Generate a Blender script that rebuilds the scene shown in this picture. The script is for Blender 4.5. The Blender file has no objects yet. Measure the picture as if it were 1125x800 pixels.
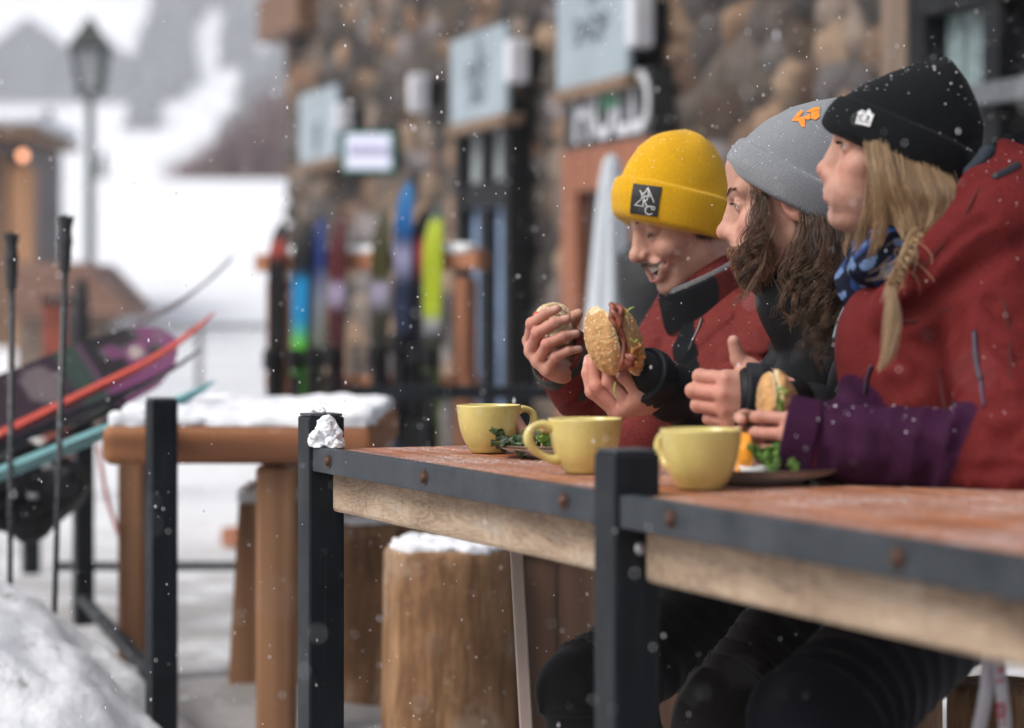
import bpy, bmesh, math, random
import numpy as np
from concurrent.futures import ThreadPoolExecutor
from mathutils import Vector, Matrix

C = bpy.context.scene.collection
SC = bpy.context.scene
rng = np.random.default_rng(7)
random.seed(7)
POOL = ThreadPoolExecutor(4)

# ---------------------------------------------------------------- camera geometry
FPX, PCX, PHY, EYE = 2656.25, 562.5, 344.0, 0.976      # focal length in photo pixels, centre column, horizon row, eye height
TABLE_Z = 0.76


def W(px, py, d):
    """world point seen at photo pixel (px, py) at depth d metres"""
    return np.array([(px - PCX) / FPX * d, d, EYE - (py - PHY) / FPX * d])


def nrm(v):
    v = np.asarray(v, float)
    return v / np.linalg.norm(v)


# ---------------------------------------------------------------- signed distance modelling
def smin(a, b, k):
    if k <= 0:
        return np.minimum(a, b)
    h = np.clip(.5 + .5 * (b - a) / k, 0, 1)
    return b * (1 - h) + a * h - k * h * (1 - h)


def smax(a, b, k):
    return -smin(-a, -b, k)


def sd_sph(p, c, r):
    return np.linalg.norm(p - np.asarray(c), axis=1) - r


def sd_ell(p, c, r):
    q = p - np.asarray(c)
    r = np.asarray(r, float)
    k0 = np.linalg.norm(q / r, axis=1)
    k1 = np.linalg.norm(q / (r * r), axis=1) + 1e-9
    return k0 * (k0 - 1) / k1


def sd_rc(p, a, b, ra, rb):
    a = np.asarray(a, float); b = np.asarray(b, float)
    ab = b - a
    t = np.clip(((p - a) @ ab) / max(ab @ ab, 1e-12), 0, 1)
    return np.linalg.norm(p - a - t[:, None] * ab, axis=1) - (ra + (rb - ra) * t)


def sd_box(p, c, half, r=0.0, R=None):
    q = p - np.asarray(c)
    if R is not None:
        q = q @ R                      # columns of R are the box axes
    q = np.abs(q) - (np.asarray(half) - r)
    return np.linalg.norm(np.maximum(q, 0), axis=1) + np.minimum(q.max(axis=1), 0) - r


_dirs = {}


def wav(p, freq, seed, n=7):
    """smooth noise in about -1..1 from warped plane waves"""
    key = (seed, n)
    if key not in _dirs:
        g = np.random.default_rng(seed)
        d = g.normal(size=(n, 3)); d /= np.linalg.norm(d, axis=1)[:, None]
        _dirs[key] = ((d * g.uniform(.6, 1.5, (n, 1))).astype(np.float32), g.uniform(0, 6.28, n).astype(np.float32))
    d, ph = _dirs[key]
    q = (p * freq).astype(np.float32)
    q = q + np.float32(.8) * np.sin(q[:, [1, 2, 0]] * np.float32(.7) + ph[0])
    return np.sin(q @ d.T + ph).sum(axis=1) / (n ** .5) * .75


class Field:
    """list of primitives blended in order; each only touches points near it"""
    def __init__(self):
        self.items = []
        self.post = []

    def add(self, f, lo, hi, k=.01, op='+'):
        self.items.append((f, np.asarray(lo, float), np.asarray(hi, float), k, op))
        return self

    def rc(self, a, b, ra, rb, k=.01, op='+'):
        a = np.asarray(a, float); b = np.asarray(b, float)
        r = max(ra, rb)
        return self.add(lambda p: sd_rc(p, a, b, ra, rb), np.minimum(a, b) - r, np.maximum(a, b) + r, k, op)

    def sph(self, c, r, k=.01, op='+'):
        c = np.asarray(c, float)
        return self.add(lambda p: sd_sph(p, c, r), c - r, c + r, k, op)

    def ell(self, c, r, R=None, k=.01, op='+'):
        c = np.asarray(c, float); r = np.asarray(r, float)
        m = r.max()
        if R is None:
            return self.add(lambda p: sd_ell(p, c, r), c - m, c + m, k, op)
        return self.add(lambda p: sd_ell((p - c) @ R, (0, 0, 0), r), c - m, c + m, k, op)

    def chain(self, pts, rad, k=.01, kin=.003, op='+'):
        pts = [np.asarray(q, float) for q in pts]
        def f(p):
            d = None
            for i in range(len(pts) - 1):
                e = sd_rc(p, pts[i], pts[i + 1], rad[i], rad[i + 1])
                d = e if d is None else smin(d, e, kin)
            return d
        P = np.array(pts); r = max(rad)
        return self.add(f, P.min(0) - r, P.max(0) + r, k, op)

    def bounds(self, pad=.02):
        lo = np.min([i[1] for i in self.items if i[4] == '+'], axis=0) - pad
        hi = np.max([i[2] for i in self.items if i[4] == '+'], axis=0) + pad
        return lo, hi

    def __call__(self, p):
        d = np.full(len(p), 1.0)
        M = .07
        for f, lo, hi, k, op in self.items:
            m = np.all((p > lo - M) & (p < hi + M), axis=1)
            if not m.any():
                continue
            q = f(p[m])
            d[m] = smin(d[m], q, k) if op == '+' else smax(d[m], -q, k)
        for f in self.post:
            m = np.abs(d) < .035
            if m.any():
                d[m] += f(p[m])
        return d


def surface(f, h, lo=None, hi=None, B=8, slack=1.35):
    """surface nets over the sparse blocks that the surface crosses"""
    if lo is None:
        lo, hi = f.bounds()
    lo = np.asarray(lo, float); hi = np.asarray(hi, float)
    n = np.maximum(np.ceil((hi - lo) / (h * B)).astype(int), 1)
    idx = np.indices(n).reshape(3, -1).T
    cen = lo + (idx + .5) * h * B
    d = np.concatenate(list(POOL.map(f, np.array_split(cen, max(1, len(cen) // 40000)))))
    act = idx[np.abs(d) < h * B * .866 * slack + 1.5 * h]
    g = np.indices((B + 1,) * 3).reshape(3, -1).T
    NY, NZ = n[1] * B + 3, n[2] * B + 3
    cid, pos, quads = [], [], []
    per = max(1, 90000 // len(g))
    off = np.array([(a, b, c) for a in (0, 1) for b in (0, 1) for c in (0, 1)])
    edges = [(i, j) for i in range(8) for j in range(i + 1, 8) if np.abs(off[i] - off[j]).sum() == 1]
    chunks = [act[s:s + per] for s in range(0, len(act), per)]
    work = lambda A: f((lo + (A[:, None, :] * B + g[None]) * h).reshape(-1, 3)).reshape(len(A), B + 1, B + 1, B + 1)
    for A, D in zip(chunks, POOL.map(work, chunks)):
        I = D < 0
        cnt = sum(I[:, a:a + B, b:b + B, c:c + B].astype(np.int8) for a, b, c in off)
        bi, ci, cj, ck = np.nonzero((cnt > 0) & (cnt < 8))
        if len(bi):
            V = np.stack([D[bi, ci + a, cj + b, ck + c] for a, b, c in off], 1)
            acc = np.zeros((len(bi), 3)); num = np.zeros(len(bi))
            for i, j in edges:
                m = (V[:, i] < 0) != (V[:, j] < 0)
                t = V[m, i] / (V[m, i] - V[m, j])
                acc[m] += off[i] + t[:, None] * (off[j] - off[i])
                num[m] += 1
            gi = A[bi] * B + np.stack([ci, cj, ck], 1)
            cid.append((gi[:, 0] * NY + gi[:, 1]) * NZ + gi[:, 2])
            pos.append(lo + (gi + acc / num[:, None]) * h)
        for ax in range(3):
            sl0 = [slice(None)] + [slice(0, B)] * 3
            sl1 = list(sl0); sl1[ax + 1] = slice(1, B + 1)
            a0, a1 = I[tuple(sl0)], I[tuple(sl1)]
            e = np.nonzero(a0 != a1)
            if not len(e[0]):
                continue
            gi = A[e[0]] * B + np.stack(e[1:], 1)
            u, v = (ax + 1) % 3, (ax + 2) % 3
            q = []
            for du, dv in ((-1, -1), (0, -1), (0, 0), (-1, 0)):
                o = gi.copy(); o[:, u] += du; o[:, v] += dv
                q.append((o[:, 0] * NY + o[:, 1]) * NZ + o[:, 2])
            q = np.stack(q, 1)
            fl = ~a0[e]
            q[fl] = q[fl][:, ::-1]
            quads.append(q)
    if not cid:
        return np.zeros((0, 3)), np.zeros((0, 4), int)
    cid = np.concatenate(cid); pos = np.concatenate(pos); Q = np.concatenate(quads)
    o = np.argsort(cid); cid = cid[o]; pos = pos[o]
    k = np.clip(np.searchsorted(cid, Q), 0, len(cid) - 1)
    ok = (cid[k] == Q).all(axis=1)
    return pos, k[ok]


# ---------------------------------------------------------------- mesh objects
_origin = {}


def raw_mesh(name, V, Fq, smooth=True):
    V = np.asarray(V, float)
    me = bpy.data.meshes.new(name)
    if isinstance(Fq, np.ndarray) and Fq.ndim == 2:
        nf, w = Fq.shape
        me.vertices.add(len(V)); me.vertices.foreach_set('co', V.astype(np.float32).ravel())
        me.loops.add(nf * w); me.loops.foreach_set('vertex_index', Fq.astype(np.int32).ravel())
        me.polygons.add(nf)
        me.polygons.foreach_set('loop_start', np.arange(0, nf * w, w, dtype=np.int32))
        me.update(calc_edges=True)
    else:
        me.from_pydata([tuple(v) for v in V], [], [tuple(int(i) for i in f) for f in Fq])
        me.update()
    me.polygons.foreach_set('use_smooth', np.full(len(me.polygons), smooth))
    return me


def obj(name, V, Fq, mat, parent=None, smooth=True, col=None, attrs=None, mats=None, midx=None):
    """one mesh object; V in world coordinates.  Top level: origin at the base; child: origin at its thing's base"""
    V = np.asarray(V, float)
    if parent is None:
        o0 = np.array([(V[:, 0].min() + V[:, 0].max()) / 2, (V[:, 1].min() + V[:, 1].max()) / 2, V[:, 2].min()])
    else:
        o0 = _origin[parent.name]
    me = raw_mesh(name, V - o0, Fq, smooth)
    for m in (mats or [mat]):
        me.materials.append(m)
    if midx is not None:
        me.polygons.foreach_set('material_index', np.asarray(midx, np.int32))
    if col is not None:
        c = np.ones((len(V), 4), np.float32); c[:, :3] = col
        at = me.attributes.new('Col', 'FLOAT_COLOR', 'POINT'); at.data.foreach_set('color', c.ravel())
    for nm, val in (attrs or {}).items():
        at = me.attributes.new(nm, 'FLOAT', 'POINT'); at.data.foreach_set('value', np.asarray(val, np.float32))
    ob = bpy.data.objects.new(name, me)
    C.objects.link(ob)
    if parent is None:
        ob.location = o0
    else:
        ob.parent = parent
    _origin[ob.name] = o0
    return ob


def tag(o, label=None, cat=None, group=None, kind=None):
    if label: o['label'] = label
    if cat: o['category'] = cat
    if group: o['group'] = group
    if kind: o['kind'] = kind
    return o


def thing(name, loc, label, cat, group=None):
    o = bpy.data.objects.new(name, None); C.objects.link(o)
    o.location = loc; o.empty_display_size = .1
    _origin[o.name] = np.asarray(loc, float)
    return tag(o, label, cat, group)


def copy_tree(o, parent=None):
    c = o.copy(); C.objects.link(c)
    if parent is not None:
        c.parent = parent
    for ch in list(o.children):
        copy_tree(ch, c)
    return c


class MB:
    """collects simple solids into one mesh"""
    def __init__(self):
        self.V = []; self.F = []; self.n = 0

    def put(self, V, F):
        self.V.append(np.asarray(V, float))
        self.F += [tuple(int(i) + self.n for i in f) for f in F]
        self.n += len(V)
        return self

    def box(self, c, size, R=None, bev=0.0):
        """bevelled box: c centre, size full lengths, R columns are its axes"""
        s = np.asarray(size, float) / 2
        R = np.eye(3) if R is None else np.asarray(R)
        if bev <= 0:
            V = np.array([(x, y, z) for x in (-1, 1) for y in (-1, 1) for z in (-1, 1)]) * s
            F = [(0, 1, 3, 2), (4, 6, 7, 5), (0, 4, 5, 1), (2, 3, 7, 6), (0, 2, 6, 4), (1, 5, 7, 3)]
        else:
            bm = bmesh.new()
            bmesh.ops.create_cube(bm, size=1)
            for v in bm.verts:
                v.co = Vector((v.co.x * s[0] * 2, v.co.y * s[1] * 2, v.co.z * s[2] * 2))
            bmesh.ops.bevel(bm, geom=bm.edges[:], offset=min(bev, s.min() * .9), segments=2, profile=.5, affect='EDGES')
            bm.verts.index_update()
            V = np.array([v.co[:] for v in bm.verts]); F = [[v.index for v in f.verts] for f in bm.faces]
            bm.free()
        return self.put(V @ R.T + np.asarray(c), F)

    def tube(self, pts, rad, n=10, cap=True):
        pts = np.asarray(pts, float)
        rad = np.full(len(pts), rad) if np.isscalar(rad) else np.asarray(rad, float)
        T = np.gradient(pts, axis=0); T /= np.linalg.norm(T, axis=1)[:, None] + 1e-12
        u = np.cross(T[0], (0, 0, 1) if abs(T[0][2]) < .9 else (1, 0, 0)); u = nrm(u)
        rings = []
        for i in range(len(pts)):
            u = u - T[i] * (u @ T[i]); u = nrm(u); v = np.cross(T[i], u)
            a = np.arange(n) * 2 * math.pi / n
            rings.append(pts[i] + rad[i] * (np.cos(a)[:, None] * u + np.sin(a)[:, None] * v))
        V = np.concatenate(rings)
        F = [(i * n + j, i * n + (j + 1) % n, (i + 1) * n + (j + 1) % n, (i + 1) * n + j)
             for i in range(len(pts) - 1) for j in range(n)]
        if cap:
            F += [tuple(range(n))[::-1], tuple((len(pts) - 1) * n + j for j in range(n))]
        return self.put(V, F)

    def lathe(self, prof, c=(0, 0, 0), n=48, R=None):
        """prof: list of (radius, height)"""
        R = np.eye(3) if R is None else np.asarray(R)
        a = np.arange(n) * 2 * math.pi / n
        V = np.concatenate([np.stack([r * np.cos(a), r * np.sin(a), np.full(n, z)], 1) for r, z in prof])
        F = [(i * n + j, i * n + (j + 1) % n, (i + 1) * n + (j + 1) % n, (i + 1) * n + j)
             for i in range(len(prof) - 1) for j in range(n)]
        return self.put(V @ R.T + np.asarray(c), F)

    def sheet(self, pts, thick, nrm_dir):
        """polygon pts (k,3) given a real thickness along nrm_dir"""
        P = np.asarray(pts, float); k = len(P); d = np.asarray(nrm_dir, float) * thick
        F = [tuple(range(k)), tuple(range(2 * k - 1, k - 1, -1))]
        F += [(i, i + k, (i + 1) % k + k, (i + 1) % k) for i in range(k)]
        return self.put(np.concatenate([P, P + d]), F)

    def build(self, name, mat, parent=None, smooth=False, **kw):
        return obj(name, np.concatenate(self.V), self.F, mat, parent, smooth, **kw)


def grid_mesh(X, Y, Z):
    ny, nx = X.shape
    V = np.stack([X, Y, Z], -1).reshape(-1, 3)
    i = np.arange(ny * nx).reshape(ny, nx)
    F = np.stack([i[:-1, :-1], i[:-1, 1:], i[1:, 1:], i[1:, :-1]], -1).reshape(-1, 4)
    return V, F


def spline(P, n):
    """Catmull-Rom through control points"""
    P = np.asarray(P, float)
    Q = np.concatenate([[2 * P[0] - P[1]], P, [2 * P[-1] - P[-2]]])
    t = np.linspace(0, len(P) - 1, n); i = np.minimum(t.astype(int), len(P) - 2); u = (t - i)[:, None]
    a, b, c, d = Q[i], Q[i + 1], Q[i + 2], Q[i + 3]
    return .5 * (2 * b + (c - a) * u + (2 * a - 5 * b + 4 * c - d) * u ** 2 + (-a + 3 * b - 3 * c + d) * u ** 3)


def strands(lines, r0, r1=None, n=4, fade=.25):
    """many hair tubes in one mesh; lines (k, m, 3); per-strand random value attribute"""
    L = np.asarray(lines, float); k, m, _ = L.shape
    r1 = r0 * .25 if r1 is None else r1
    T = np.gradient(L, axis=1); T /= np.linalg.norm(T, axis=2, keepdims=True) + 1e-12
    ref = np.array([.37, .81, .45])
    u = np.cross(T, ref); u /= np.linalg.norm(u, axis=2, keepdims=True) + 1e-12
    v = np.cross(T, u)
    t = np.linspace(0, 1, m)
    rad = (r0 + (r1 - r0) * np.clip((t - (1 - fade)) / fade, 0, 1))[None, :, None, None]
    a = np.arange(n) * 2 * math.pi / n
    V = L[:, :, None, :] + rad * (np.cos(a)[:, None] * u[:, :, None, :] + np.sin(a)[:, None] * v[:, :, None, :])
    V = V.reshape(-1, 3)
    base = (np.arange(k)[:, None, None] * m + np.arange(m - 1)[None, :, None]) * n
    j = np.arange(n)[None, None]
    F = np.stack([base + j, base + (j + 1) % n, base + n + (j + 1) % n, base + n + j], -1).reshape(-1, 4)
    rnd = np.repeat(rng.uniform(0, 1, k), m * n)
    return V, F, rnd


# ---------------------------------------------------------------- materials
def lin(r, g, b):
    f = lambda c: ((c / 255 + .055) / 1.055) ** 2.4 if c / 255 > .04045 else c / 255 / 12.92
    return (f(r), f(g), f(b))


class NT:
    def __init__(self, name):
        self.m = bpy.data.materials.new(name); self.m.use_nodes = True
        self.t = self.m.node_tree; self.t.nodes.clear()
        self.out = self.n('ShaderNodeOutputMaterial')
        self.b = self.n('ShaderNodeBsdfPrincipled')
        self.l(self.b.outputs[0], self.out.inputs['Surface'])
        self._tc = None

    def n(self, typ, **kw):
        nd = self.t.nodes.new(typ)
        for k, v in kw.items():
            setattr(nd, k, v)
        return nd

    def l(self, a, b):
        self.t.links.new(a, b)

    def coord(self, scale=(1, 1, 1), rot=(0, 0, 0)):
        if self._tc is None:
            self._tc = self.n('ShaderNodeTexCoord')
        mp = self.n('ShaderNodeMapping')
        mp.inputs['Scale'].default_value = scale; mp.inputs['Rotation'].default_value = rot
        self.l(self._tc.outputs['Object'], mp.inputs[0])
        return mp.outputs[0]

    def noise(self, scale, detail=4, rough=.55, vec=None, dist=0):
        nd = self.n('ShaderNodeTexNoise')
        nd.inputs['Scale'].default_value = scale; nd.inputs['Detail'].default_value = detail
        nd.inputs['Roughness'].default_value = rough; nd.inputs['Distortion'].default_value = dist
        self.l(vec if vec is not None else self.coord(), nd.inputs['Vector'])
        return nd.outputs['Fac']

    def ramp(self, fac, stops):
        nd = self.n('ShaderNodeValToRGB')
        e = nd.color_ramp.elements
        while len(e) < len(stops):
            e.new(.5)
        for el, (p, c) in zip(e, stops):
            el.position = p; el.color = (*c, 1) if len(c) == 3 else c
        self.l(fac, nd.inputs[0])
        return nd.outputs[0]

    def mix(self, fac, a, b, mode='MIX'):
        nd = self.n('ShaderNodeMix', data_type='RGBA', blend_type=mode)
        for val, sock in ((fac, nd.inputs[0]), (a, nd.inputs[6]), (b, nd.inputs[7])):
            if isinstance(val, bpy.types.NodeSocket):
                self.l(val, sock)
            elif isinstance(val, (int, float)):
                sock.default_value = val
            else:
                sock.default_value = (*val, 1)
        return nd.outputs[2]

    def math(self, op, a, b=0.0):
        nd = self.n('ShaderNodeMath', operation=op)
        for val, sock in ((a, nd.inputs[0]), (b, nd.inputs[1])):
            if isinstance(val, bpy.types.NodeSocket):
                self.l(val, sock)
            else:
                sock.default_value = val
        return nd.outputs[0]

    def attr(self, name):
        nd = self.n('ShaderNodeAttribute', attribute_name=name)
        return nd

    def set(self, **kw):
        names = {'color': 'Base Color', 'rough': 'Roughness', 'metal': 'Metallic', 'spec': 'Specular IOR Level',
                 'sss': 'Subsurface Weight', 'sheen': 'Sheen Weight', 'coat': 'Coat Weight', 'emit': 'Emission Color',
                 'emits': 'Emission Strength', 'trans': 'Transmission Weight', 'alpha': 'Alpha'}
        for k, v in kw.items():
            s = self.b.inputs[names[k]]
            if isinstance(v, bpy.types.NodeSocket):
                self.l(v, s)
            elif isinstance(v, (int, float)):
                s.default_value = v
            else:
                s.default_value = (*v, 1)
        return self

    def bump(self, h, strength=.3, dist=.01):
        nd = self.n('ShaderNodeBump')
        nd.inputs['Strength'].default_value = strength; nd.inputs['Distance'].default_value = dist
        self.l(h, nd.inputs['Height']); self.l(nd.outputs[0], self.b.inputs['Normal'])
        return self


def plain(name, c, rough=.6, var=.25, vs=20, bs=120, bstr=.2, bd=.002, metal=0, **kw):
    t = NT(name)
    c = np.asarray(c, float)
    f = t.noise(vs, 5)
    t.set(color=t.ramp(f, [(.3, tuple(c * (1 - var))), (.7, tuple(np.minimum(c * (1 + var), .95)))]), rough=rough, metal=metal, **kw)
    if bstr:
        t.bump(t.noise(bs, 3), bstr, bd)
    return t.m


def wood(name, dark, light, angle=0.0, axis=0, sc=1.0, rough=.65, knots=True, frost=0.0, ring=14):
    """timber with the grain along local x turned by angle about z (axis 2: upright grain)"""
    t = NT(name)
    st = [18 * sc] * 3
    st[axis] = 1.1 * sc
    v = t.coord(st, (0, 0, -angle) if axis != 2 else (0, 0, 0))
    if axis != 2:                                   # rotate first, then stretch
        tc = t.n('ShaderNodeTexCoord')
        m1 = t.n('ShaderNodeMapping'); m1.inputs['Rotation'].default_value = (0, 0, -angle)
        m2 = t.n('ShaderNodeMapping'); m2.inputs['Scale'].default_value = st
        t.l(tc.outputs['Object'], m1.inputs[0]); t.l(m1.outputs[0], m2.inputs[0]); v = m2.outputs[0]
    a = t.noise(1.0, 6, .6, v, 1.2)
    wv = t.n('ShaderNodeTexWave', wave_type='BANDS', bands_direction='DIAGONAL')
    wv.inputs['Scale'].default_value = .55; wv.inputs['Distortion'].default_value = 7.5
    wv.inputs['Detail'].default_value = 3; wv.inputs['Detail Scale'].default_value = .7
    t.l(v, wv.inputs[0])
    f = t.mix(.4, a, wv.outputs['Fac'])
    blot = t.noise(3.0 * sc, 3)
    f2 = t.math('ADD', t.math('MULTIPLY', f, .75), t.math('MULTIPLY', blot, .3))
    col = t.ramp(f2, [(.25, dark), (.5, tuple((np.array(dark) + np.array(light)) / 2)), (.8, light)])
    if frost > 0:
        fr = t.noise(210, 3, .7)
        pt = t.noise(7, 3)
        k = t.math('MULTIPLY', t.ramp(fr, [(.51, (0, 0, 0)), (.62, (1, 1, 1))]), t.ramp(pt, [(.35, (0, 0, 0)), (.65, (1, 1, 1))]))
        col = t.mix(t.math('MULTIPLY', k, frost), col, (.8, .82, .86))
    t.set(color=col, rough=rough)
    t.bump(f, .35, .003)
    return t.m


def knit(name, c, c2=None, rib='rib', strength=.5, ribw=.3, sheen=.3):
    """wool: ribs from the angle stored on the mesh plus fuzzy noise"""
    t = NT(name)
    c = np.asarray(c, float)
    nz = t.noise(260, 4, .7)
    lo, hi = tuple(c * .72), tuple(np.minimum(c * 1.25, .95) if c2 is None else c2)
    r = t.attr(rib).outputs['Fac']
    w = t.math('MULTIPLY', t.math('ADD', t.math('SINE', r), 1.0), .5)
    row = t.attr('row').outputs['Fac']
    w2 = t.math('MULTIPLY', t.math('ADD', t.math('SINE', row), 1.0), .5)
    h = t.math('ADD', t.math('MULTIPLY', w, ribw), t.math('ADD', t.math('MULTIPLY', nz, 1.0), t.math('MULTIPLY', w2, ribw * .3)))
    base = t.ramp(h, [(.3, lo), (.9 + ribw * .6, hi)])
    big = t.noise(14, 4)
    base = t.mix(t.math('MULTIPLY', big, .35), base, tuple(c * .8))
    t.set(color=base, rough=.95, sheen=sheen, spec=.1)
    t.bump(h, strength, .0022)
    return t.m


def hairmat(name, dark, light, rough=.45):
    t = NT(name)
    f = t.attr('rnd').outputs['Fac']
    t.set(color=t.ramp(f, [(0, dark), (1, light)]), rough=rough, spec=.45)
    return t.m


def vcol(name, rough=.6, bs=200, bstr=.2, bd=.001, var=.12, vs=60, **kw):
    """colour from the mesh (real pattern of the thing), with fine variation"""
    t = NT(name)
    a = t.attr('Col').outputs['Color']
    f = t.noise(vs, 5)
    lohi = t.ramp(f, [(.3, (1 - var,) * 3), (.7, (1.0,) * 3)])
    t.set(color=t.mix(1.0, a, lohi, 'MULTIPLY'), rough=rough, **kw)
    if bstr:
        t.bump(t.noise(bs, 4, .65), bstr, bd)
    return t.m


def text_mesh(s, size, bold=False):
    cu = bpy.data.curves.new('lettering', 'FONT'); cu.body = s; cu.size = size
    cu.align_x = 'CENTER'; cu.align_y = 'CENTER'
    if bold:
        cu.offset = size * .02
    ob = bpy.data.objects.new('lettering', cu); C.objects.link(ob)
    dg = bpy.context.evaluated_depsgraph_get()
    me = bpy.data.meshes.new_from_object(ob.evaluated_get(dg))
    V = np.array([v.co[:] for v in me.vertices]); Fs = [tuple(p.vertices) for p in me.polygons]
    bpy.data.objects.remove(ob); bpy.data.curves.remove(cu); bpy.data.meshes.remove(me)
    return V, Fs
# ================================================================ camera, sky, sun
cam = bpy.data.cameras.new('camera'); cam_o = bpy.data.objects.new('camera', cam); C.objects.link(cam_o)
cam_o.location = (0, 0, EYE); cam_o.rotation_euler = (math.pi / 2, 0, 0)
cam.lens = 85; cam.sensor_width = 36; cam.sensor_fit = 'HORIZONTAL'
cam.shift_y = -(400 - PHY) / 1125
cam.clip_start = .05; cam.clip_end = 3000
cam.dof.use_dof = True; cam.dof.focus_distance = 3.78; cam.dof.aperture_fstop = 2.7
SC.camera = cam_o

wd = bpy.data.worlds.new('World'); SC.world = wd; wd.use_nodes = True
nt = wd.node_tree; nt.nodes.clear()
wo = nt.nodes.new('ShaderNodeOutputWorld'); bg = nt.nodes.new('ShaderNodeBackground')
sky = nt.nodes.new('ShaderNodeTexSky'); sky.sky_type = 'NISHITA'; sky.sun_disc = False
SUN_EL, SUN_AZ = 48, -118         # azimuth from +Y, clockwise positive: behind and to the left
sky.sun_elevation = math.radians(SUN_EL); sky.sun_rotation = math.radians(SUN_AZ)
sky.air_density = 1.0; sky.dust_density = 6.0; sky.ozone_density = 1.0
hs = nt.nodes.new('ShaderNodeHueSaturation'); hs.inputs['Saturation'].default_value = .68
nt.links.new(sky.outputs[0], hs.inputs['Color']); nt.links.new(hs.outputs[0], bg.inputs[0])
bg.inputs[1].default_value = .097
nt.links.new(bg.outputs[0], wo.inputs[0])
sun = bpy.data.lights.new('sun', 'SUN'); sun.energy = 1.5; sun.angle = math.radians(25); sun.color = (1, .985, .96)
so = bpy.data.objects.new('sun', sun); C.objects.link(so)
az, el = math.radians(SUN_AZ), math.radians(SUN_EL)
sd = Vector((math.sin(az) * math.cos(el), math.cos(az) * math.cos(el), math.sin(el)))
so.rotation_euler = sd.to_track_quat('Z', 'Y').to_euler(); so.location = (-6, -4, 9)
SC.view_settings.view_transform = 'Standard'; SC.view_settings.look = 'None'
SC.view_settings.exposure = 0.62; SC.view_settings.gamma = 1
SC.cycles.max_bounces = 6; SC.cycles.diffuse_bounces = 3; SC.cycles.glossy_bounces = 3
SC.cycles.transmission_bounces = 4; SC.cycles.volume_bounces = 1
SC.cycles.use_denoising = True

# ================================================================ shared materials
def snow_mat(name, dirt=0.0):
    t = NT(name)
    f = t.noise(9, 5)
    col = t.ramp(f, [(.3, (.74, .77, .82)), (.7, (.84, .86, .89))])
    if dirt:
        g = t.noise(2.3, 6, .62, dist=.4)
        k = t.ramp(g, [(.42, (0, 0, 0)), (.62, (1, 1, 1))])
        col = t.mix(t.math('MULTIPLY', k, dirt), col, (.23, .215, .21))
    t.set(color=col, rough=.75, spec=.25)
    t.bump(t.noise(38, 6, .65), .5, .02)
    return t.m

M_snow = snow_mat('snow'); M_dirty = snow_mat('dirty_snow', .75)
def painted_steel():
    t = NT('dark_painted_steel')
    f = t.noise(9, 6, .62); st = t.noise(1.0, 5, .7, t.coord((160, 160, 6))); g = t.noise(240, 3, .75); w = t.noise(38, 5, .7)
    c = t.ramp(f, [(.3, (.005, .007, .010)), (.7, (.011, .0145, .019))])
    c = t.mix(t.math('MULTIPLY', t.ramp(st, [(.56, (0, 0, 0)), (.72, (1, 1, 1))]), .55), c, (.05, .058, .066))      # rubbed streaks
    c = t.mix(t.ramp(w, [(.66, (0, 0, 0)), (.72, (1, 1, 1))]), c, (.030, .026, .024))                              # chips and grime
    c = t.mix(t.math('MULTIPLY', t.ramp(g, [(.70, (0, 0, 0)), (.76, (1, 1, 1))]), .7), c, (.35, .37, .40))          # ice crumbs
    t.set(color=c, rough=t.ramp(f, [(.3, (.32,) * 3), (.7, (.6,) * 3)]), spec=.2); t.bump(t.math('ADD', g, w), .3, .0012)
    return t.m
M_steel = painted_steel()

def steel_bar_mat():
    t = NT('weathered_steel')
    f = t.noise(16, 6, .6); g = t.noise(90, 4, .7)
    c = t.ramp(f, [(.3, (.018, .023, .029)), (.7, (.046, .053, .062))])
    c = t.mix(t.ramp(g, [(.62, (0, 0, 0)), (.7, (1, 1, 1))]), c, (.012, .013, .015))
    t.set(color=c, rough=.5, spec=.3); t.bump(g, .25, .001)
    return t.m
M_bar = steel_bar_mat()
M_rust = plain('rusty_bolt', (.09, .045, .03), .6, .5, 120, 300, .4, .001, metal=.5)

# ================================================================ ground and hills
def smooth(a, b, x):
    t = np.clip((x - a) / (b - a), 0, 1)
    return t * t * (3 - 2 * t)

def terrain(x, y):
    z = 3.45 * smooth(21, 46, y - .10 * x)
    z += .353 * np.maximum(y - 400, 0) * (1 - .0002 * np.maximum(y - 400, 0))
    z += np.where(y > 420, 2.2 * np.sin(x * .025 + 1) * np.sin(y * .015) * smooth(420, 520, y), 0)
    return z

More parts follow.
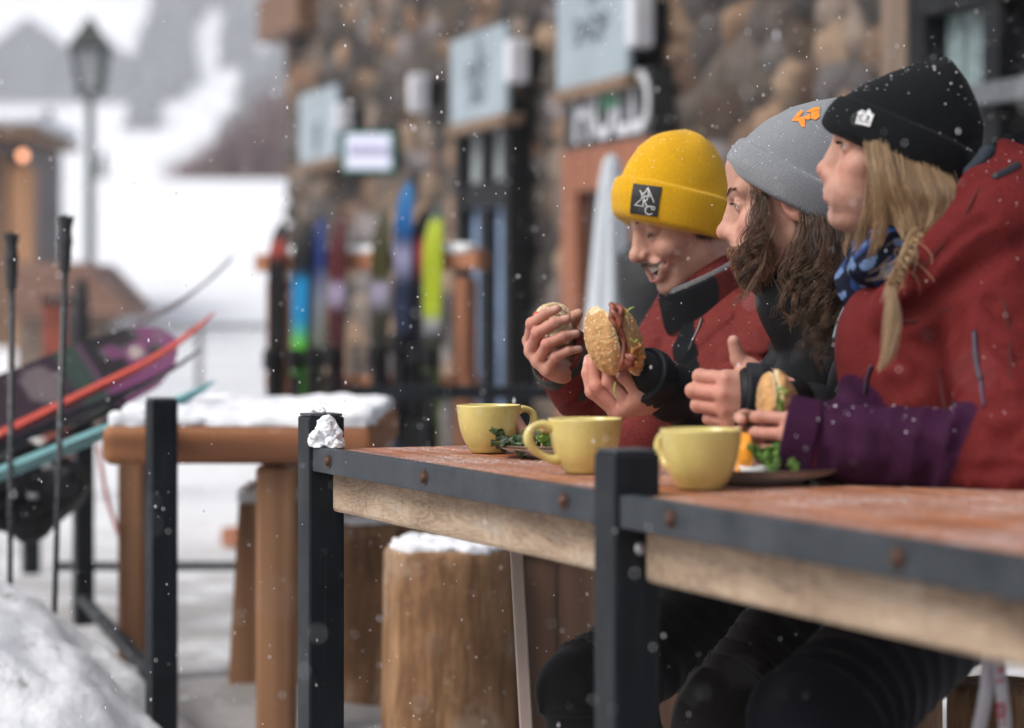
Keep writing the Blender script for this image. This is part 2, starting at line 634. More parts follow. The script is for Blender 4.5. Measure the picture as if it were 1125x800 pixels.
ys = np.concatenate([np.linspace(-40, 3, 14), np.linspace(3.3, 14, 110), np.geomspace(14.3, 1000, 130)])
us = np.sign(np.linspace(-1, 1, 161)) * np.abs(np.linspace(-1, 1, 161)) ** 1.5
Yg = np.repeat(ys[:, None], len(us), 1)
Xg = us[None] * (14 + .75 * np.maximum(Yg, 0))
P = np.stack([Xg.ravel(), Yg.ravel(), np.zeros(Xg.size)], 1)
bmp = (.03 * wav(P, 3.1, 3) + .015 * wav(P, 11, 4)).reshape(Xg.shape) * (Yg < 18) - .02
V, Fq = grid_mesh(Xg, Yg, terrain(Xg, Yg) + bmp * np.clip(1 - Yg / 18, 0, 1))
def ground_mat():
    t = NT('snowy_ground')
    f = t.noise(9, 5)
    col = t.ramp(f, [(.3, (.74, .77, .82)), (.7, (.84, .86, .89))])
    ge = t.n('ShaderNodeNewGeometry'); sp = t.n('ShaderNodeSeparateXYZ'); t.l(ge.outputs['Position'], sp.inputs[0])
    near = t.ramp(t.math('MULTIPLY', sp.outputs[1], .05), [(.40, (1, 1, 1)), (.62, (0, 0, 0))])   # trodden slush only on the terrace
    g = t.noise(1.9, 6, .62, dist=.5)
    k = t.math('MULTIPLY', t.ramp(g, [(.33, (0, 0, 0)), (.50, (1, 1, 1))]), near)
    col = t.mix(t.math('MULTIPLY', k, .8), col, (.25, .235, .225))
    t.set(color=col, rough=.75, spec=.25); t.bump(t.noise(26, 6, .65), .5, .03)
    return t.m
ground = obj('ground', V, Fq, ground_mat()); tag(ground, kind='structure')

# heap of shovelled snow by the railing
gx = np.linspace(-2.7, -.45, 150); gy = np.linspace(4.2, 6.6, 150)
GX, GY = np.meshgrid(gx, gy)
q = np.stack([GX.ravel(), GY.ravel(), np.zeros(GX.size)], 1)
r = np.sqrt(((GX + 1.63) / .96) ** 2 + ((GY - 5.33) / .98) ** 2)
hh = .66 * np.clip(1 - r, 0, 1) ** .75
nz = (.03 * wav(q, 9, 11) + .014 * wav(q, 24, 12) + .008 * wav(q, 55, 13)).reshape(GX.shape)
V, Fq = grid_mesh(GX, GY, np.where(r < 1.02, hh + nz * np.clip(hh * 8, 0, 1), -.08) - .03)
t = NT('shovelled_snow')
c0 = t.ramp(t.noise(9, 5), [(.3, (.78, .81, .85)), (.7, (.86, .88, .90))])
k = t.ramp(t.noise(6, 7, .68), [(.59, (0, 0, 0)), (.67, (1, 1, 1))])
t.set(color=t.mix(t.math('MULTIPLY', k, .7), c0, (.16, .15, .15)), rough=.8, spec=.2); t.bump(t.noise(30, 6, .7), .6, .02)
tag(obj('snow_bank', V, Fq, t.m), kind='structure')

# ================================================================ stone lodge wall
WD = np.array([.325, -.9457, 0.0]); WN = np.array([-.9457, -.325, 0.0])     # along the wall towards us / out of the wall
WC = np.array([(312 - PCX) / FPX * 19.1, 19.1, 0.0])
WLEN, WH = 13.6, 5.6

def wall_s(px, out=.07):
    """distance along the wall of the point seen in column px, out metres before its face"""
    a = (px - PCX) / FPX; q = WC + WN * out
    return (a * q[1] - q[0]) / (WD[0] - a * WD[1])

def wall_pt(s, z, out=0.0):
    return WC + WD * s + WN * out + np.array([0, 0, z])

def wall_z(py, s):
    d = WC[1] + WD[1] * s
    return EYE - (py - PHY) / FPX * d

RW = np.stack([WD, WN, np.array([0, 0, 1.0])], 1)        # axes: along, out, up

step = .035
su = np.arange(0, WLEN + step, step); sz = np.arange(-.1, WH + step, step)
S, Z = np.meshgrid(su, sz)
# random stones: jittered cells, taller or wider ones mixed
g = np.random.default_rng(21)
cw, chh = .27, .175
nx, ny = int(WLEN / cw) + 4, int(WH / chh) + 4
jx = g.uniform(-.42, .42, (ny, nx)); jy = g.uniform(-.42, .42, (ny, nx)); js = g.uniform(.8, 1.25, (ny, nx))
pal = np.array([(.115, .102, .098), (.16, .135, .115), (.082, .077, .078), (.235, .165, .115), (.13, .128, .135), (.21, .185, .165), (.17, .105, .07), (.06, .054, .052), (.29, .225, .165), (.18, .18, .20)])
pc = pal[g.integers(0, len(pal), (ny, nx))] * g.uniform(.25, 1.75, (ny, nx, 1)) * np.array((.78, .70, .64))
ci = np.floor(S / cw).astype(int) + 1; cj = np.floor((Z + .1) / chh).astype(int) + 1
b1 = np.full(S.shape, 9.); b2 = np.full(S.shape, 9.); colr = np.zeros(S.shape + (3,))
wob = .05 * wav(np.stack([S.ravel(), Z.ravel(), S.ravel() * 0], 1), 7, 5).reshape(S.shape)
for dj in (-2, -1, 0, 1, 2):
    for di in (-1, 0, 1):
        ii = np.clip(ci + di, 0, nx - 1); jj = np.clip(cj + dj, 0, ny - 1)
        cx = (ii - .5 + jx[jj, ii]) * cw + (jj % 2) * cw * .5; cy = (jj - .5 + jy[jj, ii]) * chh - .1
        d = (np.abs((S + wob - cx) / cw) ** 2.4 + np.abs((Z + wob - cy) / chh) ** 2.4) ** (1 / 2.4) / js[jj, ii]
        m = d < b1
        b2 = np.where(m, b1, np.minimum(b2, d)); colr[m] = pc[jj, ii][m]; b1 = np.where(m, d, b1)
edge = np.clip((b2 - b1) / .28, 0, 1)
relief = .075 * np.sqrt(edge) + .012 * wav(np.stack([S.ravel(), Z.ravel(), S.ravel() * 0], 1), 22, 6).reshape(S.shape)
mort = np.array([.055, .05, .047])
colr = colr * (.25 + .75 * np.clip(edge * 3, 0, 1))[..., None] + mort * (1 - np.clip(edge * 3, 0, 1))[..., None] * .75
P3 = WC + S[..., None] * WD + (relief - .08)[..., None] * WN + Z[..., None] * np.array([0, 0, 1.0])
i = np.arange(S.size).reshape(S.shape)
Fq = np.stack([i[:-1, :-1], i[1:, :-1], i[1:, 1:], i[:-1, 1:]], -1).reshape(-1, 4)
lodge = thing('stone_lodge', tuple(wall_pt(WLEN / 2, 0)), 'long rough stone lodge wall running behind the three people', 'building')
# the rest of the building's volume behind the stone face
obj('wall', P3.reshape(-1, 3), Fq, vcol('field_stone', .85, 60, .4, .01, .3, 25), lodge, True, col=colr.reshape(-1, 3))
mb = MB()
mb.box(wall_pt(WLEN / 2, WH / 2, -2.6), (WLEN, 5.0, WH), RW)
mb.build('rear_wall', plain('dark_stone', (.12, .1, .09), .9), lodge)
# timber beam at the top of the far corner
mb = MB().box(wall_pt(.45, wall_z(14, .5), .06), (1.3, .22, .34), RW, .01)
mb.build('beam', wood('brown_beam', (.10, .05, .03), (.22, .12, .07), sc=.6), lodge)

M_blackframe = plain('black_window_frame', (.007, .008, .0095), .55, .3, 20, 0, 0, spec=.15)
def glass_mat(name, c, r=.12):
    t = NT(name); f = t.noise(2.2, 4)
    c = np.asarray(c, float)
    t.set(color=t.ramp(f, [(.3, tuple(c * .6)), (.7, tuple(c * 1.2))]), rough=r, spec=.6)
    return t.m

def frame_rect(mb, s0, s1, z0, z1, w, out, depth):
    for a, b, c, d in ((s0, s1, z1 - w, z1), (s0, s1, z0, z0 + w), (s0, s0 + w, z0 + w, z1 - w), (s1 - w, s1, z0 + w, z1 - w)):
        mb.box(wall_pt((a + b) / 2, (c + d) / 2, out), (b - a, depth, d - c), RW, .006)

def rect(s0, s1, z0, z1, out, depth):
    return MB().box(wall_pt((s0 + s1) / 2, (z0 + z1) / 2, out), (s1 - s0, depth, z1 - z0), RW)

# blue door under the middle sign: tall double glazed door
sa, sb = wall_s(511), wall_s(572)
za = wall_z(128, sa)
dr = thing('glazed_door', tuple(wall_pt((sa + sb) / 2, 0, .02)), 'tall blue glazed double door with black frame below the smaller clear sign', 'door')
mb = MB(); frame_rect(mb, sa, sb, .05, za, .12, .07, .14)
mb.box(wall_pt((sa + sb) / 2, 1.66, .07), (sb - sa - .24, .11, .14), RW)
mb.box(wall_pt((sa + sb) / 2, (1.6 + .1) / 2, .07), (.14, .12, 1.45), RW)
mb.box(wall_pt((sa + sb) / 2, 1.73 + (za - .12 - 1.73) / 2, .07), (.12, .11, za - .12 - 1.735), RW)
mb.build('door_frame', M_blackframe, dr)
rect(sa + .12, sb - .12, .1, za - .1, .035, .05).build('door_panel', glass_mat('blue_panel', (.27, .38, .58), .35), dr)
rect(sa + .13, sb - .13, 1.74, za - .125, .063, .012).build('transom_pane', glass_mat('pale_glass', (.42, .47, .50), .2), dr)

# orange brown timber door with black lettered transom
sa, sb = wall_s(630), wall_s(726)
z2 = wall_z(98, sa); z1 = wall_z(168, sa)
dr = thing('timber_door', tuple(wall_pt((sa + sb) / 2, 0, .02)), 'orange brown timber door with dark lettered panel above it', 'door')
mb = MB(); frame_rect(mb, sa, sb, .05, z1, .22, .07, .14)
mb.build('door_frame', wood('orange_timber', (.17, .055, .025), (.32, .12, .06), 0, 2, .6), dr)
rect(sa + .22, sb - .22, .1, z1 - .22, .05, .05).build('door_glass', glass_mat('dark_glass', (.05, .05, .055), .15), dr)
rect(sa, sb, z1 + .004, z2, .06, .12).build('sign_board', plain('black_board', (.014, .016, .018), .6), dr)
V, Fs = text_mesh('HOLD', .40, True)
V[:, 0] *= .95
zc = z1 + (z2 - z1) * .5
MBt = MB().put(np.array([wall_pt(wall_s(670, .124) + v[0], zc + v[1] * 1.05, .124) for v in V]), Fs)
MBt.build('lettering', plain('white_letter', (.55, .57, .62), .6, .1, 20, 0, 0), dr)
rect(wall_s(672), wall_s(690), z2 - .16, z2 - .04, .125, .012).build('green_strip', plain('green_paint', (.05, .2, .12), .6), dr)

# black window on the right
sa, sb = wall_s(1018), WLEN - .3
wz1 = wall_z(-14, sa); wz0 = wall_z(330, sa)
wi = thing('shop_window', tuple(wall_pt((sa + sb) / 2, wz0, .03)), 'large black framed window behind the woman with pale reflected shapes', 'window')
mb = MB(); frame_rect(mb, sa, sb, wz0, wz1, .13, .07, .16)
sm = wall_s(1106)
mb.box(wall_pt(sm, (wz0 + wz1) / 2, .07), (.11, .13, wz1 - wz0 - .27), RW)
mb.build('frame', M_blackframe, wi)
zb = wall_z(108, wall_s(1085))
MB().box(wall_pt((sa + sb) / 2, zb, .09), (sb - sa - .28, .15, .075), RW).build('crossbar', plain('grey_bar', (.10, .11, .125), .5), wi)
rect(sa + .12, sb - .12, wz0 + .12, wz1 - .12, .04, .03).build('pane', glass_mat('night_glass', (.010, .010, .012), .08), wi)
mb = MB()
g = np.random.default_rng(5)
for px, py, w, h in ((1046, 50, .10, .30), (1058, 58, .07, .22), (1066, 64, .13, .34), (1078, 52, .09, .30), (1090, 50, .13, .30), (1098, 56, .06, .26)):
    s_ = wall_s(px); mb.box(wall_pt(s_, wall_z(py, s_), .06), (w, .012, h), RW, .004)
mb.build('painted_reflection', plain('reflection_paint', (.20, .27, .28), .5), wi)  # pale reflections put on the pane as flat coloured blocks
rect(wall_s(1119), sb - .13, wz0 + .13, zb - .2, .066, .02).build('green_poster', plain('green_poster', (.05, .16, .07), .6), wi)
# pale timber post beside the window
mb = MB().box(wall_pt(wall_s(1000), 2.0, .05), (.20, .2, 4.0), RW, .02)
mb.build('post', wood('pale_post', (.12, .085, .062), (.21, .15, .11), 0, 2, .6), lodge)

# hanging clear/pale blue signs, each with its white lamp box
def wall_sign(px0, px1, py_top, py_bot, label, lines, size, icon=True):
    s0, s1 = wall_s(px0, .16), wall_s(px1, .16)
    zt = wall_z(py_top, s0); zb_ = wall_z(py_bot, s0)
    o = thing('hanging_sign', tuple(wall_pt((s0 + s1) / 2, zb_, .16)), label, 'sign', 'pale blue signs on the stone wall')
    rect(s0, s1, zb_, zt, .16, .03).build('sign_panel', plain('pale_blue_panel', (.28, .345, .39), .4, .12, 3, 0, 0), o)
    MB().box(wall_pt((s0 + s1) / 2, zb_ - .035, .14), (s1 - s0 + .05, .12, .06), RW, .006).build('sill_bar', wood('sign_timber', (.12, .075, .045), (.25, .16, .10), sc=.6), o)
    dk = plain('dark_letter', (.035, .05, .065), .6, .1, 10, 0, 0)
    h = zt - zb_
    for k, (tx, fz) in enumerate(lines):
        V, Fs = text_mesh(tx, size, True)
        MB().put(np.array([wall_pt((s0 + s1) / 2 + v[0], zb_ + h * fz + v[1], .177) for v in V]), Fs).build('lettering', dk, o)
    if icon:
        m_ = MB(); cz = zb_ + h * .82
        m_.box(wall_pt((s0 + s1) / 2, cz, .178), (.035, .004, .2), RW)
        m_.box(wall_pt((s0 + s1) / 2 + .06, cz - .03, .178), (.05, .004, .1), RW)
        m_.box(wall_pt((s0 + s1) / 2, cz + .1, .178), (.14, .004, .035), RW)
        m_.build('icon', plain('grey_icon', (.14, .19, .22), .6, .1, 10, 0, 0), o)
    return o
wall_sign(331, 372, 107, 181, 'pale blue sign at the far end of the wall beside the lit screen', [('SKI', .42), ('IN', .2)], .15, False)
wall_sign(498, 558, 47, 139, 'middle pale blue sign with two dark word lines above the blue door', [('RENT', .54), ('SKIS', .28)], .16)
wall_sign(615, 692, -20, 101, 'nearest and largest looking pale blue sign above the timber door', [('SHOP', .45)], .19)
for px, py, h, lab in ((568, 68, .24, 'small white lamp box on the wall beside the middle blue sign'),
                       (703, 22, .28, 'small white lamp box on the wall beside the nearest blue sign'),
                       (460, 103, .24, 'small white lamp box on bare stone above the lit screen'),
                       (377, 130, .2, 'small white lamp box at the far blue sign')):
    s_ = wall_s(px, .13); z_ = wall_z(py, s_)
    lb = thing('lamp_box', tuple(wall_pt(s_, z_ - h / 2, .1)), lab, 'wall lamp', 'white lamp boxes on the wall')
    MB().box(wall_pt(s_, z_, .13), (.10, .12, h), RW, .02).build('cover', plain('white_cover', (.62, .64, .70), .5, .08, 10, 0, 0), lb)
    MB().box(wall_pt(s_, z_, .03), (.10, .06, h * .7), RW, .006).build('bracket', M_blackframe, lb)

# lit screen facing the terrace, hung from the wall on an arm
sc_y = 15.2
c = W(408, 167.5, sc_y); ww, hhh = 66 / FPX * sc_y, 50 / FPX * sc_y
scn = thing('lit_screen', (c[0], c[1], c[2] - hhh / 2), 'lit white screen in a black case above the ski rack', 'screen')
mb = MB().box(c, (ww, .14, hhh), None, .02)
mb.build('case', M_blackframe, scn)
t = NT('screen_glow'); t.set(color=(.5, .5, .6), emit=(.74, .75, .95), emits=.42, rough=.3)
MB().box(c + (-.015, -.072, .0), (ww * .74, .01, hhh * .74)).build('display', t.m, scn)
t2 = NT('screen_edge'); t2.set(color=(.05, .2, .15), emit=(.10, .32, .27), emits=.25, rough=.4)
MB().box(c + (-.015, -.07, .0), (ww * .84, .006, hhh * .86)).build('display_border', t2.m, scn)
V, Fs = text_mesh('SKIING', .085, True)
MB().put(V[:, [0, 2, 1]] * (1, 1, 1) + c + (0, -.0795, 0), Fs).build('lettering', plain('violet_text', (.10, .09, .25), .6, .1, 10, 0, 0), scn)
armx = wall_pt(wall_s(432), c[2])
MB().tube([c + (.1, .06, 0), armx + (0, 0, 0)], .025).build('wall_arm', M_blackframe, scn)

# white folded parasol and the dark heater behind the man in the yellow beanie
b0 = np.array([W(672, 0, 9.4)[0], 9.4, 0.0])
zt = EYE + (PHY - 178) / FPX * 9.4
um = thing('folded_parasol', tuple(b0), 'closed white parasol standing behind the man in the yellow beanie', 'parasol')
prof = [(.012, zt + .03), (.03, zt), (.045, zt - .1), (.07, zt - .4), (.10, zt - .75), (.125, zt - 1.0), (.115, zt - 1.04), (.04, zt - 1.0)]
n = 40; a = np.arange(n) * 2 * math.pi / n
V = np.concatenate([np.stack([b0[0] + (r_ * (1 + .16 * np.cos(a * 8))) * np.cos(a), b0[1] + (r_ * (1 + .16 * np.cos(a * 8))) * np.sin(a), np.full(n, z_)], 1) for r_, z_ in prof])
Fs = [(i * n + j, i * n + (j + 1) % n, (i + 1) * n + (j + 1) % n, (i + 1) * n + j) for i in range(len(prof) - 1) for j in range(n)]
Fs = [f[::-1] for f in Fs]
obj('canopy', V, Fs, plain('white_canvas', (.50, .55, .60), .8, .1, 6, 80, .15, .004), um)
MB().lathe([(.02, 0), (.02, zt)], b0, 12).build('pole', M_steel, um)
MB().lathe([(0, 0), (.22, 0), (.22, .06), (.05, .09), (.03, .14), (0, .14)], b0, 24).build('base', M_steel, um)
b0 = np.array([W(716, 0, 8.2)[0], 8.2, 0.0]); zt = EYE + (PHY - 262) / FPX * 8.2
he = thing('covered_heater', tuple(b0), 'dark covered patio heater behind the smiling man', 'heater')
MB().lathe([(0, 0), (.2, .0), (.2, .1), (.09, .35), (.09, zt - .3), (.11, zt - .25), (.12, zt - .06), (.05, zt), (0, zt)], b0, 28).build('cover', plain('black_cover', (.013, .015, .018), .7, .4, 8, 30, .3, .01), he, True)
MB().lathe([(0, .0), (.24, .0), (.24, .05), (.2, .06), (0, .06)], b0 + (0, 0, 0), 28).build('base', M_steel, he)
# ================================================================ far hillside: forest, chalet, thicket, lamp post, cabin
def ground_hit(px, py, y0=22, y1=950):
    """where the sight line through a photo point meets the hill"""
    y = np.linspace(y0, y1, 9000)
    x = (px - PCX) / FPX * y
    z = EYE - (py - PHY) / FPX * y
    k = np.argmax(terrain(x, y) > z)
    return np.array([x[k], y[k], terrain(x[k], y[k])])

def in_ell(px, py, cx, cy, rx, ry, ang=0):
    a = math.radians(ang); dx, dy = px - cx, py - cy
    u = dx * math.cos(a) + dy * math.sin(a); v = -dx * math.sin(a) + dy * math.cos(a)
    return (u / rx) ** 2 + (v / ry) ** 2 < 1

# conifers of the far wood: one mass
def conifer_mesh(n_tiers, g):
    Vs, Fs, n0 = [], [], 0
    for k in range(n_tiers):
        z0 = .12 + .8 * k / n_tiers; r = (.23 * (1 - k / n_tiers) + .03); m = 7
        a = np.arange(m) * 2 * math.pi / m + g.uniform(0, 6)
        rr = r * g.uniform(.7, 1.2, m)
        ring = np.stack([rr * np.cos(a), rr * np.sin(a), z0 - g.uniform(0, .05, m)], 1)
        Vs.append(np.concatenate([ring, [[0, 0, z0 + 1.6 / n_tiers * .75]]]))
        Fs += [(n0 + j, n0 + (j + 1) % m, n0 + m) for j in range(m)]
        n0 += m + 1
    return np.concatenate(Vs), np.array(Fs)

g = np.random.default_rng(33)
temp = [conifer_mesh(6, g) for _ in range(6)]
Vs, Fs, n0 = [], [], 0
count = 0
for _ in range(40000):
    y = g.uniform(455, 800); x = g.uniform(-.27, .27) * y
    z = terrain(x, y); px = PCX + FPX * x / y; py = PHY - FPX * (z - EYE) / y
    if py > 158 + g.normal() * 4 or py < -160:
        continue
    if -60 < px < 330:
        open_ = in_ell(px, py, 60, 6, 110, 66) or in_ell(px, py, 228, 40, 17, 34, 18) or in_ell(px, py, 287, 58, 13, 17, 40) \
            or in_ell(px, py, 222, 118, 62, 26, -38) or in_ell(px, py, 60, 128, 92, 30) or in_ell(px, py, 150, 165, 90, 20) or in_ell(px, py, 138, 40, 16, 46)
        if open_:
            continue
        if g.uniform() > .85 + .15 * math.sin(px * .11) * math.sin(py * .09):
            continue
    elif wav(np.array([[x, y, 0]]), .01, 8)[0] > .35:
        continue
    h = g.uniform(5, 9)
    py2 = py - FPX * h * .8 / y
    if -60 < px < 330 and (in_ell(px, py2, 60, 6, 104, 60) or in_ell(px, py2, 228, 40, 14, 30, 18) or in_ell(px, py2, 222, 118, 56, 22, -38) or in_ell(px, py2, 60, 128, 88, 26)):
        continue
    V0, F0 = temp[g.integers(0, 6)]
    Vs.append(V0 * h * (1.0, 1.0, 1.0) + (x, y, z - .3)); Fs.append(F0 + n0); n0 += len(V0); count += 1
    if count > 14000:
        break
t = NT('far_spruce'); f = t.noise(.2, 4)
t.set(color=t.ramp(f, [(.35, (.03, .045, .045)), (.55, (.06, .08, .085)), (.75, (.22, .25, .28))]), rough=.9)
tag(obj('far_forest', np.concatenate(Vs), np.concatenate(Fs), t.m, smooth=False), 'dark snow dusted conifer forest on the far hillside', 'forest', kind='stuff')

# leafless thicket beside the far end of the lodge
Vs = MB(); g = np.random.default_rng(17)
for _ in range(900):
    px = g.uniform(205, 330); y = g.uniform(52, 70); x = (px - PCX) / FPX * y
    top = np.interp(px, [205, 240, 270, 300, 330], [188, 160, 130, 92, 60])
    z1 = EYE + (PHY - top) / FPX * y * 1.0
    z0 = float(terrain(x, y)); h = max(.4, (z1 - z0) * g.uniform(.55, 1.0))
    b = np.array([x, y, z0 - .05])
    d = np.array([g.normal() * .16, g.normal() * .16, 1.0])
    Vs.tube([b, b + d * h * .5, b + d * h + (g.normal() * .15, g.normal() * .15, 0)], [.035, .025, .008], 4, False)
    for _k in range(3):
        s = b + d * h * g.uniform(.3, .8)
        Vs.tube([s, s + np.array([g.normal() * .4, g.normal() * .3, .35 + .4 * g.uniform()])], [.016, .005], 3, False)
tag(Vs.build('bare_thicket', plain('bare_twigs', (.21, .155, .16), .9, .3, 1, 0, 0)), 'leafless reddish grey thicket growing beside the lodge corner', 'thicket', kind='stuff')

# far chalet on the hillside
def chalet(px0, px1, py_base, py_eave, py_peak, nm_label, y):
    cx = ((px0 + px1) / 2 - PCX) / FPX * y; w = (px1 - px0) / FPX * y
    zb = EYE + (PHY - py_base) / FPX * y; ze = EYE + (PHY - py_eave) / FPX * y; zp = EYE + (PHY - py_peak) / FPX * y
    o = thing('hillside_chalet', (cx, y, zb), nm_label, 'house')
    dpt = w * .8
    mb = MB()
    P0 = [(-w / 2, zb - 1.0), (w / 2, zb - 1.5), (w / 2, ze), (0, zp), (-w / 2, ze)]
    mb.sheet([(cx + a, y - dpt / 2, b) for a, b in P0][::-1], dpt, (0, 1, 0))
    mb.build('wall', plain('grey_cladding', (.075, .085, .10), .8, .2, .6, 0, 0), o)
    for s in (-1, 1):
        rf = MB()
        a = np.array([cx, y - dpt / 2 - .6, zp + .12]); b = np.array([cx + s * (w / 2 + .7), y - dpt / 2 - .6, ze - (zp - ze) * .7 / (w / 2) + .12])
        nd = np.cross(b - a, (0, 1, 0)); nd = nrm(nd); nd = nd if nd[2] > 0 else -nd
        L = dpt + 1.2
        rf.sheet([a, b, b + (0, L, 0), a + (0, L, 0)], .16, nd)
        rf.build('roof', plain('grey_roof', (.09, .10, .115), .8), o)
    for s in (-.25, .25):
        rs = MB().box((cx + s * w, y - dpt / 2 - .02, zb + (ze - zb) * .45), (w * .16, .06, (ze - zb) * .45))
        rs.build('window', plain('chalet_window', (.03, .035, .045), .3), o)
    return o
chalet(-14, 92, 104, 68, 26, 'grey gabled chalet standing alone on the snowy hill at far left', ground_hit(40, 104)[1])
chalet(66, 150, 106, 72, 36, 'smaller grey chalet behind the lantern post on the hill', ground_hit(108, 106)[1])

# small spruce by the cabin
def small_spruce(px, py_top, py_base, y, label):
    x = (px - PCX) / FPX * y; zt = EYE + (PHY - py_top) / FPX * y; zb = float(terrain(x, y))
    o = thing('spruce_tree', (x, y, zb), label, 'tree')
    H = zt - zb; g = np.random.default_rng(int(px) + 3)
    MB().tube([(x, y, zb - .1), (x, y, zb + H * .6), (x, y, zt)], [H * .022, H * .012, .01], 8).build('trunk', plain('bark', (.06, .045, .035), .9), o)
    Vv, Ff, n = [], [], 0
    for k in range(1500):
        u = g.uniform() ** .8; z = zb + H * (.08 + .9 * u); R = H * .17 * (1 - u) * g.uniform(.3, 1.1) + .04
        a = g.uniform(0, 6.283); s = H * .035 * g.uniform(.6, 1.4)
        c = np.array([x + R * math.cos(a), y + R * math.sin(a), z - R * .25])
        d = np.array([math.cos(a), math.sin(a), -.3]); e = np.array([-math.sin(a), math.cos(a), .1])
        Vv += [c - d * s, c + e * s * .45, c + d * s, c - e * s * .45]; Ff.append((n, n + 1, n + 2, n + 3)); n += 4
    t = NT('spruce_needles'); f = t.noise(1.2, 3)
    t.set(color=t.ramp(f, [(.4, (.035, .055, .045)), (.62, (.08, .10, .085)), (.75, (.5, .53, .56))]), rough=.9)
    obj('crown', np.array(Vv), np.array(Ff), t.m, o, False)
small_spruce(54, 118, 200, 44, 'small snowy spruce beside the orange timber cabin')
small_spruce(112, 165, 215, 50, 'tiny bare spruce to the right of the lantern post')

# green lamp post with a four sided lantern
y = 24.0; x = (99 - PCX) / FPX * y; zb = float(terrain(x, y)); zt = EYE + (PHY - 18) / FPX * y
lp = thing('lamp_post', (x, y, zb), 'tall green lamp post with dark four sided lantern on the snow slope', 'lamp post')
MG = plain('lamp_green', (.035, .06, .05), .6, .3, 3, 0, 0)
MB().lathe([(.10, zb - .1), (.10, zb + .4), (.05, zb + .5), (.042, zt - .84), (.07, zt - .8), (.0, zt - .8)], (x, y, 0), 12).build('pole', MG, lp)
mb = MB()
mb.lathe([(0, zt), (.04, zt - .03), (.24, zt - .28), (.27, zt - .30), (.255, zt - .335), (0, zt - .335)], (x, y, 0), 4, np.array([[.707, -.707, 0], [.707, .707, 0], [0, 0, 1.]]))
mb.build('lantern_roof', plain('lantern_dark', (.02, .03, .026), .6), lp)
mb = MB()
for sx in (-1, 1):
    for sy in (-1, 1):
        mb.tube([(x + sx * .16, y + sy * .16, zt - .32), (x + sx * .095, y + sy * .095, zt - .8)], .022, 6)
mb.build('lantern_frame', MG, lp)
mb = MB().lathe([(.12, zt - .77), (.2, zt - .335)], (x, y, 0), 4, np.array([[.707, -.707, 0], [.707, .707, 0], [0, 0, 1.]]))
mb.build('lantern_glass', glass_mat('lantern_glass', (.38, .40, .42), .3), lp)

# orange timber cabin at the left edge with one lit lamp
y = 27.0
def cb(px, py, d=y): return W(px, py, d)
x0, x1 = cb(-70, 0)[0], cb(42, 0)[0]
zt = cb(0, 153)[2]; zb = float(terrain(cb(20, 0)[0], y)) - .3
ca = thing('timber_cabin', ((x0 + x1) / 2, y + 1, zb), 'orange brown timber cabin with snowy roof and lit lamp at the left edge', 'cabin')
Wc = wood('cabin_timber', (.10, .055, .035), (.26, .15, .085), 0, 2, .35)
MB().box(((x0 + x1) / 2 - .1, y + 1.4, (zt + zb) / 2), (x1 - x0 - .2, 2.2, zt - zb), None, .02).build('wall', plain('cabin_dark', (.14, .12, .12), .8, .3, 3, 0, 0), ca)
MB().box((cb(24, 0)[0], y + .1, (zt + zb) / 2 - .15), (.25, .3, zt - zb - .3), None, .02).build('post', wood('cabin_orange', (.28, .13, .06), (.48, .26, .13), 0, 2, .35), ca)
MB().box((cb(1, 0)[0], y + .1, (zt + zb) / 2 - .1), (.14, .2, zt - zb - .2), None, .02).build('post', Wc, ca)
MB().box(((x0 + x1) / 2, y + 1.0, zt + .05), (x1 - x0 + .12, 2.6, .10), None, .02).build('roof', Wc, ca)
MB().box(((x0 + x1) / 2, y + 1.0, zt + .21), (x1 - x0 + .14, 2.6, .14), None, .08).build('roof_snow', M_snow, ca, True)
t = NT('lamp_glow'); t.set(color=(1, .6, .4), emit=(1.0, .40, .20), emits=2.0)
c = cb(25, 171, y - .12)
MB().lathe([(0, -.05), (.035, -.04), (.05, 0), (.035, .04), (0, .05)], c, 16).build('lamp_bulb', t.m, ca, True)
MB().box(c + (0, .1, .06), (.05, .16, .03)).build('lamp_arm', M_blackframe, ca)

# low brown hut roof in front of the slope
y = 19.0
hx = cb(104, 0, y)[0]; zr = cb(0, 290, y)[2]; ze = cb(0, 335, y)[2]
hu = thing('low_hut', (hx, y, 0), 'low hut with brown shingled roof in front of the bright snow slope', 'hut')
w = .26
mb = MB()
P0 = [(-.52, 0), (.12, 0), (.12, ze - .02), (-.52, ze - .02)]
mb.sheet([(hx + a, y - .45, b) for a, b in P0][::-1], .9, (0, 1, 0)); mb.build('wall', plain('hut_wall', (.20, .15, .12), .85, .3, 6, 0, 0), hu)
MB().sheet([(hx - .56, y - .6, zr), (hx + .04, y - .6, zr), (hx + .36, y - .6, ze - .02), (hx + .30, y - .6, ze - .10), (hx - .56, y - .6, ze - .1)][::-1], 1.3, (0, 1, 0)).build('roof', wood('hut_roof', (.14, .075, .055), (.28, .16, .12), 0, 0, .5), hu)
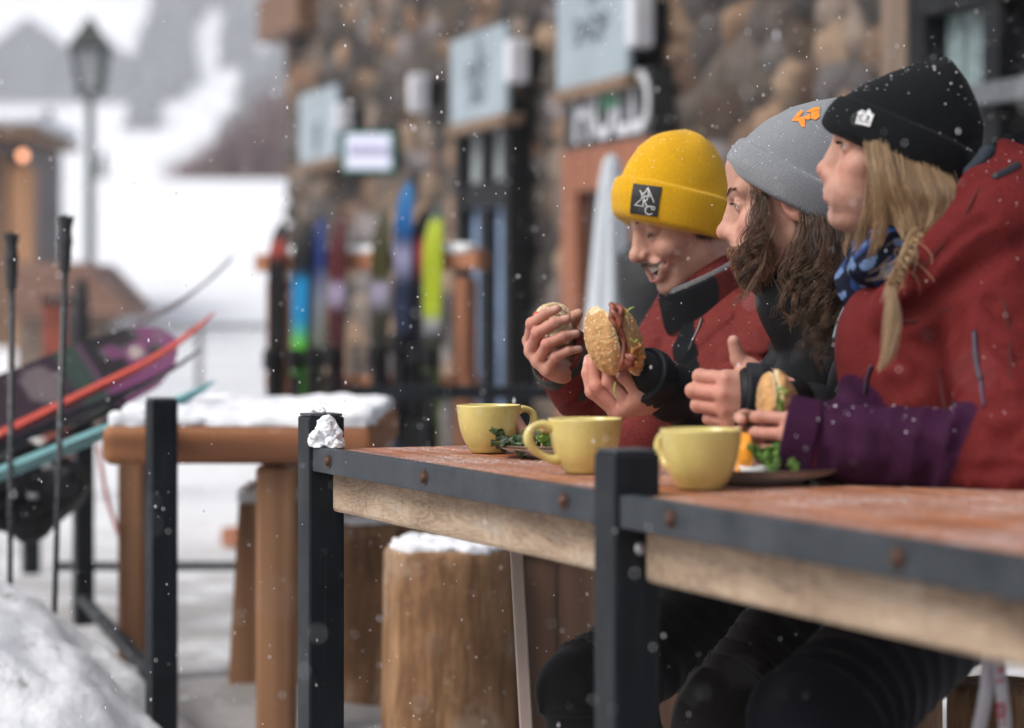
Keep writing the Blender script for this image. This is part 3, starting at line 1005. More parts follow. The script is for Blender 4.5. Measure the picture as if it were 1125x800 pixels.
# rust red bin and a dark ski bag standing near it
y = 13.0
b0 = np.array([cb(66, 0, y)[0], y, 0.0]); zt = cb(0, 332, y)[2]
bn = thing('rust_bin', tuple(b0), 'rust red square bin with dark rim behind the ski poles', 'bin')
MB().box(b0 + (0, 0, zt / 2), (.15, .2, zt), None, .01).build('body', plain('rust_red', (.22, .05, .03), .7, .5, 8, 40, .3, .004), bn)
MB().box(b0 + (0, 0, zt + .01), (.17, .22, .03), None, .008).build('rim', M_steel, bn)
b0 = np.array([cb(88, 0, 12.4)[0], 12.4, 0.0]); zt = cb(0, 305, 12.4)[2]
sb_ = thing('ski_bag', tuple(b0), 'narrow dark ski bag standing upright next to the rust red bin', 'bag')
fl = Field(); fl.chain([b0 + (0, 0, .04), b0 + (.0, 0, zt * .45), b0 + (-.01, 0, zt * .8), b0 + (.005, 0, zt - .03)], [.04, .055, .06, .03])
fl.post.append(lambda p: .006 * wav(p, 26, 3))
V, Fq = surface(fl, .012); obj('bag_body', V, Fq, plain('black_nylon', (.014, .015, .018), .6), sb_)
MB().tube(spline([b0 + (-.05, -.04, zt * .7), b0 + (-.09, -.06, zt * .5), b0 + (-.05, -.04, zt * .3)], 12), .008, 6).build('strap', M_steel, sb_)

# wire mesh fence across the snow
y = 17.0
fx0, fx1 = cb(120, 0, y)[0], cb(318, 0, y)[0]
zt = cb(0, 358, y)[2]; zl = cb(0, 400, y)[2] - .45
ff = thing('wire_fence', ((fx0 + fx1) / 2, y, 0), 'grey wire mesh fence in front of the white slope', 'fence')
mg = plain('galvanised', (.20, .21, .22), .5, .2, 5, 0, 0)
MB().tube([(fx0, y, zt), (fx1, y, zt)], .02, 8).build('rail', mg, ff)
mb = MB()
for xx in np.arange(fx0, fx1, .05):
    mb.tube([(xx, y, .02), (xx, y, zt)], .0035, 4, False)
for zz in np.arange(.1, zt, .1):
    mb.tube([(fx0, y, zz), (fx1, y, zz)], .0035, 4, False)
mb.build('mesh_panel', mg, ff)
for xx in np.linspace(fx0 + .1, fx1 - .1, 3):
    MB().tube([(xx, y + .02, -.1), (xx, y + .02, zt + .03)], .025, 8).build('post', mg, ff)

# dark low railing behind the second table
RY = 8.4
rx0, rx1 = W(60, 0, RY)[0], 1.1
zt, zl = W(0, 431, RY)[2], W(0, 622, RY)[2]
rl = thing('low_railing', ((rx0 + rx1) / 2, RY, 0), 'low black steel railing crossing in front of the ski rack', 'railing')
MB().box(((rx0 + 1.0 + rx1) / 2 + .0, RY, zt), (rx1 - rx0 - 1.0, .045, .045), None, .005).build('top_rail', M_steel, rl)
MB().box(((rx0 + rx1) / 2, RY, zl), (rx1 - rx0, .03, .028), None, .005).build('bottom_rail', M_steel, rl)
for xx in (rx0 + 1.03, 0.25, 1.05):
    MB().box((xx, RY + .05, zt / 2), (.05, .05, zt - .03), None, .005).build('post', M_steel, rl)

# ================================================================ ski rack with skis
RA, RB = W(297, 0, 10.4), W(520, 0, 9.9)
RA[2] = RB[2] = 0
rd = nrm(RB - RA); rn = np.array([rd[1], -rd[0], 0])          # towards us
RR = np.stack([rd, np.array([-rd[1], rd[0], 0]), np.array([0, 0, 1.0])], 1)
L = np.linalg.norm(RB - RA)
rk = thing('ski_rack', tuple((RA + RB) / 2), 'orange timber ski rack standing before the stone wall', 'ski rack')
Mo = wood('rack_orange', (.23, .085, .04), (.42, .18, .09), math.atan2(rd[1], rd[0]), 0, .8)
Mo2 = wood('rack_upright', (.23, .085, .04), (.40, .17, .09), 0, 2, .8)
zr = 1.19
MB().box((RA + RB) / 2 + (0, 0, zr), (L + .1, .10, .075), RR, .01).build('top_rail', Mo, rk)
MB().box((RA + RB) / 2 + (0, 0, .68), (L, .10, .07), RR, .01).build('lower_rail', Mo, rk)
for q_ in (RA + rd * .04, RB - rd * .04):
    MB().box(q_ + (0, 0, zr / 2 - .03), (.062, .10, zr - .08), RR, .01).build('upright', Mo2, rk)
    MB().box(q_ + (0, 0, .04), (.1, .7, .08), RR, .01).build('foot', Mo2, rk)
fl = Field(); cc = (RA + RB) / 2 + (0, 0, zr + .05)
fl.add(lambda p: sd_box(p, cc, (L / 2, .05, .018), .017, RR) + .008 * wav(p, 30, 4), (cc - L / 2 - .1), (cc + L / 2 + .1))
lo_, hi_ = cc - (L / 2, L / 2, .1), cc + (L / 2, L / 2, .1)
V, Fq = surface(fl, .012, lo_, hi_); obj('rail_snow', V, Fq, M_snow, rk)

def ski_mesh(Lk, w0, w1, w2, tip=.22, rise=.07):
    """one ski standing on its tail: length along z, width along x, base facing +y"""
    m = 40; z = np.linspace(0, Lk, m)
    w = np.interp(z / Lk, [0, .03, .12, .5, .86, .95, .985, 1], [w2 * .5, w2 * .9, w2, w1, w0, w0 * .8, w0 * .45, .004])
    yv = np.where(z > Lk - tip, rise * ((z - Lk + tip) / tip) ** 2, 0) + .012 * np.sin(math.pi * np.clip(z / (Lk - tip), 0, 1))
    th = np.interp(z / Lk, [0, .5, 1], [.008, .02, .005])
    rows = []
    for k in range(m):
        hw = w[k] / 2
        rows.append([(-hw, yv[k], z[k]), (hw, yv[k], z[k]), (hw * .94, yv[k] - th[k], z[k]), (-hw * .94, yv[k] - th[k], z[k])])
    V = np.array(rows).reshape(-1, 3)
    F = [(i * 4 + j, i * 4 + (j + 1) % 4, i * 4 + 4 + (j + 1) % 4, i * 4 + 4 + j) for i in range(m - 1) for j in range(4)]
    F += [(0, 3, 2, 1), tuple((m - 1) * 4 + j for j in range(4))]
    return V, [f[::-1] for f in F]

def ski_cols(V, Lk, bands, seed=0):
    """printed top sheet: bands of colour along the length, from [(fraction, colour)]"""
    f = V[:, 2] / Lk
    xs = [b[0] for b in bands]; cs = np.array([b[1] for b in bands])
    return np.stack([np.interp(f, xs, cs[:, i]) for i in range(3)], 1)

def binding(mb, z0, th=.02, s=1.0):
    mb.box((0, -th - .018, z0 + .13), (.06 * s, .05, .09), None, .01)
    mb.box((0, -th - .03, z0 - .19), (.07 * s, .075, .12), None, .012)
    mb.box((0, -th - .008, z0 - .03), (.045 * s, .016, .2), None, .004)
    return mb

M_ski = vcol('printed_ski', .5, 80, .05, .001, .2, 18, spec=.15)
M_bind = plain('binding_black', (.007, .007, .009), .55, .3, 30, 0, 0, spec=.15)
BK = (.006, .0065, .008)
ski_specs = [   # column, top row, bands from tail to tip, what it looks like
    (316, 240, [(0, BK), (.87, BK), (.885, (.26, .035, .025)), (.925, (.26, .035, .025)), (.94, BK), (1, BK)], 'black ski with a red patch below the tip at the left end of the rack'),
    (347, 238, [(0, (.05, .25, .04)), (.62, (.10, .42, .05)), (.68, (.01, .20, .42)), (.80, (.01, .21, .46)), (.83, BK), (1, BK)], 'ski with a green lower half and bright blue band in the rack'),
    (361, 232, [(0, (.06, .06, .055)), (.6, (.16, .18, .14)), (.75, (.2, .22, .28)), (.84, (.012, .03, .15)), (.97, (.012, .03, .13)), (1, BK)], 'pale ski with a dark blue tip leaning next to the blue and green one'),
    (387, 229, [(0, (.03, .008, .012)), (.7, (.05, .01, .014)), (.735, (.3, .26, .38)), (.765, (.3, .26, .38)), (.79, (.08, .012, .018)), (1, (.06, .01, .015))], 'dark maroon ski with a pale band, third place in the rack'),
    (430, 228, [(0, (.08, .09, .03)), (.5, BK), (.70, (.03, .03, .02)), (.735, (.3, .28, .38)), (.77, (.3, .28, .38)), (.79, (.05, .045, .012)), (1, (.03, .03, .01))], 'black and olive ski with a pale band in the middle of the rack'),
    (459, 197, [(0, (.012, .016, .03)), (.72, (.012, .02, .05)), (.78, (.26, .26, .4)), (.81, (.26, .26, .4)), (.83, (.01, .03, .10)), (.88, (.005, .10, .30)), (1, (.005, .14, .36))], 'tallest ski of the rack, navy with a bright blue tip'),
    (471, 226, [(0, BK), (.78, (.02, .02, .03)), (.85, (.40, .07, .08)), (.89, (.40, .07, .08)), (.91, BK), (1, BK)], 'black ski with a small red mark half hidden behind the tallest navy ski'),
    (492, 226, [(0, BK), (.2, (.12, .2, .06)), (.5, (.15, .22, .08)), (.62, BK), (.66, (.3, .3, .36)), (.685, (.34, .42, .02)), (.95, (.36, .44, .02)), (.965, (.03, .07, .05)), (1, (.03, .08, .06))], 'ski with a long bright yellow green panel at the right end of the rack'),
]
for k, (px, py, bands, lab) in enumerate(ski_specs):
    a = (px - PCX) / FPX
    s_ = (a * RA[1] - RA[0]) / (rd[0] - a * rd[1])
    q_ = RA + rd * s_ + rn * .115
    Lk = (EYE + (PHY - py) / FPX * q_[1]) + .0
    o = thing('snow_ski', (0, 0, 0), lab, 'ski', 'skis standing in the rack')
    V, Fs = ski_mesh(Lk, .088, .068, .084, .2, .05)
    Vd = []
    obj('ski_blade', V, Fs, M_ski, o, False, col=ski_cols(V, Lk, bands))
    binding(MB(), Lk * .47).build('binding', M_bind, o)
    o.location = tuple(q_ + rn * .07 * (k % 2) * .5)
    o.rotation_euler = (math.radians(-2.0), 0, math.atan2(rd[1], rd[0]) + .12 + random.uniform(-.12, .12))
# ================================================================ the counter table (steel posts, bar, planks)
TE = np.array([.40, -.9165, 0.0]); TN = np.array([.9165, .40, 0.0])       # along the edge towards us / across to the people
TO = np.array([-.3236, 3.86, 0.0])
TA = math.atan2(TE[1], TE[0])
RT = np.stack([TE, TN, np.array([0, 0, 1.0])], 1)
LP = 1.112                                                                # second post's near face

def T(a, b, z):
    return TO + TE * a + TN * b + np.array([0, 0, z])

tb = thing('counter_table', tuple(T(1.2, .3, 0)), 'long reddish brown plank table with black steel posts and edge bar', 'table')
Mtop = wood('red_stained_planks', (.17, .052, .018), (.43, .15, .050), TA, 0, 1.3, .6, frost=1.0)
def beam_mat():
    t = NT('raw_weathered_timber')
    tc = t.n('ShaderNodeTexCoord'); m1 = t.n('ShaderNodeMapping'); m1.inputs['Rotation'].default_value = (0, 0, -TA)
    t.l(tc.outputs['Object'], m1.inputs[0]); v0 = m1.outputs[0]
    def mp(s):
        m = t.n('ShaderNodeMapping'); m.inputs['Scale'].default_value = s; t.l(v0, m.inputs[0]); return m.outputs[0]
    broad = t.noise(1.0, 4, .55, mp((5, 9, 20)), .6)
    curl = t.noise(1.0, 3, .5, mp((5, 9, 26)), 1.1)                       # flowing annual rings cut at an angle
    ring = t.math('MULTIPLY', t.math('ADD', t.math('SINE', t.math('MULTIPLY', curl, 75.0)), 1.0), .5)
    fine = t.noise(1.0, 6, .75, mp((60, 90, 240)))
    saw = t.noise(1.0, 4, .8, mp((130, 30, 9)))                             # saw marks and checks running down the face
    f = t.math('ADD', t.math('MULTIPLY', broad, .55), t.math('ADD', t.math('MULTIPLY', ring, .10), t.math('MULTIPLY', fine, .27)))
    c = t.ramp(f, [(.26, (.16, .115, .085)), (.42, (.34, .25, .18)), (.55, (.46, .35, .255)), (.7, (.55, .45, .35))])
    c = t.mix(t.math('MULTIPLY', t.ramp(saw, [(.56, (0, 0, 0)), (.70, (1, 1, 1))]), .6), c, (.07, .055, .045))
    c = t.mix(t.math('MULTIPLY', t.ramp(broad, [(.60, (0, 0, 0)), (.72, (1, 1, 1))]), .4), c, (.30, .29, .28))
    t.set(color=c, rough=.85, spec=.2); t.bump(t.math('ADD', f, t.math('MULTIPLY', saw, .5)), .6, .004)
    return t.m
Mbeam = beam_mat()
TW = .60; TEND = 3.1
for k, (b0, b1) in enumerate(((.024, .205), (.209, .40), (.404, TW))):
    MB().box(T(TEND / 2 + .004, (b0 + b1) / 2, TABLE_Z - .021), (TEND - .002, b1 - b0, .04), RT, .004).build('plank', Mtop, tb)
BH = .0385
POSTS = (0.0, LP, 2.24)
for a in POSTS:
    mb = MB().box(T(a - .03, .03, .405), (.06, .06, .81), RT, .004)
    mb.build('post', M_steel, tb)
    MB().box(T(a - .03, .03, .8125), (.054, .054, .004), RT, .001).build('post_cap', plain('cap_steel', (.045, .052, .058), .5, .4, 60, 200, .3, .001), tb)
for a0, a1 in ((0.001, LP - .061), (LP + .001, 2.178), (2.242, TEND)):
    mb = MB()
    mb.box(T((a0 + a1) / 2, .0085, TABLE_Z - BH / 2 + .002), (a1 - a0, .007, BH), RT, .0015)
    mb.box(T((a0 + a1) / 2, .0182, TABLE_Z + .0005), (a1 - a0, .0122, .004), RT, .001)
    mb.build('edge_bar', M_bar, tb)
    MB().box(T((a0 + a1) / 2 + .0, .065, TABLE_Z - BH - .031), (a1 - a0 + .0, .055, .066), RT, .007).build('apron_beam', Mbeam, tb)
# bolts where the photo shows them
for px in (358, 463, 616, 733, 982):
    u = (px - PCX) / FPX
    a = (u * TO[1] - TO[0]) / (TE[0] - u * TE[1])
    z_ = TABLE_Z - BH / 2 + .003
    Rb = np.stack([TE, np.array([0, 0, 1.]), -TN], 1)
    mb = MB().lathe([(0, .007), (.006, .0065), (.0078, .004), (.008, 0)], T(a, .005, z_), 8, Rb)
    mb.lathe([(.0115, .0012), (.0115, 0)], T(a, .005, z_), 16, Rb); mb.lathe([(0, .0012), (.0115, .0012)], T(a, .005, z_), 16, Rb)
    mb.build('bolt', M_rust, tb, True)
for px, py in ((702, 603),):
    u = (px - PCX) / FPX; a = LP + .001
    p_ = T(a, .035, .0); z_ = EYE - (py - PHY) / FPX * p_[1]
    Rb = np.stack([TN, np.array([0, 0, 1.]), TE], 1)
    MB().lathe([(0, .004), (.006, .003), (.0075, 0)], T(a - .001, .033, z_), 12, Rb).build('rivet', plain('bright_rivet', (.45, .46, .47), .4, .2, 30, 0, 0, metal=.6), tb, True)
# pale slat brace under the far end
p0, p1 = W(567, 598, 3.98), W(580, 830, 3.98)
p1 = p0 + (p1 - p0) * (p0[2] / (p0[2] - p1[2]))
ax = nrm(p1 - p0); xx = nrm(np.cross(ax, (0, 1, 0))); Rb = np.stack([xx, np.cross(ax, xx), ax], 1)
MB().box((p0 + p1) / 2, (.022, .03, np.linalg.norm(p1 - p0)), Rb, .003).build('brace', wood('pale_slat', (.34, .27, .24), (.52, .43, .38), 0, 2, .8), tb)

# snow lump on the first post and little rests on the table
def snow_lump(name, c, r, label, cat, seed, h=.002, squash=(1, 1, .8)):
    fl = Field(); g = np.random.default_rng(seed)
    for _ in range(34):
        o_ = g.normal(size=3) * r * np.array(squash) * (.46, .46, .40); o_[2] = abs(o_[2])
        o_[:2] *= np.clip(1.25 - o_[2] / r * .8, .3, 1.2)
        fl.sph(np.asarray(c) + o_, r * g.uniform(.22, .40), r * .22)
    fl.post.append(lambda p: r * .07 * wav(p, 4.2 / r, seed) + r * .06 * wav(p, 10 / r, seed + 1) + r * .035 * wav(p, 24 / r, seed + 2))
    V, Fq = surface(fl, h)
    V[:, 2] = np.maximum(V[:, 2], c[2])
    return tag(obj(name, V, Fq, M_snow), label, cat)
snow_lump('snow_lump', T(.018, .022, TABLE_Z + .003), .030, 'small lump of snow sitting on the edge bar against the far post', 'snow lump', 4, .0009, (.75, .7, 1.5))
snow_lump('snow_lump', T(-.045, .03, .8155), .012, 'tiny blob of ice on top of the far post', 'snow lump', 9, .001)

# ================================================================ yellow cups
def glaze(name, c):
    t = NT(name); c = np.asarray(c, float)
    f = t.noise(18, 4)
    sp = t.ramp(t.noise(300, 3, .7), [(.69, (0, 0, 0)), (.74, (.5, .5, .5))])
    t.set(color=t.mix(sp, t.ramp(f, [(.3, tuple(c * .86)), (.7, tuple(c * 1.06))]), tuple(c * .45)), rough=t.ramp(t.noise(30, 4), [(.35, (.14,) * 3), (.65, (.34,) * 3)]), spec=.5, coat=.25)
    return t.m
M_cup = glaze('yellow_glaze', (.66, .55, .19)); M_coffee = plain('milky_coffee', (.30, .17, .09), .35, .3, 40, 0, 0)
M_foam = plain('cocoa_foam', (.62, .48, .36), .8, .35, 70, 200, .2, .001)

def cup(c, face, label, handle_w, first=None, s=1.0):
    """face: angle of the handle in the ground plane"""
    if first is None:
        o = thing('coffee_cup', (0, 0, 0), label, 'cup', 'yellow cups on the counter table')
        out = [(0, .0035), (.022, .0035), (.0235, 0), (.0275, 0), (.029, .004), (.034, .010), (.0405, .022), (.0450, .036), (.0480, .052), (.0500, .0705), (.0502, .0725), (.0490, .0735), (.0478, .0722), (.0455, .052), (.0420, .034), (.036, .018), (.026, .009), (0, .008)]
        MB().lathe(out, (0, 0, 0), 72).build('cup_body', M_cup, o, True)
        hp = spline([(.0455, 0, .060), (.060, 0, .066), (.076, 0, .060), (.080, 0, .045), (.070, 0, .030), (.052, 0, .020), (.038, 0, .017)], 30)
        fl = Field(); fl.chain(hp, [.0046 + .0018 * math.cos(i / 29 * 2 * math.pi) ** 2 for i in range(30)], kin=.002)
        V, Fq = surface(fl, .0014); obj('handle', V, Fq, M_cup, o)
        MB().lathe([(.0468, .0615), (.030, .0635), (.015, .0645), (0, .0648)], (0, 0, 0), 48).build('coffee', M_foam, o, True)
    else:
        o = copy_tree(first); o['label'] = label
    o.location = tuple(c); o.rotation_euler = (0, 0, face); o.scale = (s, s, s)
    return o
d1, d2, d3 = 3.742, 3.262, 2.965
c1 = W(537, 0, d1); c2 = W(643, 0, d2); c3 = W(770, 0, d3)
for c_ in (c1, c2, c3): c_[2] = TABLE_Z + .0008
cu = cup(c1, math.radians(28), 'yellow coffee cup nearest the far snowy post, handle turned to the right', 0)
cup(c2, math.radians(196), 'yellow coffee cup in front of the plate, full handle showing on its left', 0, cu)
cup(c3, math.radians(126), 'yellow coffee cup right beside the near steel post, handle mostly hidden behind it', 0, cu)

# ================================================================ plates and food
M_plate = plain('stoneware', (.62, .60, .58), .3, .08, 12, 0, 0); M_rim = plain('brown_rim', (.10, .055, .035), .4, .2, 30, 0, 0)
def plate(c, r, label):
    o = thing('plate', tuple(c), label, 'plate', 'plates on the counter table')
    MB().lathe([(0, 0), (r * .55, 0), (r * .6, .003), (r * .98, .0155), (r, .0172), (r * .985, .0185), (r * .93, .0175), (r * .62, .0075), (0, .0065)], c, 72).build('dish', M_plate, o, True)
    MB().lathe([(r * .985, .0152), (r * 1.004, .0168), (r * 1.0, .0192), (r * .985, .0198), (r * .97, .0185)], c, 72).build('rim', M_rim, o, True)
    return o
pc1 = W(611, 0, 3.63); pc1[2] = TABLE_Z + .0005
plate(pc1, .092, 'pale plate behind the middle cup holding the cut sandwich half')
pc2 = W(836, 0, 3.10); pc2[2] = TABLE_Z + .0005
plate(pc2, .112, 'brown rimmed plate under the woman\'s hands')

def bread_mat(name, crust, crumb, attr=True):
    t = NT(name)
    a = t.attr('Col').outputs['Color']
    f = t.noise(160, 5, .7)
    t.set(color=t.mix(1.0, a, t.ramp(f, [(.3, (.72, .68, .62)), (.7, (1, 1, 1))]), 'MULTIPLY'), rough=.8, sss=.08, spec=.25)
    t.b.inputs['Subsurface Radius'].default_value = (.004, .002, .001)
    t.bump(f, .5, .002)
    return t.m
M_bread = bread_mat('seeded_bread', 0, 0)
CRUST = np.array((.50, .25, .085)); CRUMB = np.array((.80, .66, .43)); SEED = np.array((.80, .62, .36))

def leaf_sheet(fl_mb, c, u, v, w, L, seed, amp=.006):
    """one crinkled leaf with thickness"""
    g = np.random.default_rng(seed); nu, nv = 9, 13
    u = np.asarray(u, float); v = np.asarray(v, float)
    n = np.cross(u, v); V0 = []
    for j in range(nv):
        t_ = j / (nv - 1); hw = w / 2 * math.sin(math.pi * (.12 + .86 * t_)) ** .7 * (1 + .25 * math.sin(t_ * 21 + seed))
        for i in range(nu):
            s = i / (nu - 1) * 2 - 1
            z = amp * (math.sin(s * 5 + seed) * abs(s) + math.sin(t_ * 9 + s * 3 + seed * 2) * .8 * abs(s)) + amp * 1.6 * s * s
            V0.append(np.asarray(c) + u * s * hw + v * t_ * L + n * z)
    V0 = np.array(V0); k = nu * nv
    F = [(j * nu + i, j * nu + i + 1, (j + 1) * nu + i + 1, (j + 1) * nu + i) for j in range(nv - 1) for i in range(nu - 1)]
    F2 = [tuple(q + k for q in f)[::-1] for f in F]
    rim = [i for i in range(nu)] + [(j * nu + nu - 1) for j in range(1, nv)] + [((nv - 1) * nu + i) for i in range(nu - 2, -1, -1)] + [j * nu for j in range(nv - 2, 0, -1)]
    F3 = [(rim[q], rim[q] + k, rim[(q + 1) % len(rim)] + k, rim[(q + 1) % len(rim)]) for q in range(len(rim))]
    fl_mb.put(np.concatenate([V0, V0 + n * .0007]), F + F2 + F3)

def leaf_mat(name, lo, hi):
    t = NT(name); f = t.noise(70, 4)
    t.set(color=t.ramp(f, [(.35, lo), (.7, hi)]), rough=.4, sss=.15)
    t.b.inputs['Subsurface Radius'].default_value = (.002, .003, .001)
    return t.m
M_lettuce = leaf_mat('lettuce', (.07, .16, .015), (.28, .40, .07)); M_dark_leaf = leaf_mat('dark_leaf', (.015, .035, .008), (.07, .12, .03))
M_bacon = plain('bacon', (.20, .055, .03), .35, .5, 60, 160, .4, .002); M_tomato = plain('tomato', (.55, .06, .02), .25, .2, 60, 0, 0)

def bun_half(c, R, r, cut, crumb_axis=None, seed=1, h=.0012, top_seeds=True, parent=None, name='bun_half', bite=None):
    """half of a seeded roll: ellipsoid with a flat cut.  R columns: width, length, thickness; cut side at -thickness"""
    fl = Field()
    def f(p):
        q = (p - c) @ R
        d = sd_ell(q, (0, 0, 0), r)
        d = smax(d, -(q[:, 2] + cut), .004)
        return d + .0012 * wav(p, 260, seed) + .0006 * wav(p, 700, seed + 3)
    m = max(r); fl.add(f, np.asarray(c) - m, np.asarray(c) + m)
    if bite is not None:
        for b_, br in bite:
            fl.sph(b_, br, .003, '-')
    V, Fq = surface(fl, h)
    q = (V - c) @ R
    k = np.clip((q[:, 2] + cut - .003) / .004, 0, 1)[:, None]
    if bite is not None:
        for b_, br in bite:
            k = k * np.clip((np.linalg.norm(V - b_, axis=1) - br - .0015) / .002, 0, 1)[:, None]
    sh = np.clip(.5 + .5 * wav(V, 120, seed + 5), 0, 1)[:, None]
    col = CRUMB * (1 - k) + k * (CRUST * (.75 + .5 * sh) * .75 + SEED * .25)
    o = obj(name, V, Fq, M_bread, parent, col=col)
    if top_seeds:
        g = np.random.default_rng(seed); mb = MB()
        for _ in range(150):
            a, b = g.uniform(0, 6.283), math.acos(g.uniform(.0, 1))
            nq = np.array([math.sin(b) * math.cos(a), math.sin(b) * math.sin(a), math.cos(b)])
            pt = np.asarray(c) + R @ (nq * r * 1.0)
            if bite is not None and any(np.linalg.norm(pt - b_) < br + .001 for b_, br in bite):
                continue
            nd = nrm(R @ (nq / r)); tt = nrm(np.cross(nd, g.normal(size=3)))
            mb.box(pt + nd * .0002, (.0034, .002, .0012), np.stack([tt, np.cross(nd, tt), nd], 1), .0005)
        mb.build('seeds', plain('sesame', (.72, .55, .30), .6, .15, 200, 0, 0), o)
    return o

def axes(along, thick):
    t_ = nrm(thick); l_ = nrm(np.asarray(along) - t_ * (np.asarray(along) @ t_))
    return np.stack([np.cross(l_, t_), l_, t_], 1)

# cut sandwich half and salad on the far plate
sp = pc1 + np.array([-.005, -.012, .0075])
so_ = thing('sandwich_half', tuple(sp), 'cut sandwich half lying on the far plate', 'sandwich')
for k, (z_, nm) in enumerate(((.009, 'bread_slice'), (.036, 'bread_slice'))):
    fl = Field(); c_ = sp + (.012, 0, z_)
    fl.add(lambda p, c_=c_: sd_box(p, c_, (.030, .026, .0085), .006) + .0012 * wav(p, 210, 4), c_ - .04, c_ + .04)
    V, Fq = surface(fl, .0015)
    kx = np.clip((np.abs(V[:, 2] - c_[2]) - .006) / .002, 0, 1)[:, None]
    obj(nm, V, Fq, M_bread, so_, col=np.array((.62, .36, .20)) * (1 - kx) + CRUST * kx)
mb = MB(); g = np.random.default_rng(3)
for k in range(7):
    leaf_sheet(mb, sp + (.012 + g.uniform(-.028, .02), -.02 + g.uniform(-.01, .03), .018 + g.uniform(0, .006)), nrm((g.normal(), g.normal(), .1)), nrm((g.normal(), -1, .1 * g.normal())), .03, .03, k)
mb.build('filling', M_lettuce, so_, True)
mb = MB()
for k in range(26):
    a = g.uniform(0, 6.28)
    leaf_sheet(mb, pc1 + (-.052 + g.normal() * .014, -.02 + g.normal() * .02, .012 + g.uniform(0, .012)), nrm((math.cos(a), math.sin(a), .3 * g.normal())), nrm((-math.sin(a), math.cos(a), .5 * g.normal())), .016, .03, 20 + k, .004)
tag(mb.build('salad_leaves', M_dark_leaf, None, True), 'little heap of dark salad leaves beside the cut sandwich half', 'salad')
# curly greens, orange wedge and white dip on the woman's plate
mb = MB(); gp = W(853, 512, 3.07); gp[2] = pc2[2] + .016
for k in range(30):
    a = g.uniform(0, 6.28)
    leaf_sheet(mb, gp + (g.normal() * .016, g.normal() * .014, abs(g.normal()) * .010 - .004), nrm((math.cos(a), math.sin(a), .5 * g.normal())), nrm((-math.sin(a), math.cos(a), .9)), .018, .024, 60 + k, .005)
tag(mb.build('curly_greens', leaf_mat('kale', (.04, .12, .015), (.17, .32, .05)), None, True), 'bright curly greens on the plate below the woman\'s hands', 'salad')
ow = W(817, 499, 3.10); ow[2] = pc2[2] + .010
fl = Field()
fl.add(lambda p: smax(sd_sph(p, ow + (0, 0, .022), .03), sd_box(p, ow + (.0, .0, .022), (.009, .04, .04), .004), .003) + .0006 * wav(p, 500, 3), ow - .05, ow + .06)
V, Fq = surface(fl, .0012)
tag(obj('orange_slice', V, Fq, plain('orange_peel', (.80, .30, .02), .4, .12, 90, 300, .3, .001)), 'orange slice standing on the plate behind the nearest cup', 'fruit')
dw = W(829, 515, 3.06); dw[2] = pc2[2] + .0075
MB_ = MB().lathe([(0, 0), (.014, 0), (.0195, .014), (.0185, .0145), (.013, .003), (0, .003)], dw, 32)
tag(MB_.build('dip_bowl', plain('white_bowl', (.72, .72, .72), .3, .05, 10, 0, 0), None, True), 'tiny white dip bowl on the plate beside the curly greens', 'bowl')

# ================================================================ railing posts running on to the left
for px0, px1, py, d, zr_, lab in ((158, 197, 440, 5.25, .0, 'black steel railing post in front of the second table'),
                                 (78, 105, 465, 7.55, 0, 'black steel railing post rising behind the leaning skis'),
                                 (22, 46, 500, 9.2, 0, 'farthest black steel railing post at the left edge')):
    c_ = W((px0 + px1) / 2, 0, d); zt = EYE - (py - PHY) / FPX * d
    wdt = (px1 - px0) / FPX * d / 1.32
    o = thing('railing_post', (c_[0], c_[1], 0), lab, 'post', 'black railing posts')
    MB().box((c_[0], c_[1], zt / 2 - .05), (wdt, wdt, zt + .1), RT, .004).build('shaft', M_steel, o)
    MB().box((c_[0], c_[1], zt + .003), (wdt * .92, wdt * .92, .006), RT, .002).build('cap', plain('cap_steel_b', (.04, .046, .05), .5, .4, 60, 200, .3, .001), o)
pA, pB = W(177, 0, 5.30), W(91, 0, 7.5)
pA[2] = .16; pB[2] = .09
mb = MB(); dd = nrm(pB - pA); Rr = np.stack([dd, nrm(np.cross((0, 0, 1), dd)), np.cross(dd, nrm(np.cross((0, 0, 1), dd)))], 1)
mb.box((pA + pB) / 2, (np.linalg.norm(pB - pA) - .06, .03, .03), Rr, .004)
tag(mb.build('foot_rail', M_steel), 'dark foot rail running along the snow between two railing posts', 'rail')
pA[2], pB[2] = .735, .70
mb = MB(); dd = nrm(pB - pA); Rr = np.stack([dd, nrm(np.cross((0, 0, 1), dd)), np.cross(dd, nrm(np.cross((0, 0, 1), dd)))], 1)
mb.box((pA + pB) / 2, (np.linalg.norm(pB - pA) - .06, .035, .035), Rr, .004)
tag(mb.build('hand_rail', M_steel), 'black rail under the leaning skis and snowboard', 'rail')

# ================================================================ second table with snow
M_log = wood('honey_timber', (.12, .040, .014), (.34, .135, .050), 0, 0, .7)
M_logv = wood('honey_upright', (.15, .068, .030), (.38, .195, .095), 0, 2, .6)
y0, y1 = 5.45, 6.55
xl, xr = W(112, 0, 5.45)[0], W(411, 0, 5.45)[0]
zt = EYE - (468 - PHY) / FPX * 5.45; zb_ = EYE - (511 - PHY) / FPX * 5.45
t2 = thing('snowy_table', ((xl + xr) / 2, 5.5, 0), 'thick honey coloured timber table under a layer of snow', 'table')
fl = Field()
cc = np.array([(xl + xr) / 2, (y0 + y1) / 2, (zt + zb_) / 2])
fl.add(lambda p: sd_box(p, cc, ((xr - xl) / 2, (y1 - y0) / 2, (zt - zb_) / 2), .022) + .003 * wav(p, 14, 2), (xl, y0, zb_), (xr, y1, zt))
V, Fq = surface(fl, .008); obj('tabletop', V, Fq, M_log, t2)
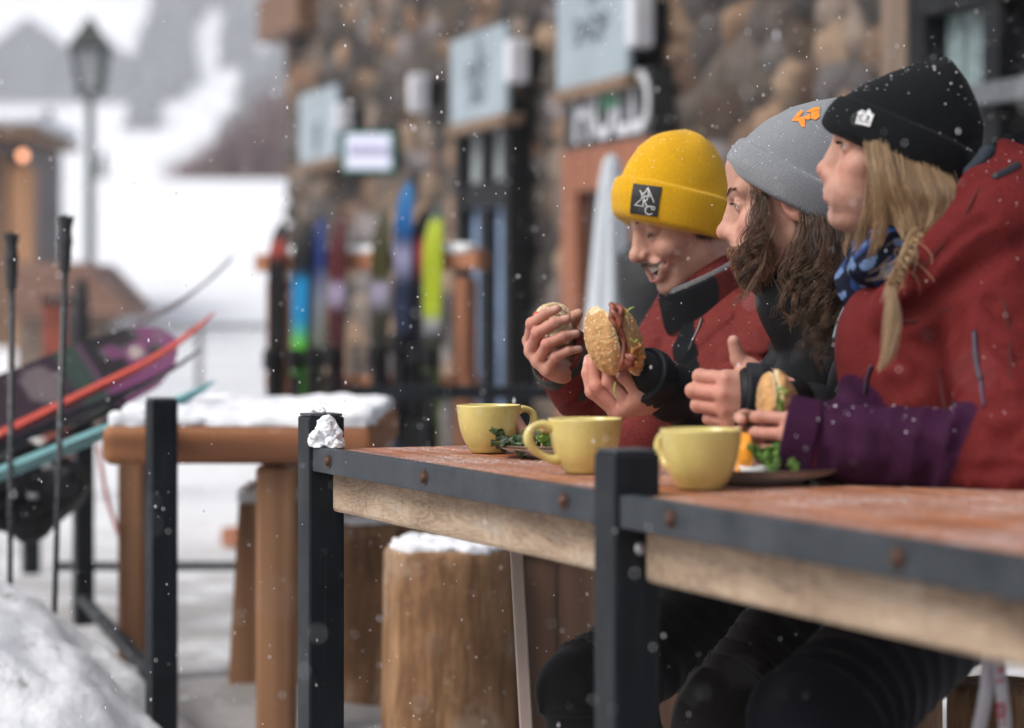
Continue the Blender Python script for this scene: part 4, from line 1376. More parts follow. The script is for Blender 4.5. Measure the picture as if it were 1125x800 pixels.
for px, d, wpx, lab in ((304, 5.55, 42, 0), (146, 6.42, 28, 0), (330, 6.42, 26, 0)):
    c_ = W(px, 0, d); w_ = wpx / FPX * d
    MB().box((c_[0], d, zb_ / 2 - .02), (w_, .10, zb_ + .03), None, .012).build('leg', M_logv, t2)
fl = Field(); cs = np.array([(xl + xr) / 2, (y0 + y1) / 2, zt + .008])
fl.add(lambda p: sd_box(p, cs, ((xr - xl) / 2 - .014, (y1 - y0) / 2 - .014, .020), .010) + .010 * wav(p, 13, 5) * np.clip((p[:, 2] - zt) / .02, .25, 1) + .006 * wav(p, 38, 6) + .004 * wav(p, 95, 9), (xl, y0, zt - .03), (xr, y1, zt + .07))
V, Fq = surface(fl, .005)
tag(obj('table_snow', V, Fq, M_snow), 'layer of fresh snow covering the honey coloured table', 'snow')

# bench with snow under the second table
bx0, bx1 = W(256, 0, 6.3)[0], W(330, 0, 6.3)[0]
zt = EYE - (552 - PHY) / FPX * 6.3
bn = thing('low_bench', ((bx0 + bx1) / 2, 6.35, 0), 'tapered plank stool with a snow cap behind the honey table leg', 'stool')
mb = MB(); mb.sheet([(bx0 - .01, 6.25, -.04), (bx1 + .02, 6.25, -.04), (bx1 - .01, 6.25, zt), (bx0 + .02, 6.25, zt)], .26, (0, 1, 0)); mb.build('body', M_logv, bn)
fl = Field(); cs = np.array([(bx0 + bx1) / 2 + .005, 6.38, zt + .015])
fl.add(lambda p: sd_box(p, cs, ((bx1 - bx0) / 2 - .01, .12, .026), .02) + .006 * wav(p, 22, 5), cs - .2, cs + .2)
V, Fq = surface(fl, .008); obj('snow_cap', V, Fq, M_snow, bn)

# log stumps used as stools
def stump(px0, px1, py_top, d, label, seed, snow=True, z1=None):
    c_ = W((px0 + px1) / 2, 0, d); r = (px1 - px0) / 2 / FPX * d
    zt = EYE - (py_top - PHY) / FPX * d if z1 is None else z1
    o = thing('log_stool', (c_[0], d, 0), label, 'stool', 'log stools around the tables')
    n, m = 64, 30; a = np.arange(n) * 2 * math.pi / n
    rows, zs = [], np.concatenate([np.linspace(-.06, zt - .012, m - 2), [zt - .003, zt]])
    for z_ in zs:
        q = np.stack([np.cos(a), np.sin(a), np.full(n, z_ * .7)], 1)
        rr = r * (1 + .035 * wav(q, 1.6, seed) + .012 * wav(q * (1, 1, .2), 9, seed + 1)) * (1 + .05 * (zt - z_) / zt)
        if z_ > zt - .005: rr = rr - (.004 if z_ < zt else .012)
        rows.append(np.stack([c_[0] + rr * np.cos(a), d + rr * np.sin(a), np.full(n, z_)], 1))
    V = np.concatenate(rows + [np.array([[c_[0], d, zt]])])
    F = [(i * n + j, i * n + (j + 1) % n, (i + 1) * n + (j + 1) % n, (i + 1) * n + j) for i in range(m - 1) for j in range(n)]
    F += [((m - 1) * n + j, (m - 1) * n + (j + 1) % n, m * n) for j in range(n)]
    obj('log', V, F, M_stump, o)
    if snow:
        fl = Field(); cs = np.array([c_[0], d, zt + .004])
        def f(p):
            q = p - cs
            dr = np.linalg.norm(q[:, :2], axis=1) - r * .93
            dz = np.abs(q[:, 2]) - .011
            return smax(dr, dz, .010) + .006 * wav(p, 24, seed) + .004 * wav(p, 60, seed + 2) + .003 * wav(p, 130, seed + 4)
        fl.add(f, cs - (r, r, .05), cs + (r, r, .05))
        V, Fq = surface(fl, .005); obj('snow_cap', V, Fq, M_snow, o)
    return o
t = NT('peeled_log')
v = t.coord((9, 9, 1.6)); f = t.noise(1.6, 8, .68, v, 1.1); mot = t.noise(7, 8, .66); k = t.ramp(t.noise(4.2, 6, .66), [(.52, (0, 0, 0)), (.60, (1, 1, 1))])
gr = t.noise(1.0, 6, .75, t.coord((75, 75, 7)))
ff = t.math('ADD', t.math('MULTIPLY', f, .55), t.math('ADD', t.math('MULTIPLY', gr, .3), t.math('MULTIPLY', mot, .25)))
c0 = t.ramp(ff, [(.38, (.05, .026, .014)), (.52, (.17, .088, .042)), (.62, (.29, .165, .085)), (.75, (.40, .26, .15))])
c0 = t.mix(t.math('MULTIPLY', k, .5), c0, (.42, .33, .25))
c0 = t.mix(t.ramp(t.noise(5.5, 7, .7, None, .4), [(.64, (0, 0, 0)), (.70, (.85, .85, .85))]), c0, (.035, .022, .015))
c0 = t.mix(t.ramp(t.noise(1.0, 5, .6, t.coord((46, 46, 1.2))), [(.66, (0, 0, 0)), (.70, (.8, .8, .8))]), c0, (.03, .02, .014))
t.set(color=c0, rough=.75, spec=.25); t.bump(ff, .7, .012)
M_stump = t.m
stump(420, 566, 600, 5.2, 'honey brown log stool with thin snow cap, right beside the pale slat', 31)
stump(366, 478, 572, 6.0, 'wide log stool with snow cap partly hidden behind the far post', 37)
# dark plank bench beyond the table
bx0, bx1 = W(563, 0, 5.2)[0], W(860, 0, 5.2)[0]
zt = .475
bb = thing('plank_bench', ((bx0 + bx1) / 2, 5.36, 0), 'dark brown plank bench with upright boards beyond the pale slat', 'bench')
mb = MB(); nb = 6
for k in range(nb):
    u0, u1 = bx0 + (bx1 - bx0) * k / nb + .001, bx0 + (bx1 - bx0) * (k + 1) / nb - .001
    mb.box(((u0 + u1) / 2, 5.21, zt / 2 - .02), (u1 - u0, .03, zt), None, .003)
mb.build('front_board', wood('dark_brown_boards', (.045, .022, .012), (.11, .055, .03), 0, 2, 1.1), bb)
MB().box(((bx0 + bx1) / 2, 5.39, zt + .001), (bx1 - bx0 + .03, .42, .035), None, .005).build('seat', wood('bench_seat', (.06, .03, .017), (.14, .075, .04), 0, 0, .8), bb)
MB().box(((bx0 + bx1) / 2, 5.55, zt / 2 - .02), (bx1 - bx0, .03, zt - .01), None, .003).build('rear_board', wood('dark_brown_rear', (.045, .022, .012), (.11, .055, .03), 0, 2, 1.1), bb)

# ================================================================ ski poles stuck in the snow heap
def ski_pole(px, py_top, px_b, py_b, d, label, seed):
    a, b = W(px, py_top, d), W(px_b, py_b, d)
    o = thing('ski_pole', tuple(b), label, 'ski pole', 'ski poles stuck upright in the snow')
    ax = nrm(a - b); L = np.linalg.norm(a - b)
    fl = Field()
    g_ = [a - ax * .003, a - ax * .014, a - ax * .028, a - ax * .06, a - ax * .095, a - ax * .125]
    fl.chain(g_, [.0190, .0150, .0120, .0148, .0130, .0118], kin=.005)
    fl.post.append(lambda p: .0012 * np.sin((p @ ax) * 620) + np.clip((p - a) @ ax + .004, 0, 1) * 3)
    V, Fq = surface(fl, .002); obj('grip', V, Fq, plain('rubber_grip', (.012, .014, .018), .6, .3, 40, 200, .3, .001), o)
    e = b + (a - b) * .02
    MB().tube([a - ax * .12, b + ax * .02, b - ax * .20], [.0078, .0066, .005], 12).build('shaft', M_pole, o, True)
    return o
t = NT('pole_shaft'); f = t.noise(1.0, 4, .75, t.coord((25, 25, 70)))
t.set(color=t.ramp(f, [(.50, (.010, .012, .015)), (.60, (.05, .06, .07)), (.70, (.16, .19, .21))]), rough=.4); M_pole = t.m
ski_pole(13, 255, 11, 655, 5.6, 'left black ski pole with flared grip stuck in the snow heap', 3)
ski_pole(73, 236, 60, 668, 5.5, 'right, taller looking black ski pole stuck in the snow heap', 5)

# ================================================================ skis and snowboard leaning on the rail at the left
def lean(tip_px, low_px, d_tip, d_low):
    """frame of a board whose tip and lower end are at these points: columns width, up-facing normal, length"""
    a, b = W(*low_px, d_low), W(*tip_px, d_tip)
    return a, b

def place_ski(name, label, tip, low, d0, d1, Lk, width, bands, mat, roll, tipL=.22, rise=.07, bindings=True):
    a, b = lean(tip, low, d0, d1)
    ax = nrm(b - a)
    side0 = nrm(np.cross(ax, (0, 0, 1)))            # roughly towards us
    up0 = np.cross(side0, ax)
    c_, s_ = math.cos(roll), math.sin(roll)
    wv = side0 * c_ + up0 * s_                       # width direction
    dn = np.cross(ax, wv)                            # +y of the ski mesh: base side
    Rm = np.stack([wv, dn, ax], 1)
    org = b - ax * Lk
    o = thing(name, (0, 0, 0), label, 'snowboard' if 'board' in name else 'ski', None if 'board' in name else 'skis leaning on the rail')
    V, Fs = ski_mesh(Lk, width, width * .8, width * .95, tipL, rise)
    return o, V, Fs, Rm, org

def finish(o, Rm, org):
    M = Matrix(((*Rm[0], org[0]), (*Rm[1], org[1]), (*Rm[2], org[2]), (0, 0, 0, 1)))
    o.matrix_world = M

GRY = (.20, .19, .21)
for nm, lab, tip, low, d0, d1, Lk, wd_, bands, roll, tl, rs in (
    ('leaning_ski', 'grey ski with the highest curled tip, behind the purple snowboard', (266, 304), (0, 428), 6.9, 6.5, 1.65, .10, [(0, GRY), (.8, (.30, .27, .29)), (1, (.10, .10, .11))], math.radians(16), .30, -.06),
    ('leaning_ski', 'coral red ski lying in front of the snowboard', (246, 363), (0, 478), 6.25, 6.05, 1.7, .095, [(0, (.74, .12, .09)), (1, (.78, .13, .10))], math.radians(15), .30, -.05),
    ('leaning_ski', 'dark grey ski directly under the coral red one', (229, 397), (0, 492), 6.3, 6.08, 1.66, .10, [(0, (.07, .08, .09)), (1, (.06, .07, .085))], math.radians(14), .26, -.035),
    ('leaning_ski', 'pale teal ski, lowest of the leaning skis', (240, 428), (0, 520), 5.95, 5.8, 1.6, .10, [(0, (.10, .11, .10)), (.35, (.30, .36, .33)), (.62, (.22, .46, .48)), (1, (.24, .52, .55))], math.radians(20), .2, -.02),
):
    o, V, Fs, Rm, org = place_ski(nm, lab, tip, low, d0, d1, Lk, wd_, bands, M_ski, roll, tl, rs)
    obj('ski_blade', V, Fs, M_ski, o, False, col=ski_cols(V, Lk, bands))
    if 'teal' in lab or 'coral' in lab:
        mbb = MB(); binding(mbb, Lk * .50); mbb.V = [v * (1, 1, 1) for v in mbb.V]
        mbb.build('binding', M_bind, o)
    finish(o, Rm, org)

# purple snowboard with a dark and cream printed base
o, V, Fs, Rm, org = place_ski('snowboard', 'purple snowboard with dark and cream swirls leaning behind the coral ski', (190, 382), (-20, 462), 6.55, 6.25, 1.5, .28, [], None, math.radians(-50), .2, -.03)
V2, Fs2 = [], []
m = 90; nxx = 28
zz = np.linspace(0, 1.5, m); ww = np.interp(zz, [0, .03, .1, .2, .75, 1.3, 1.4, 1.46, 1.49, 1.5], [.04, .12, .19, .22, .20, .225, .20, .14, .07, .02])
bend = np.where(zz > 1.28, -.035 * ((zz - 1.28) / .22) ** 2, 0) + np.where(zz < .2, -.035 * ((.2 - zz) / .2) ** 2, 0)
for side, off in ((0, 0.0), (1, -.009)):
    for k in range(m):
        for i in range(nxx):
            V2.append(((i / (nxx - 1) - .5) * ww[k], bend[k] + off, zz[k]))
V2 = np.array(V2); k_ = m * nxx
for k in range(m - 1):
    for i in range(nxx - 1):
        q = (k * nxx + i, k * nxx + i + 1, (k + 1) * nxx + i + 1, (k + 1) * nxx + i)
        Fs2 += [q[::-1], tuple(x + k_ for x in q)]
rim = list(range(nxx)) + [k * nxx + nxx - 1 for k in range(1, m)] + [(m - 1) * nxx + i for i in range(nxx - 2, -1, -1)] + [k * nxx for k in range(m - 2, 0, -1)]
Fs2 += [(rim[q], rim[(q + 1) % len(rim)], rim[(q + 1) % len(rim)] + k_, rim[q] + k_) for q in range(len(rim))]
f = V2[:, 2] / 1.5
purple = np.array((.17, .045, .13)); col = np.tile(purple, (len(V2), 1))
sw = wav(V2, 34, 41) + .6 * wav(V2, 75, 42)
reg = smooth(.845, .86, f) * (1 - smooth(.965, .98, f)) * (V2[:, 0] < .03)
col = np.where(((sw > .45) & (reg > .5))[:, None], np.array((.45, .38, .34)), col)
col = np.where(((sw < .05) & (reg > .5))[:, None], np.array((.018, .014, .016)), col)
dk = 1 - smooth(.835, .85, f)
col = col * (1 - dk[:, None]) + dk[:, None] * np.where((f > .795)[:, None], np.array((.035, .06, .048)), np.array((.035, .018, .028)))
gb = ((f - .745) / .035) ** 2 + ((V2[:, 0] + .03) / .06) ** 2 < 1
col[gb] = (.16, .13, .14)
lt = (f > .85) & (V2[:, 0] < .05) & (np.abs(sw) < .06)
col[lt] = col[lt] * .6 + .07
obj('board', V2, Fs2, vcol('snowboard_print', .3, 60, .05, .001, .15, 12, spec=.5), o, False, col=col)
finish(o, Rm, org)

# dark bundle of gear with straps and buckles hung under the skis
fl = Field(); bc = W(24, 534, 6.35)
for k, (dx, dz, r_) in enumerate(((-.10, 0, .085), (0, .012, .10), (.10, .0, .085), (.03, -.06, .07), (-.07, -.05, .06))):
    fl.sph(bc + (dx, 0, dz), r_, .04)
fl.post.append(lambda p: .012 * wav(p, 22, 3) + .006 * wav(p, 55, 4))
gbag = thing('gear_bag', (bc[0], bc[1], bc[2] - .12), 'dark lumpy gear bag with loose straps under the leaning skis', 'bag')
V, Fq = surface(fl, .008); obj('bag_body', V, Fq, plain('black_nylon_b', (.012, .013, .016), .55, .4, 20, 60, .4, .004), gbag)
mb = MB(); g = np.random.default_rng(8)
for k in range(7):
    s_ = bc + (g.uniform(-.15, .15), -.09, g.uniform(-.06, .08)); e_ = bc + (g.uniform(-.18, .18), -.10, g.uniform(-.12, .05))
    mb.tube(spline([s_, (s_ + e_) / 2 + (g.normal() * .04, -.03, -.03), e_], 14), .006, 6)
mb.build('strap', M_bind, gbag, True)
u_ = (bc[1] - 5.30) / 2.2; rail_pt = W(177, 0, 5.30) * (1 - u_) + W(91, 0, 7.5) * u_; rail_pt[2] = .735 * (1 - u_) + .70 * u_
for dx in (-.06, .05):                                              # slings that hang the bag from the rail
    MB().tube(spline([bc + (dx, 0, .05), (bc + rail_pt) / 2 + (dx * .6, -.02, .02), rail_pt + (dx * .3, -.02, .005), rail_pt + (dx * .3, .0, .024), rail_pt + (dx * .3, .022, 0)], 22), .009, 6).build('sling', M_bind, gbag, True)
M_buck = plain('grey_buckle', (.30, .32, .34), .4, .2, 30, 0, 0)
for px, py in ((52, 512), (8, 500), (36, 545)):
    c_ = W(px, py, 6.24); MB().box(c_, (.028, .012, .016), None, .004).build('buckle', M_buck, gbag)
# thin coral cord hanging beside the rear post
p_ = [W(108, 490, 6.9), W(116, 540, 6.9), W(128, 580, 6.9), W(136, 606, 6.9), W(140, 660, 6.9)]
tag(MB().tube(spline(p_, 30), .006, 8).build('coral_cord', plain('coral_rubber', (.45, .10, .09), .5), None, True), 'thin coral cord hanging behind the black railing post', 'cord')
# ================================================================ people: heads, hands, clothes from smooth blended forms
ZL = np.array([-.108, -.100, -.090, -.075, -.060, -.045, -.030, -.010, .010, .030, .050, .080, .105, .125, .133])
FR = np.array([.066, .083, .0915, .0905, .0945, .0960, .0930, .0880, .0850, .0870, .0920, .0900, .0765, .044, .010])
BK_ = np.array([.045, .022, .008, -.004, -.022, -.046, -.066, -.080, -.088, -.093, -.096, -.090, -.070, -.040, -.010])
RY_ = np.array([.012, .024, .035, .045, .0520, .0560, .0595, .0640, .0680, .0720, .0745, .0705, .0580, .034, .010])

_zz = np.linspace(ZL[0], ZL[-1], 300)
def _sm(v):
    y = np.interp(_zz, ZL, v); k = np.ones(13) / 13
    return np.convolve(np.pad(y, 6, mode='edge'), k, 'valid')
FRs, BKs, RYs = _sm(FR), _sm(BK_), _sm(RY_)


def frame(yaw, pitch, roll=0):
    """columns: face forward, head's left, up.  yaw 0 looks to -X; positive yaw turns towards the camera; pitch positive looks down"""
    y, p = math.radians(yaw), math.radians(pitch)
    f0 = np.array([-math.cos(y), -math.sin(y), 0.0]); z = np.array([0, 0, 1.0]); l0 = np.cross(z, f0)
    f = f0 * math.cos(p) - z * math.sin(p); u = z * math.cos(p) + f0 * math.sin(p)
    r = math.radians(roll)
    l = l0 * math.cos(r) + u * math.sin(r); u2 = np.cross(f, l)
    return np.stack([f, l, u2], 1)


LIP_U = [(.1030, 0, -.0460), (.0980, .014, -.0456), (.0880, .028, -.0420), (.0768, .0370, -.0405)]
LIP_L = [(.0985, 0, -.0740), (.0950, .014, -.0725), (.0866, .027, -.0645), (.0762, .0375, -.0462)]


class Head:
    def __init__(self, eye_px, d, yaw, pitch, s=1.0, roll=0, smile=False, female=False, ears=True, eye_open=1.0):
        self.R = frame(yaw, pitch, roll); self.s = s; self.smile = smile; self.female = female; self.ears = ears
        self.eye = np.array([.0735, .0315, .0155]); self.open = eye_open; self.hat = None
        self.FR = FRs + (.0065 * np.clip((-.028 - _zz) / .02, 0, 1) if female else 0)
        self.o = W(*eye_px, d) - s * self.R @ np.array([.083, .030, .0155])

    def w(self, l):
        return self.o + self.s * (np.asarray(l, float) @ self.R.T)

    def l(self, p):
        return ((p - self.o) @ self.R) / self.s

    def sdf(self, P):
        p = self.l(P)
        q = p.copy(); q[:, 1] = np.abs(q[:, 1])
        x, y, z = q.T
        zc = np.clip(z, ZL[0], ZL[-1])
        f = np.interp(zc, _zz, self.FR); b = np.interp(zc, _zz, BKs); ry = np.interp(zc, _zz, RYs)
        if self.female:
            ry = ry * .96
        cx, rx = (f + b) / 2, (f - b) / 2
        e = np.where(z < -.02, 2.0, 2.15)
        n = ((np.abs(x - cx) / rx) ** e + (y / ry) ** e) ** (1 / e)
        d = (n - 1) * np.minimum(rx, ry) * .9
        d = np.maximum(d, np.abs(z - zc) + (d > 0) * d * .5 - 1e-4) if np.any(z != zc) else d
        k = smin
        fem = self.female
        # brow, socket, cheek
        d = k(d, sd_rc(q, (.0865, .008, .034), (.066, .046, .037), .0065 if fem else .0085, .0085), .012)
        d = smax(d, -sd_ell(q, (.0985, .031, .0150), (.0135, .0165, .0100)), .010)
        ck = (.066, .043, -.022) if self.smile else (.062, .044, -.016)
        d = k(d, sd_ell(q, ck, (.021, .019, .018)), .018)
        # nose
        d = k(d, sd_rc(q, (.0865, 0, .027), (.1065 if fem else .1090, 0, -.012), .0072 if fem else .0085, .0085), .009)
        d = k(d, sd_rc(q, (.0800, 0, .026), (.0975, 0, -.0195), .0085, .0145 if not fem else .0125), .008)
        tip = (.1100 if fem else .1130, 0, -.0165 if fem else -.0190)
        d = k(d, sd_sph(q, tip, .0100 if fem else .0120), .009)
        d = k(d, sd_ell(q, (.1005, .0115 if fem else .0130, -.0235), (.0105, .0062, .0078)), .005)
        d = k(d, sd_rc(q, (.1085, 0, -.027), (.097, 0, -.031), .0045, .005), .005)
        d = smax(d, -sd_ell(q, (.1065, .0062, -.0315), (.0062, .0030, .0045)), .003)
        if not fem:
            d = smax(d, -sd_rc(q, (.100, .0205, -.018), (.094, .0205, -.030), .0006, .0006), .006)
        if not self.smile:
            d = k(d, sd_ell(q, (.066, .031, -.048), (.023, .021, .032)), .022)                 # full cheek beside the mouth
            o = np.array([.0045 if fem else .002, 0, 0])
            d = k(d, sd_ell(q, o + (.0915, 0, -.052), (.0110, .036, .028)), .020)                 # muzzle
            d = k(d, sd_rc(q, o + (.1010, .004, -.0460), (.0880, .0225, -.0508), .0042, .0022), .007)
            d = k(d, sd_ell(q, o + (.0995, 0, -.0580), (.0062, .0190, .0056)), .006)
            d = smax(d, -sd_rc(q, o + (.1080, 0, -.0516), (.0915, .0245, -.0522), .0009, .0006), .0022)
            d = smax(d, -sd_ell(q, o + (.1060, 0, -.0705), (.0075, .020, .0045)), .008)
            d = smax(d, -sd_rc(q, (.1055, 0, -.034), (.1085, 0, -.042), .0012, .0016), .004)
        else:
            zb = -.0590 + 9.5 * y * y
            d = k(d, sd_ell(q, (.090, 0, -.054), (.0125, .036, .024)), .012)
            d = k(d, self._chain(q, LIP_U, [.0046, .0044, .0034, .0022]), .004)
            d = k(d, self._chain(q, LIP_L, [.0062, .0060, .0046, .0022]), .004)
            q2 = q.copy(); q2[:, 2] = z - (zb + .0590); q2[:, 0] = x + 13 * y * y
            d = smax(d, -sd_ell(q2, (.100, 0, -.0585), (.022, .0360, .0122)), .002)           # open mouth
            d = smax(d, -self._chain(q, [(.0985, .0185, -.026), (.0880, .034, -.034), (.0760, .0430, -.050), (.0720, .0440, -.064)], [.0008, .0012, .0012, .0006]), .009)   # laugh line
            d = smax(d, -sd_ell(q, (.1010, 0, -.0810), (.0075, .018, .0050)), .008)
            for zz_ in (.012, .017):
                d = smax(d, -sd_rc(q, (.068, .050, zz_ - .002), (.058, .057, zz_ - .012 + (zz_ - .0145) * 2), .0006, .0004), .003)
        d = k(d, sd_ell(q, (.0865 if fem else .0800, 0, -.0955 if self.smile else -.0905), (.0145, .0165 if fem else .0200, .0125)), .016)  # chin
        d = k(d, sd_rc(q, (.006, .0485, -.058), (.068, .020, -.092), .0090, .0100), .020)       # jaw line
        # lids round each eyeball
        E = self.eye; r = .0125
        lid = sd_sph(q, E, r + .0013)
        op = self.open
        lid = smax(lid, -sd_ell(q, E + np.array([.011, .0005, -.0005 - (1 - op) * .0035]), (.009, .0118, .0046 * op + .0006)), .0012)
        lid = np.maximum(lid, -(sd_sph(q, E, r - .0015)))
        d = k(d, lid, .0035)
        # crease of the upper lid
        d = smax(d, -self._arc(q, E, r + .0022, .0068), .002)
        if self.ears:
            ec = np.array([-.006, .0745, -.002])
            a = math.radians(12); Re = np.array([[math.cos(a), 0, math.sin(a)], [0, 1, 0], [-math.sin(a), 0, math.cos(a)]])
            qq = (q - ec) @ Re
            ear = sd_ell(qq, (0, 0, 0), (.0185, .0065, .031))
            ear = smax(ear, -sd_ell(qq, (.003, .0085, .004), (.0105, .0075, .0205)), .004)
            d = k(d, ear, .006)
        d = d * self.s
        if self.hat is not None:
            d = smax(d, self.hat.local(P)[:, 2] - (self.hat.w0 + .034), .006)
        return d

    @staticmethod
    def _chain(q, pts, rad):
        d = None
        for i in range(len(pts) - 1):
            e = sd_rc(q, pts[i], pts[i + 1], rad[i], rad[i + 1])
            d = e if d is None else smin(d, e, .002)
        return d

    @staticmethod
    def _arc(q, E, r, h):
        """thin groove following the top of the eye"""
        v = q - E
        dr = np.linalg.norm(v, axis=1) - r
        return np.sqrt(dr ** 2 + (v[:, 2] - h + 18 * (v[:, 1]) ** 2) ** 2 + np.clip(-v[:, 0], 0, 1) ** 2 * 4) - .0009


def ortho(x, yhint):
    x = nrm(x); y = np.asarray(yhint, float); y = nrm(y - x * (x @ y))
    return x, y


KN = []
FING = {   # mcp (forward, thumb side, dorsal), phalanx lengths, radii
    'index': ((.090, .027, .000), (.043, .026, .021), (.0098, .0088, .0080, .0066)),
    'middle': ((.093, .006, .003), (.048, .030, .022), (.0100, .0090, .0082, .0068)),
    'ring': ((.088, -.014, .001), (.044, .028, .022), (.0096, .0086, .0078, .0065)),
    'little': ((.080, -.032, -.004), (.034, .021, .019), (.0086, .0076, .0069, .0058)),
}


def add_hand(F, wrist, x, y, right, flex, thumb, s=1.0, spread=(3, 0, -3, -7), thick=1.0, tips=None):
    """blend one hand into field F.  x: finger direction, y: thumb side"""
    x, y = ortho(x, y)
    z = np.cross(x, y) if right else -np.cross(x, y)
    B = np.stack([x, y, z], 1)
    L = lambda v: np.asarray(wrist) + s * (B @ np.asarray(v, float))
    for (nm, (m, _, r)) in FING.items():
        F.rc(L((.004, m[1] * .62, 0)), L(m), s * .0165 * thick, s * .0118 * thick, .012)
    F.ell(L((.048, .0, -.004)), s * np.array([.046, .040, .0140]) * (1, thick, thick), B, .012)
    F.rc(L((.018, -.030, -.009)), L((.062, -.034, -.010)), s * .0135, s * .0115, .012)       # heel of the palm
    for k, (nm, (m, ln, r)) in enumerate(FING.items()):
        fl = flex[k] if isinstance(flex, list) else flex
        th = 0; sp = math.radians(spread[k]); P = [np.array(m)]
        for j in range(3):
            th += math.radians(fl[j])
            d = np.array([math.cos(th) * math.cos(sp), math.cos(th) * math.sin(sp) if th < 1.6 else 0, -math.sin(th)])
            P.append(P[-1] + d * ln[j])
        W_ = [L(p) for p in P]
        F.chain(W_, [s * q * thick for q in r], .0025, .0025)
        F.sph(L(P[1] + np.array([0, 0, .0008])), s * r[1] * 1.09 * thick, .004)
        if tips is not None:
            KN.append((L(P[1]) + z * 0, s * r[1] * 1.35)); KN.append((L(np.array(m) + np.array([0, 0, r[0]])), s * .008)); KN.append((L(P[2]), s * r[2] * 1.3))
        if tips is not None:
            th0 = th; nd = np.array([math.sin(th0) , 0, math.cos(th0)])
            d = np.array([math.cos(th0), 0, -math.sin(th0)])
            tips.append((W_[-1] - B @ d * s * .004 + B @ nd * s * r[3] * .95, s * .0062))
    T0 = [np.array((.024, .024, -.008))] + [np.array(t) for t in thumb]
    F.rc(L((.020, .014, -.008)), L(T0[1]), s * .0185 * thick, s * .0135 * thick, .012)
    F.chain([L(t) for t in T0], [s * .0165, s * .0122, s * .0108, s * .0082], .006, .003)
    return B, L


SKIN_A = np.array((.50, .285, .215))
RED = np.array((.55, .18, .14)); LIP = np.array((.50, .17, .15))

def skin_mat(name):
    t = NT(name)
    a = t.attr('Col').outputs['Color']
    f = t.noise(70, 8, .68); g = t.noise(520, 4, .7)
    c = t.mix(1.0, a, t.ramp(f, [(.3, (.86, .76, .72)), (.5, (.98, .95, .93)), (.7, (1.06, 1.05, 1.04))]), 'MULTIPLY')
    c = t.mix(t.math('MULTIPLY', t.ramp(t.noise(260, 3, .6), [(.62, (0, 0, 0)), (.72, (1, 1, 1))]), .22), c, (.30, .13, .085))
    t.set(color=c, rough=t.ramp(f, [(.3, (.42,) * 3), (.7, (.60,) * 3)]), sss=.06, spec=.35)
    t.b.inputs['Subsurface Radius'].default_value = (.010, .0035, .0018)
    t.b.inputs['Subsurface Scale'].default_value = 1.0
    t.bump(t.math('ADD', g, f), .45, .0014)
    return t.m
M_skin = skin_mat('skin')

def skin_cols(V, H, hands, tips, flush=.5, stubble=None):
    q = H.l(V); q[:, 1] = np.abs(q[:, 1])
    col = np.tile(SKIN_A, (len(V), 1))
    def blend(mask, c):
        nonlocal col
        col = col * (1 - mask[:, None]) + mask[:, None] * np.asarray(c)
    g = lambda c, r: np.exp(-((np.linalg.norm((q - np.asarray(c)) / np.asarray(r), axis=1)) ** 2))
    on = (np.abs(q) < .2).all(axis=1)
    blend(on * g((.072, .043, -.022), (.03, .022, .020)) * flush * .75, RED)
    blend(on * g((.116, 0, -.020), (.018, .014, .012)) * flush * .9, RED)
    blend(on * g((-.006, .076, 0), (.03, .012, .035)) * .45, RED)
    if H.smile:
        d = np.minimum(Head._chain(q, LIP_U, [.0032, .003, .0024, .0012]),
                       Head._chain(q, LIP_L, [.0064, .006, .0044, .0015]))
        blend(on * np.clip(1 - d / .002, 0, 1) * .8, LIP)
        q2 = q.copy(); q2[:, 2] = q[:, 2] - 9.5 * q[:, 1] ** 2; q2[:, 0] = q[:, 0] + 13 * q[:, 1] ** 2
        blend(on * (sd_ell(q2, (.094, 0, -.0585), (.0160, .0355, .0128)) < 0) * (q2[:, 0] < .0930) * .9, (.10, .02, .02))
    else:
        o_ = np.array([.0045 if H.female else .002, 0, 0])
        d = np.minimum(Head._chain(q, [o_ + (.1020, .0, -.0474), o_ + (.0885, .0225, -.0510)], [.0042, .0022]), sd_ell(q, o_ + (.1005, 0, -.0575), (.0078, .0200, .0056)))
        blend(on * np.clip(1 - d / .0016, 0, 1) * .85, LIP)
    # lids and socket warm
    blend(on * g((.083, .031, .012), (.010, .016, .010)) * .35, (.42, .20, .16))
    if stubble is not None:
        m = np.maximum.reduce([g((.090, .0, -.080), (.03, .035, .022)), g((.055, .045, -.065), (.035, .02, .025)), g((.10, .012, -.040), (.012, .02, .006))])
        blend(on * np.clip(m, 0, 1) * stubble[0], stubble[1])
    # hands
    for c_, r_ in hands:
        dd = np.linalg.norm(V - c_, axis=1)
        blend(np.exp(-(dd / r_) ** 2) * .5, RED)
    for c_, r_ in KN:
        dd = np.linalg.norm(V - c_, axis=1)
        blend(np.clip(1 - (dd / r_) ** 2, 0, 1) * .34, RED * .92)
    KN.clear()
    vn_ = np.clip(wav(V, 75, 201), 0, 1) * .16
    blend(vn_ * (np.linalg.norm(q, axis=1) > .25), RED)
    for c_, r_ in tips:
        dd = np.linalg.norm(V - c_, axis=1)
        blend(np.clip((r_ - dd) / .0015, 0, 1) * .6, (.68, .42, .36))
    return np.clip(col, 0, 1)


